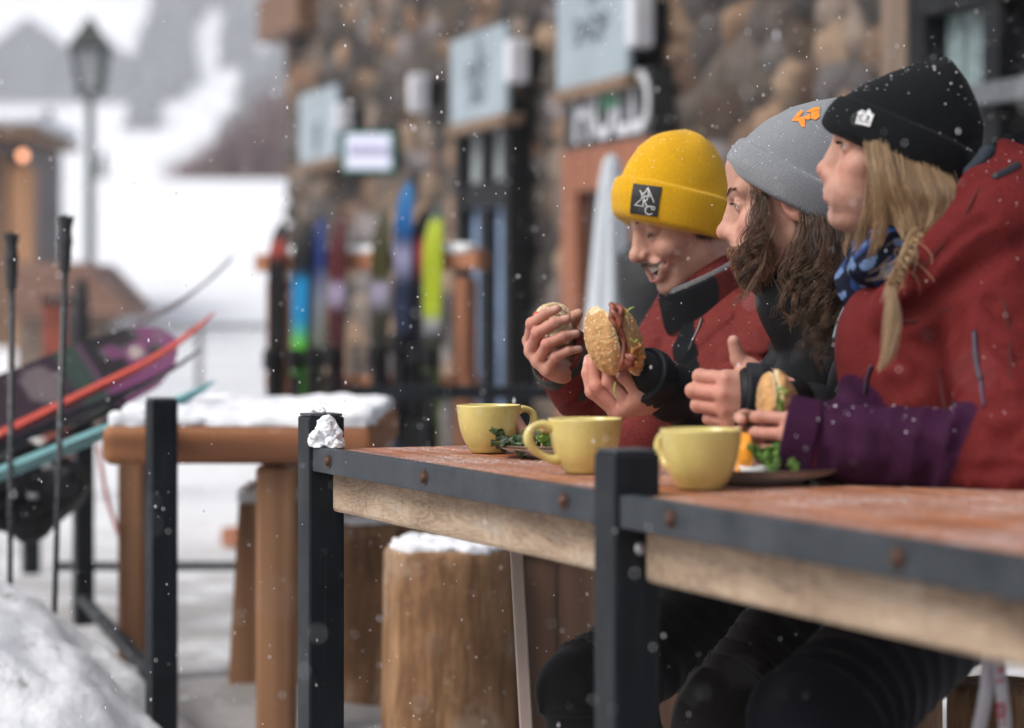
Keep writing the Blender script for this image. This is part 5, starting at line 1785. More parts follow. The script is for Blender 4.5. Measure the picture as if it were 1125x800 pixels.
def eye_parts(H, parent, iris, look=(1, 0, 0)):
    for sgn in (1, -1):
        c = H.w(H.eye * (1, sgn, 1)); r = .0122 * H.s
        bm = bmesh.new(); bmesh.ops.create_uvsphere(bm, u_segments=40, v_segments=28, radius=r)
        V = np.array([v.co[:] for v in bm.verts]); Fs = [[v.index for v in f.verts] for f in bm.faces]; bm.free()
        lk = nrm(H.R @ np.asarray(look, float))
        ca = V @ lk / r
        col = np.tile(np.array((.50, .47, .45)), (len(V), 1))
        col[ca > .885] = iris; col[ca > .97] = (.01, .01, .01)
        V = V + (np.clip(ca - .9, 0, 1) * .006 * H.s)[:, None] * lk
        obj('eye', V + c, Fs, M_eye, parent, col=col)
M_eye = vcol('eyeball', .08, 50, 0, .001, .05, 20, spec=.6)


class Hat:
    """beanie from its side outline.  front/back: photo pixels going up from the brim"""
    def __init__(self, H, d, tilt, front, back, ry, cuff, yaw=0):
        self.H = H; s = H.s
        t = math.radians(tilt)
        f, l, u = H.R.T
        self.x = f * math.cos(t) + u * math.sin(t); self.y = l; self.z = u * math.cos(t) - f * math.sin(t)
        self.B = np.stack([self.x, self.y, self.z], 1)
        org = (W(*front[0], d) + W(*back[0], d)) / 2
        # keep the hat centred on the head's own middle plane
        org = org - l * ((org - H.o) @ l)
        self.o = org
        def cv(pts):
            a = np.array([[(W(*p, d) - org) @ self.x, (W(*p, d) - org) @ self.z] for p in pts])
            a[:, 0] /= math.cos(math.radians(yaw))
            return a
        F_, B_ = cv(front), cv(back)
        self.top = max(F_[-1, 1], B_[-1, 1]) + .002
        w0 = (F_[0, 1] + B_[0, 1]) / 2
        self.w = np.linspace(w0, self.top, 240)
        def ip(a):
            yv = np.interp(self.w, np.maximum.accumulate(a[:, 1] + np.arange(len(a)) * 1e-6), a[:, 0])
            k = np.ones(15) / 15
            return np.convolve(np.pad(yv, 7, mode='edge'), k, 'valid')
        self.xf, self.xb = ip(F_), ip(B_)
        self.ryb = ry; self.cuff = cuff; self.w0 = w0

    def local(self, p):
        return (p - self.o) @ self.B

    def shell(self, q, grow=0.0):
        w = np.clip(q[:, 2], self.w0, self.top)
        xf = np.interp(w, self.w, self.xf) + grow; xb = np.interp(w, self.w, self.xb) - grow
        cx, rx = (xf + xb) / 2, np.maximum((xf - xb) / 2, .004)
        v = np.clip((w - self.w0) / (self.top - self.w0), 0, 1)
        ry = np.maximum((self.ryb + grow) * np.sqrt(np.clip(1 - np.clip((v - .25) / .75, 0, 1) ** 2.6, 0, 1)), .004)
        n = np.sqrt(((q[:, 0] - cx) / rx) ** 2 + (q[:, 1] / ry) ** 2)
        return (n - 1) * np.minimum(rx, ry), cx

    def sdf(self, p):
        q = self.local(p)
        d, _ = self.shell(q, -.006)
        v_ = np.clip((q[:, 2] - self.w0) / (self.top - self.w0), 0, 1)
        d = d + .0028 * wav(q, 24, 77) + .0010 * wav(q, 70, 78) + .0035 * np.clip(v_ - .72, 0, 1) * 3.5 * np.sin(5 * np.arctan2(q[:, 1], q[:, 0] - .5 * (self.xf[-1] + self.xb[-1])) + 1)
        d = smax(d, q[:, 2] - self.top, .02)
        d = smax(d, self.w0 + .012 - q[:, 2], .004)
        c, _ = self.shell(q, .0005)
        wob = .0022 * np.sin(q[:, 0] * 31 + 1) + .002 * np.sin(q[:, 1] * 40)
        mid = self.w0 + self.cuff / 2
        cz = np.abs(q[:, 2] - mid + wob) - self.cuff / 2
        bul = -.0025 * np.clip(1 - (np.abs(q[:, 2] - mid) / (self.cuff / 2)) ** 2, 0, 1)
        c = smax(c + bul + .0010 * wav(q, 40, 79), cz, .007)
        return smin(d, c, .0025)

    def build(self, mat, parent, h=.0022, N=100):
        a = np.concatenate([self.w[[0, -1]]])
        m = max(abs(self.xf).max(), abs(self.xb).max(), self.ryb) + .03
        lo = self.o - m; hi = self.o + m
        ctr = self.o + self.z * self.top * .5
        lo = np.minimum(lo, ctr - m - self.top * .5); hi = np.maximum(hi, ctr + m + self.top * .5)
        V, Fq = surface(self.sdf, h, lo, hi)
        q = self.local(V); _, cx = self.shell(q)
        ang = np.arctan2(q[:, 1], q[:, 0] - cx)
        return obj('beanie', V, Fq, mat, parent, attrs={'rib': ang * N, 'row': q[:, 2] * 2 * math.pi / .0042})


def decal(sdf, c, n, up, pts2, lift=.0006, back=.004, thick=.0010):
    """project flat 2-d points onto a surface; c near the surface, n outward"""
    n = nrm(n); up = nrm(np.asarray(up) - n * (np.asarray(up) @ n)); rt = np.cross(up, n)
    P = np.asarray(c) + np.outer(pts2[:, 0], rt) + np.outer(pts2[:, 1], up) + n * .05
    t = np.zeros(len(P))
    for _ in range(80):
        d = sdf(P - n * t[:, None]); t += np.clip(d, -.004, .004) * .7
    return P - n * t[:, None] + n * lift, n


def decal_patch(sdf, c, n, up, w, h, m, lift, name, mat, parent, outline=None):
    """a thin cloth patch following the surface under it"""
    u = np.linspace(-.5, .5, m); A, B_ = np.meshgrid(u * w, u * h)
    P, nn = decal(sdf, c, n, up, np.stack([A.ravel(), B_.ravel()], 1), lift)
    i = np.arange(m * m).reshape(m, m)
    F1 = np.stack([i[:-1, :-1], i[:-1, 1:], i[1:, 1:], i[1:, :-1]], -1).reshape(-1, 4)
    V = np.concatenate([P, P - nn * (lift + .001)]); F = [tuple(f) for f in F1] + [tuple(f[::-1] + m * m) for f in F1]
    rim = list(i[0]) + list(i[1:, -1]) + list(i[-1, -2::-1]) + list(i[-2:0:-1, 0])
    F += [(rim[k], rim[k] + m * m, rim[(k + 1) % len(rim)] + m * m, rim[(k + 1) % len(rim)]) for k in range(len(rim))]
    return obj(name, V, F, mat, parent, False)


def decal_flat(sdf, c, n, up, polys, lift, name, mat, parent):
    """polys: list of (V2, faces)"""
    mb = MB()
    for V2, Fs in polys:
        P, nn = decal(sdf, c, n, up, np.asarray(V2, float), lift)
        mb.put(P, Fs)
    return mb.build(name, mat, parent)


def stroke(a, b, w):
    a = np.asarray(a, float); b = np.asarray(b, float); d = nrm(np.append(b - a, 0))[:2]; n = np.array([-d[1], d[0]]) * w / 2
    m = 7; t = np.linspace(0, 1, m)[:, None]; c = a + (b - a) * t
    V = np.concatenate([c + n, c - n]); F = [(i, i + m, i + m + 1, i + 1) for i in range(m - 1)]
    return V, F


def fold_noise(p, amp, seed, stretch=(1, 1, 1), freq=26):
    """cloth creases: ridged noise"""
    q = p * np.asarray(stretch)
    w = q + .03 * np.stack([wav(q, 9, seed + 1), wav(q, 9, seed + 2), wav(q, 9, seed + 3)], 1)
    r = 1 - np.abs(np.clip(wav(w, freq, seed, 5), -1, 1))
    return -amp * (r ** 2 - .4) + amp * .7 * wav(q, freq * .4, seed + 4)


def sleeve(F, pts, rad, amp, seed, lam=.045, k=.03):
    """tapered arm of a jacket with creases running round it, deepest at the elbow"""
    pts = [np.asarray(p, float) for p in pts]
    seg = [np.linalg.norm(pts[i + 1] - pts[i]) for i in range(len(pts) - 1)]
    cum = np.concatenate([[0], np.cumsum(seg)])
    def f(p):
        d = np.full(len(p), 9.); tt = np.zeros(len(p))
        for i in range(len(pts) - 1):
            ab = pts[i + 1] - pts[i]
            t = np.clip((p - pts[i]) @ ab / (ab @ ab), 0, 1)
            e = np.linalg.norm(p - pts[i] - t[:, None] * ab, axis=1) - (rad[i] + (rad[i + 1] - rad[i]) * t)
            m = e < d; tt[m] = cum[i] + t[m] * seg[i]
            d = smin(d, e, .02)
        el = np.exp(-((tt - cum[1]) / .10) ** 2) if len(pts) > 2 else .5
        w = np.sin(tt * 2 * math.pi / lam + 2.2 * wav(p, 11, seed) + 1.1 * wav(p, 24, seed + 1))
        mod = np.clip(.55 + .6 * wav(p, 8, seed + 2), 0, 1.2)
        return d - amp * (.35 + .65 * el) * mod * (1 - np.abs(w)) ** 1.5 * 1.6 + amp * .4
    P = np.array(pts); r = max(rad) + amp * 2
    F.add(f, P.min(0) - r, P.max(0) + r, k)


def collar_shell(F, a, b, ra, rb, th, cut_c, cut_n, k=.006, squash=None):
    """open stand collar: hollow tapered tube cut by a plane"""
    a = np.asarray(a); b = np.asarray(b)
    def f(p):
        ab = b - a
        t = np.clip(((p - a) @ ab) / (ab @ ab), -.3, 1.5)
        r = ra + (rb - ra) * np.clip(t, 0, 1)
        dist = np.linalg.norm(p - a - ((p - a) @ ab / (ab @ ab))[:, None] * ab, axis=1) - r
        dist = dist + .004 * wav(p, 20, 61)
        d = np.abs(dist) - th
        d = smax(d, (p - cut_c) @ cut_n, .005)
        d = smax(d, -(p - a) @ nrm(ab) - .01, .01)
        return d
    m = max(ra, rb) + .03
    F.add(f, np.minimum(a, b) - m, np.maximum(a, b) + m, k)


def dist_poly(V, pts):
    d = np.full(len(V), 9.)
    for i in range(len(pts) - 1):
        d = np.minimum(d, sd_rc(V, pts[i], pts[i + 1], 0, 0))
    return d


def cloth_mat(name, fuzz=0.0, rough=.75, weave=900, bs=.25, spec=.07):
    t = NT(name)
    a = t.attr('Col').outputs['Color']
    f = t.noise(weave, 2, .6); g = t.noise(24, 5, .6)
    sp = t.noise(330, 3, .75)
    c = t.mix(1.0, a, t.ramp(g, [(.3, (.84, .84, .84)), (.7, (1.08, 1.08, 1.08))]), 'MULTIPLY')
    hz_ = t.noise(420, 3, .75)
    c = t.mix(1.0, c, t.ramp(hz_, [(.34, (.62, .60, .62)), (.5, (.95, .95, .95)), (.68, (1.45, 1.5, 1.5))]), 'MULTIPLY')
    c = t.mix(t.ramp(sp, [(.70, (0, 0, 0)), (.78, (.35, .35, .35))]), c, (.55, .55, .58))         # melting snow specks
    t.set(color=c, rough=rough, sheen=fuzz, spec=spec)
    t.bump(t.math('ADD', f, t.math('MULTIPLY', g, 1.5)), bs, .002)
    return t.m
M_shell = cloth_mat('shell_fabric'); M_puff = cloth_mat('quilted_nylon', .0, .5, 500, .15, .16)
M_pants = cloth_mat('trouser_fabric', .1, .8)

BLACK = np.array((.0065, .0075, .009)); MAROON = np.array((.145, .026, .023)); WRED = np.array((.122, .0145, .0145)); PURPLE = np.array((.036, .0085, .031))


def inner_body(F, H, neck0, chest, pelvis, arms, legs):
    """the body under the clothes, one skin with the head and hands"""
    F.rc(H.w((-.012, 0, -.045)), neck0, .056 * H.s * (.86 if H.female else 1), .060 * (.85 if H.female else 1), .02)
    F.rc(neck0, chest, .055, .045, .03); F.rc(chest, pelvis, .045, .05, .03)
    for pts in arms:
        F.rc(chest, pts[0], .035, .03, .03)
        F.chain(pts, [.026, .022, .024][:len(pts)], .02, .01)
    for pts in legs:
        F.chain(pts, [.045, .035, .03], .03, .01)

def boots(ankle, parent, fwd):
    F = Field(); a = np.array([ankle[0], ankle[1], 0.0]); f = nrm(np.append(fwd[:2], 0))
    F.rc(a + (0, 0, .20), a + (0, 0, .07), .062, .058, .02)
    F.rc(a + (0, 0, .055), a + f * .16 + (0, 0, .045), .052, .042, .02)
    F.post.append(lambda p: np.where(p[:, 2] < .008, .05, 0))
    V, Fq = surface(F, .007)
    obj('boot', V, Fq, plain('dark_boot', (.018, .017, .017), .7), parent)
BODY_H = .0021
S_FWD = np.array([-.95, -.30, 0.0])

# ---------------------------------------------------------------- the man in the yellow beanie
H1 = Head((713, 254), 4.26, 18, 24, 1.0, roll=0, smile=True, ears=False, eye_open=.06)
hat1 = Hat(H1, 4.26, 37, [(685, 239), (681, 232), (680, 213), (683, 197), (693, 176), (707, 158), (725, 146), (742, 141), (757, 139.5)],
           [(812, 268), (819, 250), (823, 225), (822, 200), (815, 175), (803, 156), (788, 146), (775, 141.5), (766, 140)], .090, .072, 12)
H1.hat = hat1
p1 = thing('person', tuple(W(880, 610, 4.42) * (1, 1, 0) + (0, 0, .455)), 'laughing man in yellow beanie and dark red jacket, holding up the end of a bun', 'person', None)
SL, SR = W(862, 354, 4.14), W(765, 348, 4.48)
EL, WLw = W(805, 470, 4.02), W(668, 492, 3.80)
ER, WRw = W(698, 468, 4.22), W(626, 404, 4.06)
chest = W(825, 425, 4.32); pelvis = W(895, 600, 4.44); neck0 = W(792, 330, 4.33)
kneeA, kneeB = W(645, 760, 4.02), W(665, 745, 4.25)
F = Field()
F.add(H1.sdf, H1.o - .16, H1.o + .16, 0)
tips = []
inner_body(F, H1, neck0, chest, pelvis, [(SL, EL, WLw), (SR, ER, WRw)], [(pelvis + (.0, -.08, 0), kneeA, W(690, 0, 4.0) * (1, 1, 0) + (0, 0, .1)), (pelvis + (.03, .08, 0), kneeB, W(700, 0, 4.25) * (1, 1, 0) + (0, 0, .1))])
hB, hL = add_hand(F, WRw, (-.60, -.70, .25), (-.55, .20, .80), True, [(48, 46, 24), (54, 50, 26), (60, 52, 28), (64, 50, 28)], [(.038, .036, -.044), (.052, .034, -.070), (.064, .026, -.086)], 1.04, (3, 0, -2, -5), 1.05, tips)
add_hand(F, WLw, (-.9, -.3, -.05), (.25, -.9, .1), False, [(20, 30, 15)] * 4, [(.055, .050, -.015), (.083, .060, -.02), (.105, .062, -.02)], 1.0, (3, 0, -3, -7), 1.0, tips)
V, Fq = surface(F, BODY_H)
body1_f = F
cols = skin_cols(V, H1, [(hL((.13, 0, -.03)), .05)], tips, .28, (.35, (.24, .14, .10)))
obj('body', V, Fq, M_skin, p1, col=cols)
eye_parts(H1, p1, (.10, .06, .03), (1, .0, -.55))
# teeth: two curved rows
mb = MB()
def teeth_row(z0, z1, x0, up, y_max=.0245):
    ys_ = np.linspace(-y_max, y_max, 57)
    xs_ = x0 - 11.5 * ys_ ** 2
    zs_ = 8.5 * ys_ ** 2
    ph = np.abs(np.sin((ys_ + .0043) / .0082 * math.pi))
    tk = .0012 * np.sqrt(ph)
    rows = []
    for f_, b_ in ((0, 0), (1, 0), (1, 1), (0, 1)):
        tip_in = .0007 * (1 - ph)
        zz_ = (z1 + tip_in * up) if f_ else np.full(57, z0)
        rows.append(np.stack([xs_ + (tk if not b_ else -.003), ys_, zz_ + zs_], 1))
    V_ = np.concatenate(rows); n = 57
    Fs_ = [(r * n + i, r * n + i + 1, ((r + 1) % 4) * n + i + 1, ((r + 1) % 4) * n + i) for r in range(4) for i in range(n - 1)]
    return H1.w(V_), Fs_
mb.put(*teeth_row(-.0470, -.0582, .0955, 1, .032)); mb.put(*teeth_row(-.0725, -.0672, .0915, -1, .022))
t = NT('tooth_enamel'); t.set(color=(.70, .66, .58), rough=.2, spec=.5, sss=.1)
mb.build('teeth', t.m, p1, True)
# brows, moustache, sideburn
def hair_patch(H, pts, n, length, dirn, jit, r, seed, m=7, spread=.004, curl=0, snap=True):
    """short hairs growing along a curve on the face (head coordinates)"""
    g = np.random.default_rng(seed); P = spline(pts, 200); L_ = []
    if snap:
        nn = P - np.array([.02, 0, 0]); nn[:, 2] *= .3; nn /= np.linalg.norm(nn, axis=1)[:, None]
        P = P + nn * .014
        for _ in range(14):
            P = P - nn * (H.sdf(H.w(P)) / H.s * .8)[:, None]
        P0_ = spline(pts, 200)
        P = P[np.linalg.norm(P - P0_, axis=1) < .012]
        if len(P) < 8:
            return None, None, None
        spread = spread * .6
    for _ in range(n):
        b = P[g.integers(0, len(P))] + g.normal(size=3) * spread
        d = nrm(np.asarray(dirn(b) if callable(dirn) else dirn) + g.normal(size=3) * jit)
        ln = length * g.uniform(.6, 1.2); t_ = np.linspace(0, 1, m)[:, None]
        q = b + d * ln * t_ + np.array([0, 0, -1]) * ln * .18 * t_ ** 2
        if curl:
            q = q + curl * ln * np.sin(t_ * g.uniform(3, 7) + g.uniform(0, 6)) * nrm(g.normal(size=3))
        L_.append(H.w(q))
    return strands(L_, r * H.s, None, 4)
M_brown = hairmat('dark_brown_hair', (.022, .012, .007), (.085, .045, .022))
for sg in (1, -1):
    V, Fq, rn_ = hair_patch(H1, [(.0960, .012 * sg, .0345), (.0900, .028 * sg, .0415), (.074, .044 * sg, .0385)], 230, .0085, lambda b, sg=sg: (-.35, .8 * sg, .12), .15, .00030, 5 + sg, 5, .0016)
    if V is not None: obj('eyebrow', V, Fq, M_brown, p1, attrs={'rnd': rn_})
L_ = []
V, Fq, rn_ = hair_patch(H1, [(.0905, -.030, -.0415), (.1010, -.013, -.0385), (.1055, 0, -.0385), (.1010, .013, -.0385), (.0905, .030, -.0415)], 560, .0072, lambda b: (.25, 1.3 * np.sign(b[1]) * min(1, abs(b[1]) * 60), -.75), .2, .00024, 12, 5, .0022)
obj('moustache', V, Fq, hairmat('moustache_hair', (.04, .02, .012), (.15, .08, .045)), p1, attrs={'rnd': rn_})
V, Fq, rn_ = hair_patch(H1, [(.018, .068, .012), (.014, .067, -.004), (.006, .066, -.018), (-.02, .066, -.03), (-.05, .055, -.045)], 420, .014, (.1, .15, -1), .25, .0004, 13, 6, .004)
obj('sideburn', V, Fq, M_brown, p1, attrs={'rnd': rn_})
for sg in (1, -1):
    V, Fq, rn_ = hair_patch(H1, [(.0845, .022 * sg, .0105), (.0868, .031 * sg, .0098), (.0820, .041 * sg, .0115)], 60, .0062, lambda b, sg=sg: (.8, .2 * sg, -.7), .12, .00028, 14 + sg, 5, .0003)
    obj('eyelash', V, Fq, M_brown, p1, attrs={'rnd': rn_})
M_yel = knit('yellow_wool', (.66, .36, .010), None, 'rib', .30, .10, .15)
hat1.build(M_yel, p1, .0022, 120)
pc = W(708, 220, 4.16); pn = nrm(hat1.y * .80 + hat1.x * .55)
up_ = hat1.z
patch_c = hat1.o + hat1.x * .072 + hat1.y * .055 + hat1.z * .036
# the patch centre is where the photo shows it, found along the sight line
def hit_sdf(f, px, py, d0, d1, n=900):
    dd = np.linspace(d0, d1, n); P = np.array([W(px, py, d) for d in dd]); k = np.argmax(f(P) < 0)
    return P[k]
patch_c = hit_sdf(hat1.sdf, 708.5, 220, 4.0, 4.5)
eps = .003
def grad(f, c):
    return nrm([(f(np.array([c + np.eye(3)[i] * eps]))[0] - f(np.array([c - np.eye(3)[i] * eps]))[0]) for i in range(3)])
pn = grad(hat1.sdf, patch_c)
pt = decal_patch(hat1.sdf, patch_c, pn, up_ + .05 * hat1.x, .052, .053, 16, .0022, 'hat_patch', plain('black_patch', (.010, .010, .012), .6, .2, 200, 400, .3, .0008), p1)
k_ = .0175
S_ = [stroke((-.62, .92), (-.30, .50), .10), stroke((.02, .92), (-.30, .50), .10), stroke((-.30, .50), (-.30, .10), .10),       # Y
      stroke((-.98, -.62), (-.30, .10), .07), stroke((.15, 1.30), (1.0, -.10), .08), stroke((.15, 1.30), (-.08, .70), .08), stroke((-.98, -.62), (.05, -.62), .07),   # outline
      stroke((-.08, .45), (-.08, -.55), .10), stroke((-.08, .45), (.25, .38), .09), stroke((.25, .38), (.28, .05), .09), stroke((.28, .05), (-.08, -.05), .09), stroke((.02, -.05), (.32, -.55), .10),   # R
      stroke((.15, 1.30), (.42, .30), .08), stroke((.2, .55), (.60, .50), .06)]                                              # A
cc_ = [(.62 + .42 * math.cos(a), -.95 + .42 * math.sin(a)) for a in np.linspace(.9, 5.6, 10)]
S_ += [stroke(cc_[i], cc_[i + 1], .10) for i in range(9)]
cc_ = [(.98 + .17 * math.cos(a), -.68 + .17 * math.sin(a)) for a in np.linspace(0, 6.283, 9)]
S_ += [stroke(cc_[i], cc_[i + 1], .08) for i in range(8)]
decal_flat(hat1.sdf, patch_c, pn, up_ + .05 * hat1.x, [(v * k_, f) for v, f in S_], .0028, 'patch_logo', plain('white_thread', (.72, .72, .72), .7, .05, 50, 0, 0), pt)

# jacket
aR = nrm(WRw - ER)
J = Field()
J.rc(W(888, 560, 4.42), chest, .150, .142, .05)
J.rc(chest + (.03, .10, 0), chest + (-.03, -.09, 0), .125, .125, .06)
J.rc(SL + (.02, .02, -.01), SR + (.02, .0, -.01), .080, .080, .06)
J.rc(neck0 + (0.01, 0, -.03), neck0 + (-.01, 0, .012), .098, .082, .04)
sleeve(J, [SL, EL, WLw + (.05, .01, 0)], [.076, .064, .050], .007, 71, .07)
sleeve(J, [SR, ER, WRw + aR * .004], [.078, .078, .061], .005, 75, .06)
aR = nrm(WRw - ER)
cuffc = WRw + aR * .020
J.rc(cuffc + aR * .015, cuffc + aR * .08, .040, .05, .004, '-')
def groove(F_, pts, r, k=.016, d0=3.6, d1=4.8):
    q = [hit_sdf(F_, x, y, d0, d1) for x, y in pts]
    q = [c_ for c_ in q if F_(c_[None])[0] < 0]
    q = [c_ for i_, c_ in enumerate(q) if abs(c_[1] - np.median([e[1] for e in q])) < .07]
    if len(q) < 2:
        q = [np.array([0, 0, -5.0]), np.array([0, .01, -5.0])]
    q = spline(q, 3 * len(q)); n = len(q)
    return q, [max(r * math.sin(math.pi * min(1, (.12 + .88 * i / (n - 1)))) ** .5, r * .25) for i in range(n)], k
GR = [groove(J, *a_) for a_ in (
    ([(752, 400), (775, 376), (800, 356), (826, 340)], .008), ([(782, 352), (812, 366), (842, 366), (862, 356)], .008),
    ([(770, 412), (796, 398), (826, 392), (858, 398)], .007), ([(800, 334), (830, 328), (856, 332)], .006), ([(704, 408), (716, 392), (726, 372)], .005),
    ([(836, 404), (850, 384), (868, 376)], .006), ([(652, 452), (664, 438), (668, 420)], .006), ([(640, 440), (650, 424), (648, 410)], .005))]
for q_, r_, k_g in GR:
    J.chain(q_, r_, k_g, .005, '-')
J.post.append(lambda p: fold_noise(p, .0085, 90, (1, 1, .75), 17) + .0012 * wav(p, 60, 8))
V, Fq = surface(J, .004)
col = np.tile(MAROON, (len(V), 1))
far = ((V - SR) @ nrm(SL - SR) < .03) & (V[:, 0] < .26)
pl = [hit_sdf(J, x, y, 3.7, 4.7) for x, y in ((752, 340), (750, 365), (752, 390), (756, 410))]
dpl = dist_poly(V, pl)
col = np.where((dpl < .026)[:, None], BLACK, col)
col = np.where((V[:, 2] < .70)[:, None], MAROON * .9, col)
obj('jacket', V, Fq, M_shell, p1, col=col)
# rolled olive grey cuff of the raised arm
Cu = Field()
c0, c1_ = cuffc - aR * .050, cuffc + aR * .022
Cu.rc(c0, c1_, .0560, .0510, .003); Cu.rc(c0 - aR * .06, c1_ + aR * .08, .0470, .0455, .003, '-')
Cu.post.append(lambda p: .0022 * wav(p, 40, 31))
lo_, hi_ = np.minimum(c0, c1_) - .07, np.maximum(c0, c1_) + .07
V, Fq = surface(lambda p: smax(smax(Cu(p), (p - c1_) @ aR - .0, .004), -(p - c0) @ aR, .004), .0025, lo_, hi_)
obj('cuff', V, Fq, cloth_mat('olive_cuff_fabric', .1, .6), p1, col=np.tile(np.array((.040, .042, .036)), (len(V), 1)))
# stand collar with grey fleece lining
CL = Field(); nk_a, nk_b = neck0 + (.012, 0, -.045), neck0 + (-.022, -.005, .075)
cn = nrm((-.52, -.12, 1.0)); cc_p = W(776, 300, 4.3)
collar_shell(CL, nk_a, nk_b, .103, .096, .0055, cc_p, cn)
V, Fq = surface(CL, .003)
dpl = dist_poly(V, [hit_sdf(CL, x, y, 3.9, 4.6) for x, y in ((730, 338), (745, 330), (760, 322))])
col = np.where((dpl < .05)[:, None], BLACK, MAROON * .45)
obj('collar', V, Fq, M_shell, p1, col=col)
CL2 = Field(); collar_shell(CL2, nk_a, nk_b, .0945, .0885, .0045, cc_p + cn * .007, cn)
V, Fq = surface(CL2, .003)
obj('collar_lining', V, Fq, cloth_mat('grey_fleece', .5, .95, 500, .5), p1, col=np.tile(np.array((.135, .135, .145)), (len(V), 1)))
# chest pocket zip
zs = [(0, .001, 0) + hit_sdf(J, x, y, 3.7, 4.6) for x, y in ((772, 350), (768, 362), (762, 374), (757, 386))]
MB().tube(spline(zs, 14) + (-.001, -.001, 0), .0026, 8).build('pocket_zip', plain('black_zip', (.01, .01, .012), .5), p1, True)
MB().tube(spline(zs[:3], 10) + (-.003, -.0062, .0), .0013, 6).build('zip_pull', plain('silver_pull', (.55, .56, .58), .3, .1, 20, 0, 0, metal=.7), p1, True)
def trousers(legs, radii, c, parent, seed, h=.006):
    Pn = Field()
    for pts, r in zip(legs, radii):
        sleeve(Pn, pts, r, .011, seed, .07, .05); seed += 5
    Pn.post.append(lambda p: fold_noise(p, .006, seed, (1, 1, .8), 13))
    V, Fq = surface(Pn, h)
    obj('trousers', V, Fq, M_pants, parent, col=np.tile(np.asarray(c), (len(V), 1)))
trousers([(pelvis + (.0, -.08, 0.02), kneeA, W(690, 0, 4.0) * (1, 1, 0) + (0, 0, .12)), (pelvis + (.03, .08, .02), kneeB, W(705, 0, 4.25) * (1, 1, 0) + (0, 0, .12))], [(.12, .082, .075), (.12, .08, .075)], (.011, .0115, .013), p1, 130)
for x_, y_ in ((690, 4.0), (705, 4.25)):
    boots(W(x_, 0, y_), p1, S_FWD)

# the bun end he holds up
be = thing('bun_end', tuple(hL((.080, .030, -.060))), 'oat topped end of a bun held up in the bare hand with olive cuff', 'bread')
fl = Field(); bc = hL((.072, .046, -.046))
fl.ell(bc, (.030, .024, .024), None, .01); fl.ell(bc + (.012, .0, -.020), (.022, .020, .028), None, .01)
fl.post.append(lambda p: .0026 * wav(p, 150, 4) + .0016 * wav(p, 380, 5))
V, Fq = surface(fl, .0012)
sh = np.clip(.5 + .5 * wav(V, 190, 9), 0, 1)[:, None]
obj('crumb', V, Fq, M_bread, be, col=np.array((.45, .30, .16)) * (1 - sh) + np.array((.78, .66, .46)) * sh)
g = np.random.default_rng(41); mb = MB()
for _ in range(170):
    d_ = nrm(g.normal(size=3)); d_[2] = abs(d_[2]); pt_ = bc + d_ * (.0300, .024, .024)
    t1 = nrm(np.cross(d_, g.normal(size=3))); mb.box(pt_ + d_ * .0006, (.0062, .0036, .0009), np.stack([t1, np.cross(d_, t1), d_], 1))
mb.build('oats', plain('oat_flakes', (.70, .56, .36), .8, .25, 300, 0, 0), be)
fl = Field(); fl.ell(bc + (-.027, -.012, .002), (.007, .006, .008)); V, Fq = surface(fl, .001); obj('tomato', V, Fq, M_tomato, be)

# ---------------------------------------------------------------- the man in the grey beanie
H2 = Head((809, 226), 3.80, -11, 12, 1.02, ears=True, eye_open=.40)
hat2 = Hat(H2, 3.80, 42, [(801, 187), (797, 172), (806, 158), (816, 146), (836, 128), (862, 115), (890, 108), (915, 105), (930, 106)],
           [(931, 262), (950, 240), (964, 212), (972, 180), (972, 150), (964, 128), (952, 115), (940, 108), (934, 106.5)], .092, .056, 0)
H2.hat = hat2
p2 = thing('person', tuple(W(985, 600, 3.92) * (1, 1, 0) + (0, 0, .455)), 'long haired bearded man in grey beanie and black quilted jacket, in profile', 'person', None)
SL, SR = W(965, 378, 3.64), W(905, 372, 4.04)
EL, WLw = W(975, 505, 3.48), W(868, 442, 3.36)
ER, WRw = W(850, 492, 3.78), W(746, 434, 3.61)
chest = W(952, 450, 3.86); pelvis = W(985, 590, 3.94); neck0 = W(900, 325, 3.85)
kneeA, kneeB = W(800, 790, 3.48), W(815, 770, 3.72)
F = Field(); F.add(H2.sdf, H2.o - .17, H2.o + .17, 0); tips = []
legs2 = [(pelvis + (0, -.08, 0), kneeA, np.array([kneeA[0] + .05, kneeA[1], .1])), (pelvis + (.03, .08, 0), kneeB, np.array([kneeB[0] + .05, kneeB[1], .1]))]
inner_body(F, H2, neck0, chest, pelvis, [(SL, EL, WLw), (SR, ER, WRw)], legs2)
B3, L3 = add_hand(F, WLw, (-1, -.10, .06), (.12, -.05, 1), False, [(44, 96, 60), (40, 98, 60), (40, 98, 60), (42, 96, 60)], [(.058, .042, -.014), (.073, .054, -.014), (.082, .078, -.010)], 1.02, (-2, 0, 1, 3), 1.10, tips)
B2, L2 = add_hand(F, WRw, (-.86, -.42, -.16), (-.42, .86, -.25), True, [(52, 38, 22), (56, 40, 24), (60, 42, 24), (64, 42, 24)], [(.052, .048, -.034), (.078, .050, -.058), (.098, .040, -.076)], 1.06, (4, 1, -4, -10), 1.06, tips)
V, Fq = surface(F, BODY_H)
cols = skin_cols(V, H2, [(L3((.12, 0, 0)), .05), (L2((.12, 0, -.03)), .05)], tips, .45, (.8, (.16, .075, .04)))
obj('body', V, Fq, M_skin, p2, col=cols)
eye_parts(H2, p2, (.10, .13, .14), (1, .05, 0))
hat2.build(knit('grey_wool', (.215, .23, .25), None, 'rib', .6, .35, .2), p2, .0022, 150)
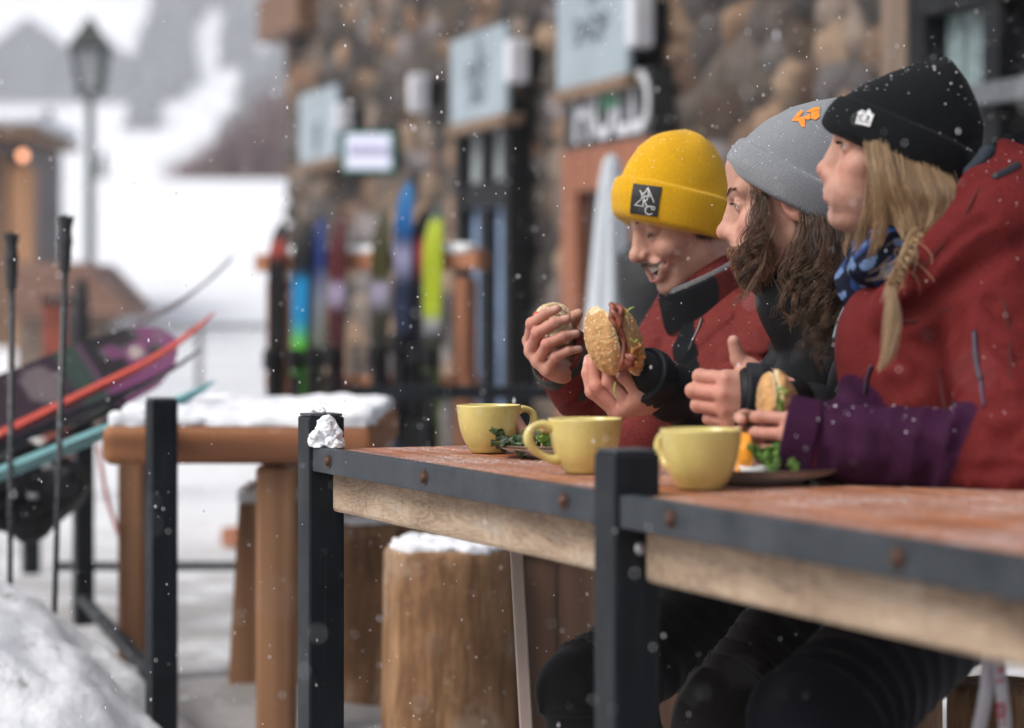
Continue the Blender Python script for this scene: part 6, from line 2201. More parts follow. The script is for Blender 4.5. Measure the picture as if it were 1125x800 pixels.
# orange embroidered mark
oc = hit_sdf(hat2.sdf, 885, 128, 3.5, 4.1); on_ = grad(hat2.sdf, oc); upv = np.array([0, 0, 1.0])
def fan(pts):
    pts = np.asarray(pts, float); c_ = pts.mean(0); out = [c_]; ring = []
    for i in range(len(pts)):
        for t_ in np.linspace(0, 1, 5)[:-1]:
            ring.append(pts[i] + (pts[(i + 1) % len(pts)] - pts[i]) * t_)
    V_ = np.array([c_] + [c_ + (r_ - c_) * .5 for r_ in ring] + ring); n = len(ring)
    Fs_ = [(0, 1 + i, 1 + (i + 1) % n) for i in range(n)] + [(1 + i, 1 + n + i, 1 + n + (i + 1) % n, 1 + (i + 1) % n) for i in range(n)]
    return V_, Fs_
u_ = .0022
pol = [[(-9.5, -4), (-6, 5), (-3.5, 6.5), (-2.5, 3.5), (-4, 0)], [(-9.5, -4), (-4, -.5), (0, -2), (1.5, -9), (-.5, -10), (-4.5, -4.5)],
       [(-.5, 4), (4, 8.5), (8.5, 9), (9.5, 5), (6.5, 5.5), (3.5, 3)], [(3.5, 2.6), (6.5, 5), (9.4, 4.6), (10.5, -1), (8, -3.6), (5, -2.6)], [(-1, -1), (3, 2), (4.6, -2.2), (3.5, -3.6), (1.2, -3.4)]]
decal_flat(hat2.sdf, oc, on_, upv, [fan(np.array(p_) * u_) for p_ in pol], .0016, 'hat_embroidery', plain('orange_thread', (.80, .24, .02), .8, .12, 300, 500, .4, .001), p2)
# curly hair, beard, moustache
M_curl = hairmat('curly_brown_hair', (.014, .007, .004), (.14, .072, .036), .4)
M_beard = hairmat('auburn_beard', (.10, .042, .020), (.34, .17, .085), .5)
def curls(guides, n, r, seed, amp=(.004, .010), turns=(3, 7), spread=.012, m=46, clumps=30):
    g = np.random.default_rng(seed); L_ = []
    G = np.array([spline(q, m) for q in guides])
    K = [(g.uniform(0, len(G) - 1), g.normal(size=3) * spread, g.uniform(*amp), g.uniform(*turns) * 2 * math.pi, g.uniform(0, 6.28), g.uniform(.72, 1.0), g.uniform()) for _ in range(clumps)]
    tone = []
    for _ in range(n):
        kk, co, cA, cw_, cph, ccut, ctone = K[g.integers(0, clumps)]
        k = np.clip(kk + g.normal() * .05, 0, len(G) - 1.001); i = int(k); f_ = k - i
        tone.append(np.clip(.65 * ctone + .35 * g.uniform(), 0, 1))
        c_ = G[i] * (1 - f_) + G[min(i + 1, len(G) - 1)] * f_
        t_ = np.linspace(0, 1, m)
        off_ = co * (.35 + .65 * t_[:, None]) + g.normal(size=3) * (.0022 + .14 * spread) * (1 - .45 * t_[:, None])
        T_ = np.gradient(c_, axis=0); T_ /= np.linalg.norm(T_, axis=1)[:, None]
        u = np.cross(T_, (0.2, 1, .1)); u /= np.linalg.norm(u, axis=1)[:, None]; v = np.cross(T_, u)
        A = cA * g.uniform(.8, 1.2) * np.clip(t_ * 3, 0, 1); w_ = cw_ * g.uniform(.97, 1.03); ph = cph + g.normal() * .22
        ph_t = w_ * t_ + .9 * np.sin(t_ * 9 + ph)
        cut = ccut * g.uniform(.9, 1.0)
        q = c_ + off_ + (A * np.cos(ph_t + ph))[:, None] * u + (A * np.sin(ph_t + ph))[:, None] * v
        q = np.stack([np.interp(t_ * cut, t_, q[:, j]) for j in range(3)], 1)
        L_.append(q)
    V_, F_, _r = strands(L_, r, r * .5, 4)
    return V_, F_, np.repeat(np.array(tone), m * 4)
d0 = 3.80
side = [   # guides from under the brim: temple to nape, photo pixels with depth on the near side of the head
    [W(827, 204, 3.767), W(823, 240, 3.738), W(816, 270, 3.735), W(812, 298, 3.735), W(818, 326, 3.73)],
    [W(842, 214, 3.757), W(841, 254, 3.725), W(832, 284, 3.725), W(827, 312, 3.725), W(834, 335, 3.72)],
    [W(852, 226, 3.747), W(853, 262, 3.715), W(848, 290, 3.72), W(842, 312, 3.72), W(836, 325, 3.72)],
]
V, Fq, rn_ = curls(side[:2], 130, .00030, 51, (.004, .009), (3, 6), .006, clumps=13)
obj('hair', V, Fq, M_curl, p2, attrs={'rnd': rn_})
back = [
    [W(884, 236, 3.737), W(884, 285, 3.695), W(876, 320, 3.68), W(884, 350, 3.66), W(872, 385, 3.64)],
    [W(895, 238, 3.737), W(902, 290, 3.68), W(896, 330, 3.65), W(904, 365, 3.62), W(896, 395, 3.60)],
    [W(910, 244, 3.742), W(922, 300, 3.68), W(918, 340, 3.64), W(924, 370, 3.61), W(918, 392, 3.60)],
    [W(922, 246, 3.762), W(940, 300, 3.72), W(940, 340, 3.68), W(944, 372, 3.63), W(936, 395, 3.62)],
    [W(930, 244, 3.822), W(955, 300, 3.80), W(960, 340, 3.76), W(955, 372, 3.74), W(950, 390, 3.73)],
]
V, Fq, rn_ = curls(back, 1900, .00033, 52, (.004, .011), (4, 8), .012, 52, clumps=75)
obj('hair', V, Fq, M_curl, p2, attrs={'rnd': rn_})
wisps = [[W(850, 250, 3.72), W(838, 285, 3.71), W(830, 310, 3.70), W(812, 330, 3.69), W(800, 338, 3.69)],
         [W(858, 255, 3.72), W(850, 290, 3.71), W(852, 318, 3.69), W(842, 330, 3.68), W(826, 336, 3.68)],
         [W(884, 262, 3.69), W(866, 300, 3.68), W(866, 335, 3.66), W(872, 352, 3.65), W(862, 362, 3.65)]]
V, Fq, rn_ = curls(wisps, 34, .0003, 53, (.003, .008), (2, 4), .006, clumps=6)
obj('hair', V, Fq, hairmat('sunlit_curl', (.05, .025, .012), (.20, .115, .06)), p2, attrs={'rnd': rn_})  # loose wisps paler than the rest: sunlight put into their strand colour
# beard over jaw and lip
g = np.random.default_rng(54); L_ = []; BB, NN_ = [], []
for _ in range(1900):
    a_ = g.uniform(-1.15, 1.15)
    v_ = g.uniform(0, 1)
    z_ = -.036 - .075 * v_
    if abs(a_) < .30 and -.064 < z_ < -.040: continue
    if abs(a_) < .75 and z_ > -.040: continue
    if abs(a_) > .75 and z_ > -.050 + (abs(a_) - .75) * .09: continue
    f_ = np.interp(z_, _zz, FRs); ry = np.interp(z_, _zz, RYs)
    BB.append((f_ * math.cos(a_) ** .8 - .002 - .01 * abs(a_), ry * math.sin(a_), z_)); NN_.append(nrm((math.cos(a_), math.sin(a_), -.2)))
BB = np.array(BB) + np.array(NN_) * .016; NN_ = np.array(NN_)
for _ in range(16):
    BB = BB - NN_ * (H2.sdf(H2.w(BB)) / H2.s * .8)[:, None]
for b, n_ in zip(BB, NN_):
    ln = g.uniform(.009, .019)
    d_ = nrm(n_ * .35 + np.array([.10, 0, -1.0]) + g.normal(size=3) * .25)
    t_ = np.linspace(0, 1, 9)[:, None]
    q = b + d_ * ln * t_ + n_ * .004 * np.sin(t_ * 3.1) + .0026 * np.sin(t_ * g.uniform(5, 11) + g.uniform(0, 6)) * nrm(g.normal(size=3)) * t_
    L_.append(H2.w(q))
for _ in range(600):
    y_ = g.uniform(-.03, .03); b = np.array([.1055 - 11 * y_ * y_, y_, -.039 - 5 * y_ * y_])
    d_ = nrm((.35, .8 * np.sign(y_), -.8) + g.normal(size=3) * .2); t_ = np.linspace(0, 1, 9)[:, None]
    L_.append(H2.w(b + d_ * g.uniform(.009, .016) * t_))
V, Fq, rn_ = strands(L_, .00042, None, 4)
obj('beard', V, Fq, M_beard, p2, attrs={'rnd': rn_})
for sg in (1, -1):
    V, Fq, rn_ = hair_patch(H2, [(.0965, .010 * sg, .0345), (.0900, .028 * sg, .0420), (.074, .044 * sg, .0385)], 230, .0085, lambda b, sg=sg: (-.35, .8 * sg, .12), .2, .00030, 25 + sg, 5, .0018)
    if V is not None: obj('eyebrow', V, Fq, M_beard, p2, attrs={'rnd': rn_})
    V, Fq, rn_ = hair_patch(H2, [(.0845, .022 * sg, .0190), (.0868, .031 * sg, .0205), (.0820, .041 * sg, .0185)], 60, .007, lambda b, sg=sg: (.85, .2 * sg, .1), .12, .00028, 34 + sg, 5, .0003)
    obj('eyelash', V, Fq, M_brown, p2, attrs={'rnd': rn_})

J = Field()
def baffle(F_, pts, rad, lam, amp, k=.04):
    pts = [np.asarray(q, float) for q in pts]; seg = [np.linalg.norm(pts[i + 1] - pts[i]) for i in range(len(pts) - 1)]; cum = np.concatenate([[0], np.cumsum(seg)])
    def f(p):
        d = np.full(len(p), 9.); tt = np.zeros(len(p))
        for i in range(len(pts) - 1):
            ab = pts[i + 1] - pts[i]; t = np.clip((p - pts[i]) @ ab / (ab @ ab), 0, 1)
            e = np.linalg.norm(p - pts[i] - t[:, None] * ab, axis=1) - (rad[i] + (rad[i + 1] - rad[i]) * t)
            m = e < d; tt[m] = cum[i] + t[m] * seg[i]; d = smin(d, e, .02)
        w = np.abs(np.sin(math.pi * (tt + .006 * wav(p, 18, 3)) / lam))
        return d - amp * (np.sqrt(w) - .6) - .003 * wav(p, 34, 5) * w - .0022 * wav(p, 70, 6) * w
    P = np.array(pts); r = max(rad) + amp * 2
    F_.add(f, P.min(0) - r, P.max(0) + r, k)
baffle(J, [W(985, 560, 3.92), chest, neck0 + (.02, 0, -.05)], [.150, .148, .085], .055, .010, .04)
baffle(J, [SL + (.0, .05, 0), SR + (.0, -.05, 0)], [.085, .085], .06, .006, .05)
baffle(J, [SL, EL, WLw + (-.050, 0, .004)], [.078, .066, .047], .052, .008, .03)
baffle(J, [SR, ER, WRw + nrm(WRw - ER) * .066], [.076, .064, .038], .052, .008, .03)
aL = nrm(WLw - EL); aR = nrm(WRw - ER)
J.rc(WLw + (-.14, -.006, .008), WLw + (-.080, -.004, .006), .040, .036, .004, '-')
J.rc(neck0 + (-.01, 0, .0), neck0 + (-.02, 0, .05), .092, .088, .03)
V, Fq = surface(J, .0036)
obj('jacket', V, Fq, M_puff, p2, col=np.tile(BLACK * 1.15, (len(V), 1)))
def cuff_band(c0, ax, r, ln, name, colr, parent, h=.0025, th=.0055, mat=None):
    fl = Field(); a_, b_ = c0, c0 + ax * ln
    def f(p):
        t = (p - a_) @ ax; dd = np.linalg.norm(p - a_ - t[:, None] * ax, axis=1) - r + .0015 * wav(p, 45, 3)
        return smax(smax(np.abs(dd) - th, t - ln, .004), -t, .004)
    m = r + th + .01
    V, Fq = surface(f, h, np.minimum(a_, b_) - m, np.maximum(a_, b_) + m)
    return obj(name, V, Fq, mat or M_puff, parent, col=np.tile(np.asarray(colr), (len(V), 1)))
cuff_band(WLw + (-.034, -.002, .0), nrm((-1, -.06, .10)), .0485, .034, 'cuff', BLACK * 1.5, p2)
cuff_band(WRw + aR * .068, aR, .0385, .024, 'cuff', BLACK * 1.5, p2)
# grey blue piping down the jacket's opening and the press stud
pp = [hit_sdf(J, x, y, 3.2, 4.3) for x, y in ((944, 312), (936, 326), (928, 340), (921, 356), (917, 372))]
MB().tube(spline(pp, 20) + (-.001, -.002, 0), .0035, 8).build('piping', plain('grey_blue_piping', (.10, .13, .16), .6), p2, True)
st_ = hit_sdf(J, 888, 364, 3.2, 4.3); Rb = np.stack([(1, 0, 0), (0, 0, 1), (0, -1, 0)], 1)
MB().lathe([(.0068, 0), (.0075, .002), (.0055, .003), (.003, .0016), (0, .0014)], st_ + (0, -.001, 0), 20, Rb).build('press_stud', plain('silver_stud', (.5, .51, .53), .3, .1, 20, 0, 0, metal=.8), p2, True)
trousers([(a_ + (0, 0, .02), b_, c_) for a_, b_, c_ in legs2], [(.12, .085, .075)] * 2, (.012, .0105, .011), p2, 150)
for q_ in (kneeA, kneeB):
    boots(q_ + (.05, 0, 0), p2, S_FWD)

# the big seeded sandwich in his far hand
sw = thing('sandwich', tuple(W(678, 400, 3.55)), 'large seeded bun sandwich with crisp bacon held up over the middle cup', 'sandwich')
d_s = 3.52
cA = W(665, 374, d_s); cB = W(688, 374, d_s + .012)
lng = nrm(W(678, 410, d_s) - W(658, 345, d_s))
RA_ = axes(lng, nrm((-.90, -.35, -.25))); RB_ = axes(lng, nrm((.86, -.32, .28)))
biteA = [(W(652, 334, d_s - .01), .014), (W(667, 334, d_s), .010)]
o_ = bun_half(cA, RA_, np.array([.043, .052, .026]), .004, seed=3, parent=sw, name='lower_bun', bite=biteA)
o_ = bun_half(cB, RB_, np.array([.041, .054, .020]), .003, seed=5, parent=sw, name='upper_bun', bite=[(W(690, 332, d_s), .010)])
g = np.random.default_rng(9); mb = MB()
mid = lambda x, y, dy=0: W(x, y, d_s - .012 + dy)
for k in range(5):
    leaf_sheet(mb, mid(672 + g.normal() * 4, 350 + k * 8, -.006 - .006 * g.uniform()), nrm((g.normal() * .3, -1, g.normal() * .4)), nrm((.4 + g.normal() * .2, -.2, -1)), .022, .024, k + 5, .004)
mb.build('lettuce', M_lettuce, sw, True)
mb = MB()
for k, (x, y) in enumerate(((676, 352), (681, 372), (684, 386))):
    ax_ = nrm((1, -.15, .25)); Rb = np.stack([np.cross(ax_, (0, 1, 0)) / np.linalg.norm(np.cross(ax_, (0, 1, 0))), np.cross(ax_, nrm(np.cross(ax_, (0, 1, 0)))), ax_], 1)
    mb.lathe([(0, -.0025), (.021, -.0025), (.0225, 0), (.021, .0025), (0, .0025)], mid(x, y, .008), 28, Rb)
mb.build('tomato', M_tomato, sw, True)
mb = MB()
for k in range(5):
    p_ = [mid(671 + k * 2, 335 + g.normal() * 3, -.01), mid(674 + k * 2, 350 + g.normal() * 4, -.022), mid(680 + k * 1.5, 375 + g.normal() * 4, -.016), mid(684 + k * 2.4, 398 + g.normal() * 4, -.024), mid(690 + k * 3, 402 + g.normal() * 3, -.014)]
    q = spline(p_, 26); q = q + .0025 * np.sin(np.linspace(0, 22, 26) + k)[:, None] * np.array([1, -.5, .3]); mb.tube(q, .0042 + .0012 * np.sin(np.linspace(0, 9, 26)), 6)
mb.build('bacon', M_bacon, sw, True)
mb = MB()
for a_, b_ in (((690, 400), (707, 394)), ((686, 405), (706, 402)), ((692, 396), (700, 388))):
    leaf_sheet(mb, mid(*a_, -.02), (0, -.8, .6), nrm(mid(*b_, -.02) - mid(*a_, -.02)), .02, .028, int(a_[0]), .004)
mb.build('fried_onion', plain('fried_onion', (.42, .20, .06), .35, .35, 90, 0, 0), sw, True)
mb = MB()
for pts_ in (((684, 352), (690, 341), (697, 337)), ((676, 420), (675, 430), (678, 439)), ((692, 372), (698, 376), (700, 372))):
    mb.tube(spline([mid(*q, -.02) for q in pts_], 12), [.0012] * 10 + [.0008, .0004], 5)
mb.build('cress', plain('cress_green', (.30, .42, .08), .5, .2, 60, 0, 0), sw, True)

# ---------------------------------------------------------------- the woman in the black beanie
H3 = Head((926, 160), 3.30, -4, 2, .95, female=True, ears=True, eye_open=.45)
hat3 = Hat(H3, 3.30, 27, [(909, 143), (904, 134), (913, 117), (925, 101), (945, 88), (975, 74), (1005, 64), (1028, 60)],
           [(1064, 216), (1076, 195), (1084, 168), (1086, 140), (1080, 112), (1068, 88), (1052, 66), (1040, 60)], .088, .054, 0)
H3.hat = hat3
p3 = thing('person', tuple(W(1085, 600, 3.38) * (1, 1, 0) + (0, 0, .455)), 'woman with blonde braid, black beanie and red jacket with purple sleeve, nearest of the three', 'person', None)
SL, SR = W(1092, 328, 3.17), W(1025, 315, 3.48)
EL, WLw = W(1112, 502, 3.01), W(938, 484, 3.07)
ER, WRw = W(1010, 478, 3.40), W(912, 482, 3.22)
chest = W(1052, 405, 3.33); pelvis = W(1090, 590, 3.38); neck0 = W(1008, 292, 3.35)
kneeA, kneeB = W(905, 800, 2.98), W(915, 780, 3.22)
F = Field(); F.add(H3.sdf, H3.o - .16, H3.o + .16, 0); tips = []
legs3 = [(pelvis + (0, -.07, 0), kneeA, np.array([kneeA[0] + .05, kneeA[1], .1])), (pelvis + (.03, .07, 0), kneeB, np.array([kneeB[0] + .05, kneeB[1], .1]))]
inner_body(F, H3, neck0, chest, pelvis, [(SL, EL, WLw), (SR, ER, WRw)], legs3)
B4, L4 = add_hand(F, WLw, (-1, .22, .02), (.05, .1, 1), False, [(18, 48, 30), (24, 52, 32), (30, 54, 34), (34, 50, 34)], [(.054, .040, -.026), (.080, .044, -.040), (.098, .036, -.046)], .92, (4, 0, -4, -9), 1.0, tips)
B5, L5 = add_hand(F, WRw, (-1, -.12, .04), (.05, -.1, 1), True, [(16, 46, 30), (22, 50, 30), (28, 52, 32), (34, 50, 32)], [(.054, .040, -.026), (.080, .044, -.040), (.098, .036, -.046)], .92, (4, 0, -4, -9), 1.0, tips)
V, Fq = surface(F, BODY_H)
cols = skin_cols(V, H3, [(L4((.11, 0, -.02)), .04), (L5((.11, 0, -.03)), .04)], tips, .42)
obj('body', V, Fq, M_skin, p3, col=np.clip(cols * (.93, .93, .95), 0, 1))
eye_parts(H3, p3, (.10, .12, .12), (1, .08, .02))
for sg in (1, -1):
    V, Fq, rn_ = hair_patch(H3, [(.0935, .012 * sg, .0335), (.0880, .028 * sg, .0395), (.073, .043 * sg, .0360)], 150, .007, lambda b, sg=sg: (-.25, .9 * sg, .25), .15, .0003, 65 + sg, 5, .0011)
    if V is not None: obj('eyebrow', V, Fq, hairmat('fair_brow', (.07, .04, .02), (.18, .11, .06)), p3, attrs={'rnd': rn_})
    V, Fq, rn_ = hair_patch(H3, [(.0850, .021 * sg, .0195), (.0872, .031 * sg, .0212), (.0825, .041 * sg, .0190)], 90, .0085, lambda b, sg=sg: (.9, .25 * sg, .12), .12, .00035, 74 + sg, 5, .0003)
    obj('eyelash', V, Fq, hairmat('lash', (.01, .007, .005), (.03, .02, .012)), p3, attrs={'rnd': rn_})
hat3.build(knit('black_wool', (.0055, .0065, .0075), (.013, .016, .018), 'rib', .5, .18, .03), p3, .0022, 120)
hc = hit_sdf(hat3.sdf, 951, 129, 3.0, 3.6); hn = grad(hat3.sdf, hc)
hu_ = hat3.z * .9 + hat3.x * .15
e_ = .0118
tag_o = decal_flat(hat3.sdf, hc, hn, hu_, [fan(np.array([(-.9, -1), (-.95, .2), (-1.1, .35), (-.6, .75), (-.1, .55), (.15, 1.05), (.7, .45), (.95, .55), (.95, -1)]) * e_)], .0024, 'hat_emblem', plain('white_emblem', (.66, .68, .70), .8, .1, 200, 400, .4, .0008), p3)
S_ = []
for cx_, st in ((-.42, 0), (.38, 1)):
    if st == 0:
        a_ = [(cx_ + .27 * math.cos(t_), -.12 + .24 * math.sin(t_)) for t_ in np.linspace(.7, 5.6, 8)]
        S_ += [stroke(a_[i], a_[i + 1], .15) for i in range(7)]
    else:
        S_ += [stroke((cx_ - .22, .08), (cx_ + .2, .1), .13), stroke((cx_ + .2, .1), (cx_ - .05, -.1), .13), stroke((cx_ - .05, -.1), (cx_ + .2, -.3), .13), stroke((cx_ + .2, -.3), (cx_ - .22, -.36), .13)]
S_ += [stroke((-.8, -.62), (.8, -.62), .10), stroke((-.55, .52), (.1, .34), .10)]
decal_flat(hat3.sdf, hc, hn, hu_, [(v * e_, f) for v, f in S_], .0030, 'emblem_print', plain('black_thread', (.012, .012, .014), .8), tag_o)

# blonde hair: sweep to the braid, loose locks by the face
M_blond = hairmat('blonde_hair', (.15, .085, .042), (.52, .35, .19), .38)
dn = 3.235
sweep = [
    [W(957, 157, 3.250), W(962, 190, 3.222), W(978, 230, 3.220), W(994, 254, 3.210), W(1004, 266, 3.195)],
    [W(966, 154, 3.247), W(974, 192, 3.212), W(990, 226, 3.210), W(1000, 250, 3.203), W(1004, 268, 3.195)],
    [W(980, 164, 3.244), W(988, 205, 3.208), W(1000, 232, 3.205), W(1006, 252, 3.20), W(1008, 266, 3.192)],
    [W(1000, 174, 3.244), W(1008, 208, 3.208), W(1016, 230, 3.204), W(1014, 250, 3.198), W(1010, 264, 3.19)],
    [W(1022, 184, 3.244), W(1034, 214, 3.212), W(1034, 232, 3.206), W(1024, 248, 3.20), W(1012, 262, 3.19)],
    [W(1045, 194, 3.257), W(1054, 222, 3.225), W(1046, 240, 3.212), W(1030, 252, 3.20), W(1012, 264, 3.192)],
]
V, Fq, rn_ = curls(sweep, 2600, .00027, 81, (.0006, .0025), (.5, 1.6), .0045, 30, clumps=240)
obj('hair', V, Fq, M_blond, p3, attrs={'rnd': rn_})
locks = [
    [W(952, 156, 3.252), W(956, 188, 3.228), W(950, 224, 3.226), W(940, 252, 3.230), W(931, 280, 3.235)],
    [W(954, 157, 3.250), W(959, 192, 3.222), W(958, 232, 3.222), W(950, 258, 3.228), W(940, 282, 3.232)],
    [W(958, 158, 3.247), W(963, 198, 3.215), W(966, 240, 3.216), W(962, 262, 3.22), W(954, 288, 3.225)],
    [W(960, 153, 3.248), W(967, 205, 3.212), W(972, 240, 3.212), W(968, 265, 3.216), W(962, 282, 3.22)],
]
V, Fq, rn_ = curls(locks, 230, .00027, 82, (.0006, .003), (.4, 1.3), .0035, 30, clumps=26)
obj('hair', V, Fq, M_blond, p3, attrs={'rnd': rn_})
far_l = [[W(935, 150, 3.36), W(932, 240, 3.37), W(926, 268, 3.37), W(930, 284, 3.37)], [W(942, 150, 3.37), W(942, 245, 3.38), W(938, 275, 3.38), W(944, 300, 3.38)]]
V, Fq, rn_ = curls(far_l, 140, .00028, 84, (.001, .004), (.4, 1.3), .004, 30, clumps=6)
obj('hair', V, Fq, M_blond, p3, attrs={'rnd': rn_})
# braid: three interwoven strands, then a loose tail
bp = spline([W(1008, 258, 3.175), W(1000, 272, 3.140), W(992, 290, 3.108), W(984, 306, 3.10), W(978, 322, 3.10)], 60)
L_ = []; g = np.random.default_rng(83)
t_ = np.linspace(0, 1, 60)
T_ = np.gradient(bp, axis=0); T_ /= np.linalg.norm(T_, axis=1)[:, None]
u = np.cross(T_, (0, 1, 0)); u /= np.linalg.norm(u, axis=1)[:, None]; v = np.cross(T_, u)
for k in range(3):
    for _ in range(130):
        ph = k * 2 * math.pi / 3; w_ = 2 * math.pi * 3.2
        a_ = .0060 * (1 - .3 * t_); b_ = .0036 * (1 - .3 * t_)
        rr = np.sqrt(g.uniform(0, 1)) * .0038; th_ = g.uniform(0, 6.28)
        ctr = bp + (a_ * np.sin(w_ * t_ + ph))[:, None] * u + (b_ * np.sin(2 * (w_ * t_ + ph)))[:, None] * v
        L_.append(ctr + (rr * math.cos(th_)) * u + (rr * math.sin(th_)) * v + .0011 * np.stack([np.sin(t_ * g.uniform(8, 26) + g.uniform(0, 6)) for _j in range(3)], 1) * g.uniform(.2, 1))
for _ in range(70):
    i0 = g.integers(0, 40); n_k = 60
    s0 = bp[i0] + g.normal(size=3) * .007; dd_ = nrm(T_[i0] + g.normal(size=3) * .45); tt_ = np.linspace(0, 1, 60)[:, None]
    L_.append(s0 + dd_ * g.uniform(.015, .045) * tt_ + np.array([0, 0, -.01]) * tt_ ** 2 + g.normal(size=3) * .004 * np.sin(tt_ * 3))
V, Fq, rn_ = strands(L_, .00036, .0003, 4)
obj('braid', V, Fq, M_blond, p3, attrs={'rnd': rn_})
tail = [[W(977, 320, 3.090), W(975, 345, 3.085), W(972, 375, 3.083), W(968, 398, 3.085), W(963, 414, 3.087)],
        [W(979, 320, 3.088), W(981, 345, 3.081), W(978, 375, 3.079), W(974, 392, 3.081), W(970, 404, 3.085)],
        [W(981, 321, 3.092), W(987, 345, 3.087), W(984, 370, 3.085), W(978, 388, 3.085), W(976, 396, 3.085)]]
V, Fq, rn_ = curls(tail, 420, .0003, 85, (.0005, .0022), (.4, 1.1), .0028, 30, clumps=40)
obj('braid_tail', V, Fq, hairmat('pale_blonde', (.24, .15, .085), (.62, .45, .28), .38), p3, attrs={'rnd': rn_})
mb = MB()
for k in range(3):
    c_ = bp[-1] + T_[-1] * (.001 + k * .0035); mb.tube([c_ + .0062 * (math.cos(a_) * u[-1] + math.sin(a_) * v[-1]) for a_ in np.linspace(0, 6.283, 22)], .0017, 6, False)
mb.build('hair_tie', plain('brown_tie', (.07, .045, .035), .6), p3, True)
# neck gaiter
G_ = Field(); G_.rc(neck0 + (-.04, 0, -.02), H3.w((.02, 0, -.150)), .070, .056, .01); G_.rc(W(962, 292, 3.27), W(985, 274, 3.25), .030, .026, .04)
G_.post.append(lambda p: .004 * wav(p, 42, 13) + fold_noise(p, .004, 14, (1, 1, 1.5), 30))
V, Fq = surface(G_, .003)
n_ = wav(V, 190, 15); m_ = wav(V, 120, 16)
col = np.where((n_ > .55)[:, None], np.array((.12, .19, .34)), np.where((m_ > .35)[:, None], np.array((.02, .05, .16)), np.array((.008, .010, .024))))
obj('neck_gaiter', V, Fq, M_shell, p3, col=col)
# jacket
J = Field()
J.rc(W(1092, 570, 3.38), chest, .150, .140, .05)
J.rc(chest + (.02, .09, -.02), chest + (-.015, -.07, -.02), .130, .128, .06)
J.rc(W(1010, 380, 3.33), W(1020, 440, 3.33), .115, .105, .05)
J.rc(SL + (.0, .03, -.005), SR + (.02, .0, -.01), .082, .080, .06)
sleeve(J, [SL, EL, WLw + (-.070, .010, .0)], [.086, .060, .051], .005, 171, .075)
sleeve(J, [SR, ER, WRw + (-.065, -.005, 0)], [.078, .066, .046], .006, 175)
# collar and hood lying round the neck
hood = [W(988, 338, 3.22), W(1022, 322, 3.165), W(1066, 282, 3.155), W(1102, 246, 3.19), W(1130, 222, 3.30)]
J.chain(hood, [.034, .050, .058, .064, .070], .03, .03)
hood2 = [W(978, 318, 3.42), W(1010, 300, 3.50), W(1060, 262, 3.52), W(1110, 230, 3.48), W(1132, 215, 3.36)]
J.chain(hood2, [.035, .05, .058, .064, .066], .03, .03)
J.rc(W(1072, 205, 3.255), W(1098, 178, 3.30), .030, .024, .03); J.rc(W(1098, 178, 3.30), W(1135, 205, 3.30), .030, .04, .03)
J.rc(H3.w((-.01, 0, -.09)), H3.w((-.03, 0, .0)), .078, .10, .012, '-')
def groove(F_, pts, r, k=.016, d0=2.8, d1=3.7):
    q = [hit_sdf(F_, x, y, d0, d1) for x, y in pts]
    q = [c_ for c_ in q if F_(c_[None])[0] < 0]
    q = [c_ for i_, c_ in enumerate(q) if abs(c_[1] - np.median([e[1] for e in q])) < .07]
    if len(q) < 2:
        q = [np.array([0, 0, -5.0]), np.array([0, .01, -5.0])]
    q = spline(q, 3 * len(q)); n = len(q)
    return q, [max(r * math.sin(math.pi * min(1, (.12 + .88 * i / (n - 1)))) ** .5, r * .25) for i in range(n)], k
GR = [groove(J, *a_) for a_ in (
    ([(984, 354), (1004, 344), (1024, 332), (1042, 318), (1060, 304), (1080, 290), (1100, 277), (1124, 266)], .019, .014),
    ([(1042, 328), (1032, 370), (1032, 410), (1040, 450), (1050, 480)], .007), ([(1066, 326), (1052, 350), (1046, 380)], .006),
    ([(1000, 410), (1004, 428), (1014, 446)], .006), ([(962, 372), (975, 392), (990, 400)], .005),
    ([(1052, 496), (1076, 490), (1100, 493), (1122, 498)], .010), ([(1060, 514), (1084, 518), (1106, 514), (1122, 516)], .008),
    ([(1070, 462), (1084, 478), (1104, 482), (1122, 474)], .008), ([(1056, 470), (1066, 486), (1070, 500)], .008),
    ([(1010, 306), (1030, 282), (1058, 256), (1086, 238)], .006), ([(1040, 300), (1066, 276), (1100, 258)], .005),
    ([(1085, 330), (1100, 345), (1122, 350)], .006), ([(1084, 372), (1104, 392), (1122, 398)], .005), ([(976, 420), (984, 436), (996, 448)], .005),
    ([(905, 462), (910, 490), (906, 515)], .003), ([(965, 480), (978, 505), (972, 528)], .004), ([(1012, 488), (1024, 508), (1020, 530)], .005), ([(930, 470), (940, 490)], .003))]
for q_, r_, k_g in GR:
    J.chain(q_, r_, k_g, .005, '-')
J.rc(WLw + (-.17, .02, 0), WLw + (-.104, .014, 0), .040, .036, .004, '-'); J.rc(WRw + (-.15, -.01, 0), WRw + (-.10, -.008, 0), .038, .036, .004, '-')
def arm_w(p):
    d_ = np.minimum(sd_rc(p, EL + (WLw - EL) * .2, WLw, 0, 0), sd_rc(p, ER, WRw, 0, 0))
    return np.clip((d_ - .06) / .05, .25, 1)
J.post.append(lambda p: arm_w(p) * fold_noise(p, .0085, 190, (1, 1, .65), 15) + .0010 * wav(p, 70, 8))
V, Fq = surface(J, .0036)
col = np.tile(WRED, (len(V), 1))
fa = WLw - EL; tt = ((V - EL) @ fa) / (fa @ fa)
dfa = np.linalg.norm(V - EL - np.clip(tt, 0, 1)[:, None] * fa, axis=1)
yb = (V[:, 2] - (EL[2]))
dup = sd_rc(V, SL, EL, .012, .0)
onf = (dfa < .080) & (tt > .30 - yb * 1.2) & (V[:, 1] < 3.2) & (dfa < .068) & (dfa < dup)
under = (dfa < .085) & (V[:, 1] < 3.2) & (yb < -.040 + .02 * tt)
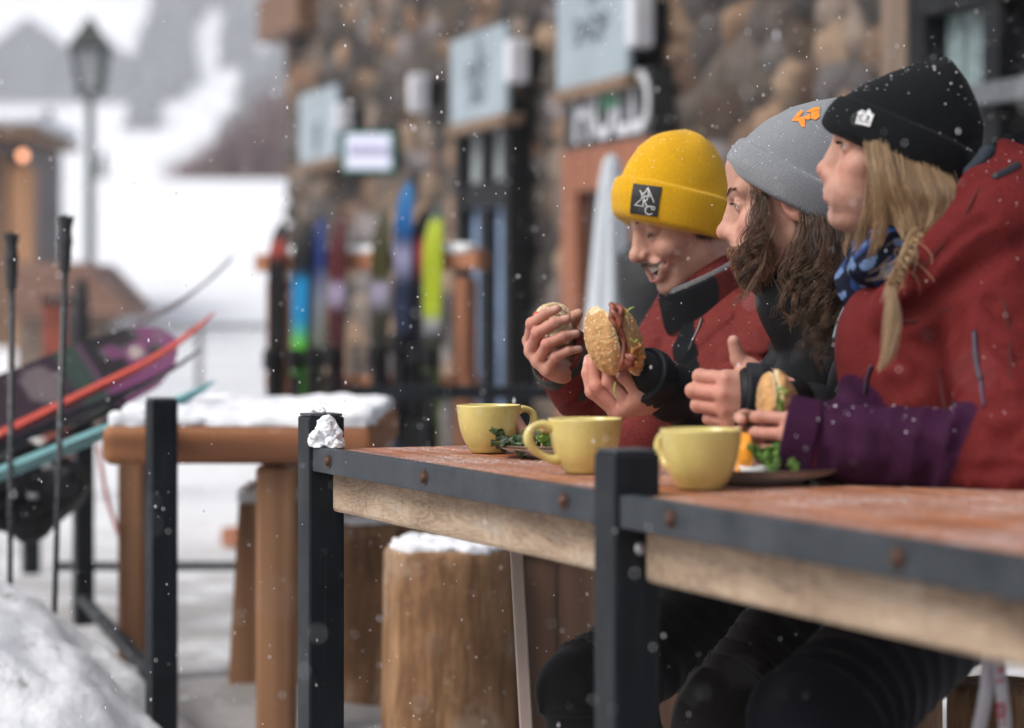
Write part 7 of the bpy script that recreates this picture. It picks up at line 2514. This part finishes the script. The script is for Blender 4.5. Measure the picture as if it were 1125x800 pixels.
col = np.where((onf | under)[:, None], PURPLE, col)
fb = WRw - ER; t2_ = ((V - ER) @ fb) / (fb @ fb)
dfb = np.linalg.norm(V - ER - np.clip(t2_, 0, 1)[:, None] * fb, axis=1)
col = np.where(((dfb < .085) & (t2_ > .6) & (V[:, 1] > 3.1) & (dfb < dfa))[:, None], PURPLE, col)
obj('jacket', V, Fq, M_shell, p3, col=col)
ax_ = nrm(WLw - EL)
cuff_band(WLw + (-.088, .014, .004), nrm((1, -.16, -.20)), .0510, .044, 'cuff', PURPLE, p3, mat=M_shell, th=.005)
cuff_band(WRw + (-.090, -.008, 0), nrm((1, -.06, -.01)), .0500, .040, 'cuff', PURPLE * .85, p3, mat=M_shell, th=.005)
# dark lining showing in the hood's mouth
HL = Field(); HL.chain([W(1066, 190, 3.245), W(1085, 168, 3.265), W(1108, 158, 3.31), W(1130, 176, 3.33)], [.007, .010, .013, .015], .01, .01)
HL.post.append(lambda p: .003 * wav(p, 30, 3))
V, Fq = surface(HL, .003)
obj('hood_lining', V, Fq, M_shell, p3, col=np.where((wav(V, 28, 5) > -.2)[:, None], np.array((.006, .008, .011)), np.array((.035, .046, .058))))
MB().tube(spline([hit_sdf(J, x, y, 2.9, 3.6) + (0, -.002, 0) for x, y in ((1092, 196), (1104, 190), (1117, 182))], 10), .006, 8).build('hood_toggle', plain('navy_rubber', (.012, .016, .024), .5), p3, True)
def zip_on(pts, r, name, m, rough=.5):
    q = [hit_sdf(J, x, y, 2.8, 3.7) for x, y in pts]
    return MB().tube(spline(q, 24) + (-.0008, -.0015, 0), r, 8).build(name, m, p3, True)
M_seam = plain('seam_thread', (.045, .006, .006), .8)
for pts_ in ([(1044, 322), (1034, 360), (1032, 405), (1038, 450), (1048, 484)], [(984, 352), (1012, 352), (1044, 338)], [(1090, 300), (1102, 330), (1108, 362), (1110, 400), (1106, 440)],
             [(1034, 482), (1046, 500), (1056, 520), (1062, 536)], [(1012, 296), (1036, 268), (1060, 236), (1076, 206)]):
    q_ = [hit_sdf(J, x, y, 2.8, 3.7) for x, y in pts_]
    q_ = [c_ for c_ in q_ if J(c_[None])[0] < 0]
    if len(q_) > 1:
        MB().tube(spline(q_, 40) + (0, .0002, 0), .0013, 6).build('seam', M_seam, p3, True)
M_zip = plain('purple_zip', (.018, .007, .026), .5)
zip_on([(1071, 364), (1072, 385), (1074, 402), (1078, 418)], .0038, 'pocket_zip', M_zip)
zip_on([(1078, 418), (1079, 432), (1081, 446)], .0022, 'pocket_zip', plain('lilac_zip', (.05, .03, .075), .5))
zip_on([(1070, 366), (1070.5, 372), (1071, 377)], .0028, 'zip_pull', plain('steel_pull', (.6, .6, .62), .3, .1, 20, 0, 0, metal=.7))
zip_on([(958, 402), (954, 415), (951, 432)], .0038, 'pocket_zip', M_zip)
trousers([(a_ + (0, 0, .02), b_, c_) for a_, b_, c_ in legs3], [(.12, .082, .07)] * 2, (.006, .007, .012), p3, 170)
for q_ in (kneeA, kneeB):
    boots(q_ + (.05, 0, 0), p3, S_FWD)
# her small sandwich
s3 = thing('sandwich', tuple(W(853, 450, 3.14)), 'small pale bun sandwich in the hands of the woman in purple sleeves', 'sandwich')
dS = 3.135
lng = nrm((.12, 0, 1))
bun_half(W(845, 437, dS), axes(lng, nrm((-1, -.25, .05))), np.array([.030, .034, .014]), .002, seed=13, parent=s3, name='bun_half', top_seeds=False)
bun_half(W(861, 436, dS), axes(lng, nrm((1, -.25, .3))), np.array([.030, .036, .015]), .002, seed=15, parent=s3, name='bun_half', top_seeds=False)
mb = MB(); g = np.random.default_rng(19)
for k in range(6):
    leaf_sheet(mb, W(853 + g.normal() * 1.5, 424 + k * 4, dS - .022), nrm((g.normal() * .3, -1, g.normal() * .4)), nrm((.2, -.2, -1)), .018, .02, k + 35, .003)
mb.build('lettuce', M_lettuce, s3, True)
mb = MB().tube(spline([W(848, 415, dS - .005), W(853, 425, dS - .015), W(860, 440, dS - .022), W(864, 448, dS - .02)], 14), .003, 6); mb.build('tomato', M_tomato, s3, True)

# lanyard hanging from her jacket
def ribbon(pts, w, n=24, d=(1, .1, 0)):
    c_ = spline(pts, n); d = nrm(d); th = np.array([0, -.0009, 0])
    V = np.concatenate([c_ - d * w / 2 - th, c_ + d * w / 2 - th, c_ + d * w / 2 + th, c_ - d * w / 2 + th])
    Fs = [(r * n + i, ((r + 1) % 4) * n + i, ((r + 1) % 4) * n + i + 1, r * n + i + 1) for r in range(4) for i in range(n - 1)] + [(0, n, 2 * n, 3 * n), (n - 1, 4 * n - 1, 3 * n - 1, 2 * n - 1)]
    return V, Fs
dL = 2.84
lan = thing('lanyard', tuple(W(1092, 850, dL)), 'white lanyard strap with small red print hanging below the table edge', 'lanyard')
M_lan = plain('white_webbing', (.50, .50, .56), .8, .08, 200, 600, .3, .0006)
r1 = [W(1086, 690, dL + .02), W(1086, 730, dL), W(1083, 765, dL), W(1076, 800, dL), W(1066, 850, dL)]
r2 = [W(1092, 690, dL + .02), W(1098, 735, dL - .008), W(1101, 765, dL - .010), W(1104, 800, dL - .008), W(1098, 860, dL)]
MB().put(*ribbon(r1, .0175)).build('strap', M_lan, lan, True); MB().put(*ribbon(r2, .0150)).build('strap', M_lan, lan, True)
M_redp = plain('red_print', (.42, .03, .06), .7, .1, 60, 0, 0)
for ch, py in (('R', 737), ('2', 748)):
    mb = MB()
    Vt, Ft = text_mesh(ch, .013, True); a_ = math.radians(-82)
    Vr = np.stack([Vt[:, 0] * math.cos(a_) - Vt[:, 1] * math.sin(a_), Vt[:, 0] * math.sin(a_) + Vt[:, 1] * math.cos(a_)], 1)
    c_ = W(1098.5, py, dL - .0125); mb.put(np.stack([c_[0] + Vr[:, 0], np.full(len(Vr), c_[1]), c_[2] + Vr[:, 1]], 1), Ft)
    mb.build('red_print', M_redp, lan)
MB().box(W(1099.5, 781, dL - .0118), (.0108, .001, .0175), None).build('red_badge', M_redp, lan)
mb = MB()
for ch, py in (('S', 795),):
    Vt, Ft = text_mesh(ch, .010, True); c_ = W(1102, py, dL - .012); mb.put(np.stack([c_[0] + Vt[:, 1], np.full(len(Vt), c_[1]), c_[2] - Vt[:, 0]], 1), Ft)
mb.build('red_print', M_redp, lan)
mb = MB()
for k in (-1, 0, 1):
    mb.box(W(1099.5, 781 + k * 3.6, dL - .0126), (.0055, .0006, .0022), None)
mb.box(W(1099.5, 781, dL - .0126), (.0012, .0006, .0135), None)
mb.build('white_print', M_lan, lan)
# log stools under the three
stump(850, 945, 0, 4.50, 'log stool under the man in the yellow beanie', 45, False, .43)
stump(940, 1035, 0, 3.97, 'log stool under the man in the grey beanie', 41, False, .455)
stump(1042, 1150, 0, 3.42, 'log stool under the woman in the red jacket', 43, False, .455)
# ================================================================ falling snow and the snowy air
g = np.random.default_rng(99); Vs, Fs, n0 = [], [], 0
oct_ = np.array([(1, 0, 0), (-1, 0, 0), (0, 1, 0), (0, -1, 0), (0, 0, 1), (0, 0, -1)], float)
of = np.array([(0, 2, 4), (2, 1, 4), (1, 3, 4), (3, 0, 4), (2, 0, 5), (1, 2, 5), (3, 1, 5), (0, 3, 5)])
N = 19000
y = g.uniform(.9, 8.5, N) ; x = g.uniform(-2.6, 2.6, N); z = g.uniform(.05, 2.6, N)
y = np.where(g.uniform(size=N) < .25, g.uniform(2.0, 5.0, N), y)
ok = (np.abs(x) < .30 * y + .25)
for k in np.nonzero(ok)[0]:
    r = g.uniform(.0003, .0013) * (1 if g.uniform() < .92 else 1.7)
    s = np.array([g.uniform(.8, 1.3), 1, g.uniform(.8, 2.6)])
    Vs.append(oct_ * r * s * g.uniform(.7, 1.2, (6, 1)) + (x[k], y[k], z[k])); Fs.append(of + n0); n0 += 6
sf_rng = np.random.default_rng(123)
t = NT('snowflake'); t.set(color=(.86, .88, .92), rough=.6, sss=.0)
tag(obj('falling_snow', np.concatenate(Vs), np.concatenate(Fs), t.m, smooth=False), 'fine snowflakes drifting through the air', 'snowfall', kind='stuff')

# flakes that have settled on hats and shoulders
M_flake = t.m
for pr in (p1, p2, p3):
    Vf, Ff, n0 = [], [], 0
    for ch in pr.children:
        nm = ch.name.split('.')[0]
        if nm not in ('jacket', 'beanie', 'collar'):
            continue
        me = ch.data; n = len(me.vertices)
        co = np.empty(n * 3, np.float32); me.vertices.foreach_get('co', co); co = co.reshape(-1, 3) + _origin[pr.name]
        no = np.empty(n * 3, np.float32); me.vertices.foreach_get('normal', no); no = no.reshape(-1, 3)
        pick = np.nonzero((no[:, 2] > .05) & (co[:, 2] > .80))[0]
        w = np.clip(no[pick, 2], .05, 1) * np.clip(.4 + .7 * wav(co[pick], 15, 301), .05, 2)
        for v in sf_rng.choice(pick, 230 if nm == 'jacket' else 110, p=w / w.sum()):
            r = sf_rng.uniform(.0004, .0011) * (1 if sf_rng.uniform() < .85 else 1.6)
            Vf.append(oct_ * r * sf_rng.uniform(.6, 1.3, (6, 3)) + co[v] + no[v] * r * .5); Ff.append(of + n0); n0 += 6
    obj('settled_flakes', np.concatenate(Vf), np.concatenate(Ff), M_flake, pr, False)['kind'] = 'stuff'

mb = MB().box((0, 475, 99), (1640, 1070, 206))
hz = bpy.data.materials.new('snowy_air'); hz.use_nodes = True; tr = hz.node_tree; tr.nodes.clear()
oo = tr.nodes.new('ShaderNodeOutputMaterial'); pv = tr.nodes.new('ShaderNodeVolumePrincipled')
pv.inputs['Color'].default_value = (.93, .95, 1, 1); pv.inputs['Density'].default_value = .0010; pv.inputs['Anisotropy'].default_value = .1
tr.links.new(pv.outputs[0], oo.inputs['Volume'])
hzo = obj('haze', np.concatenate(mb.V), mb.F, hz, None, False); tag(hzo, kind='stuff'); hzo['label'] = 'pale snowy air over the hillside'; hzo['category'] = 'haze'
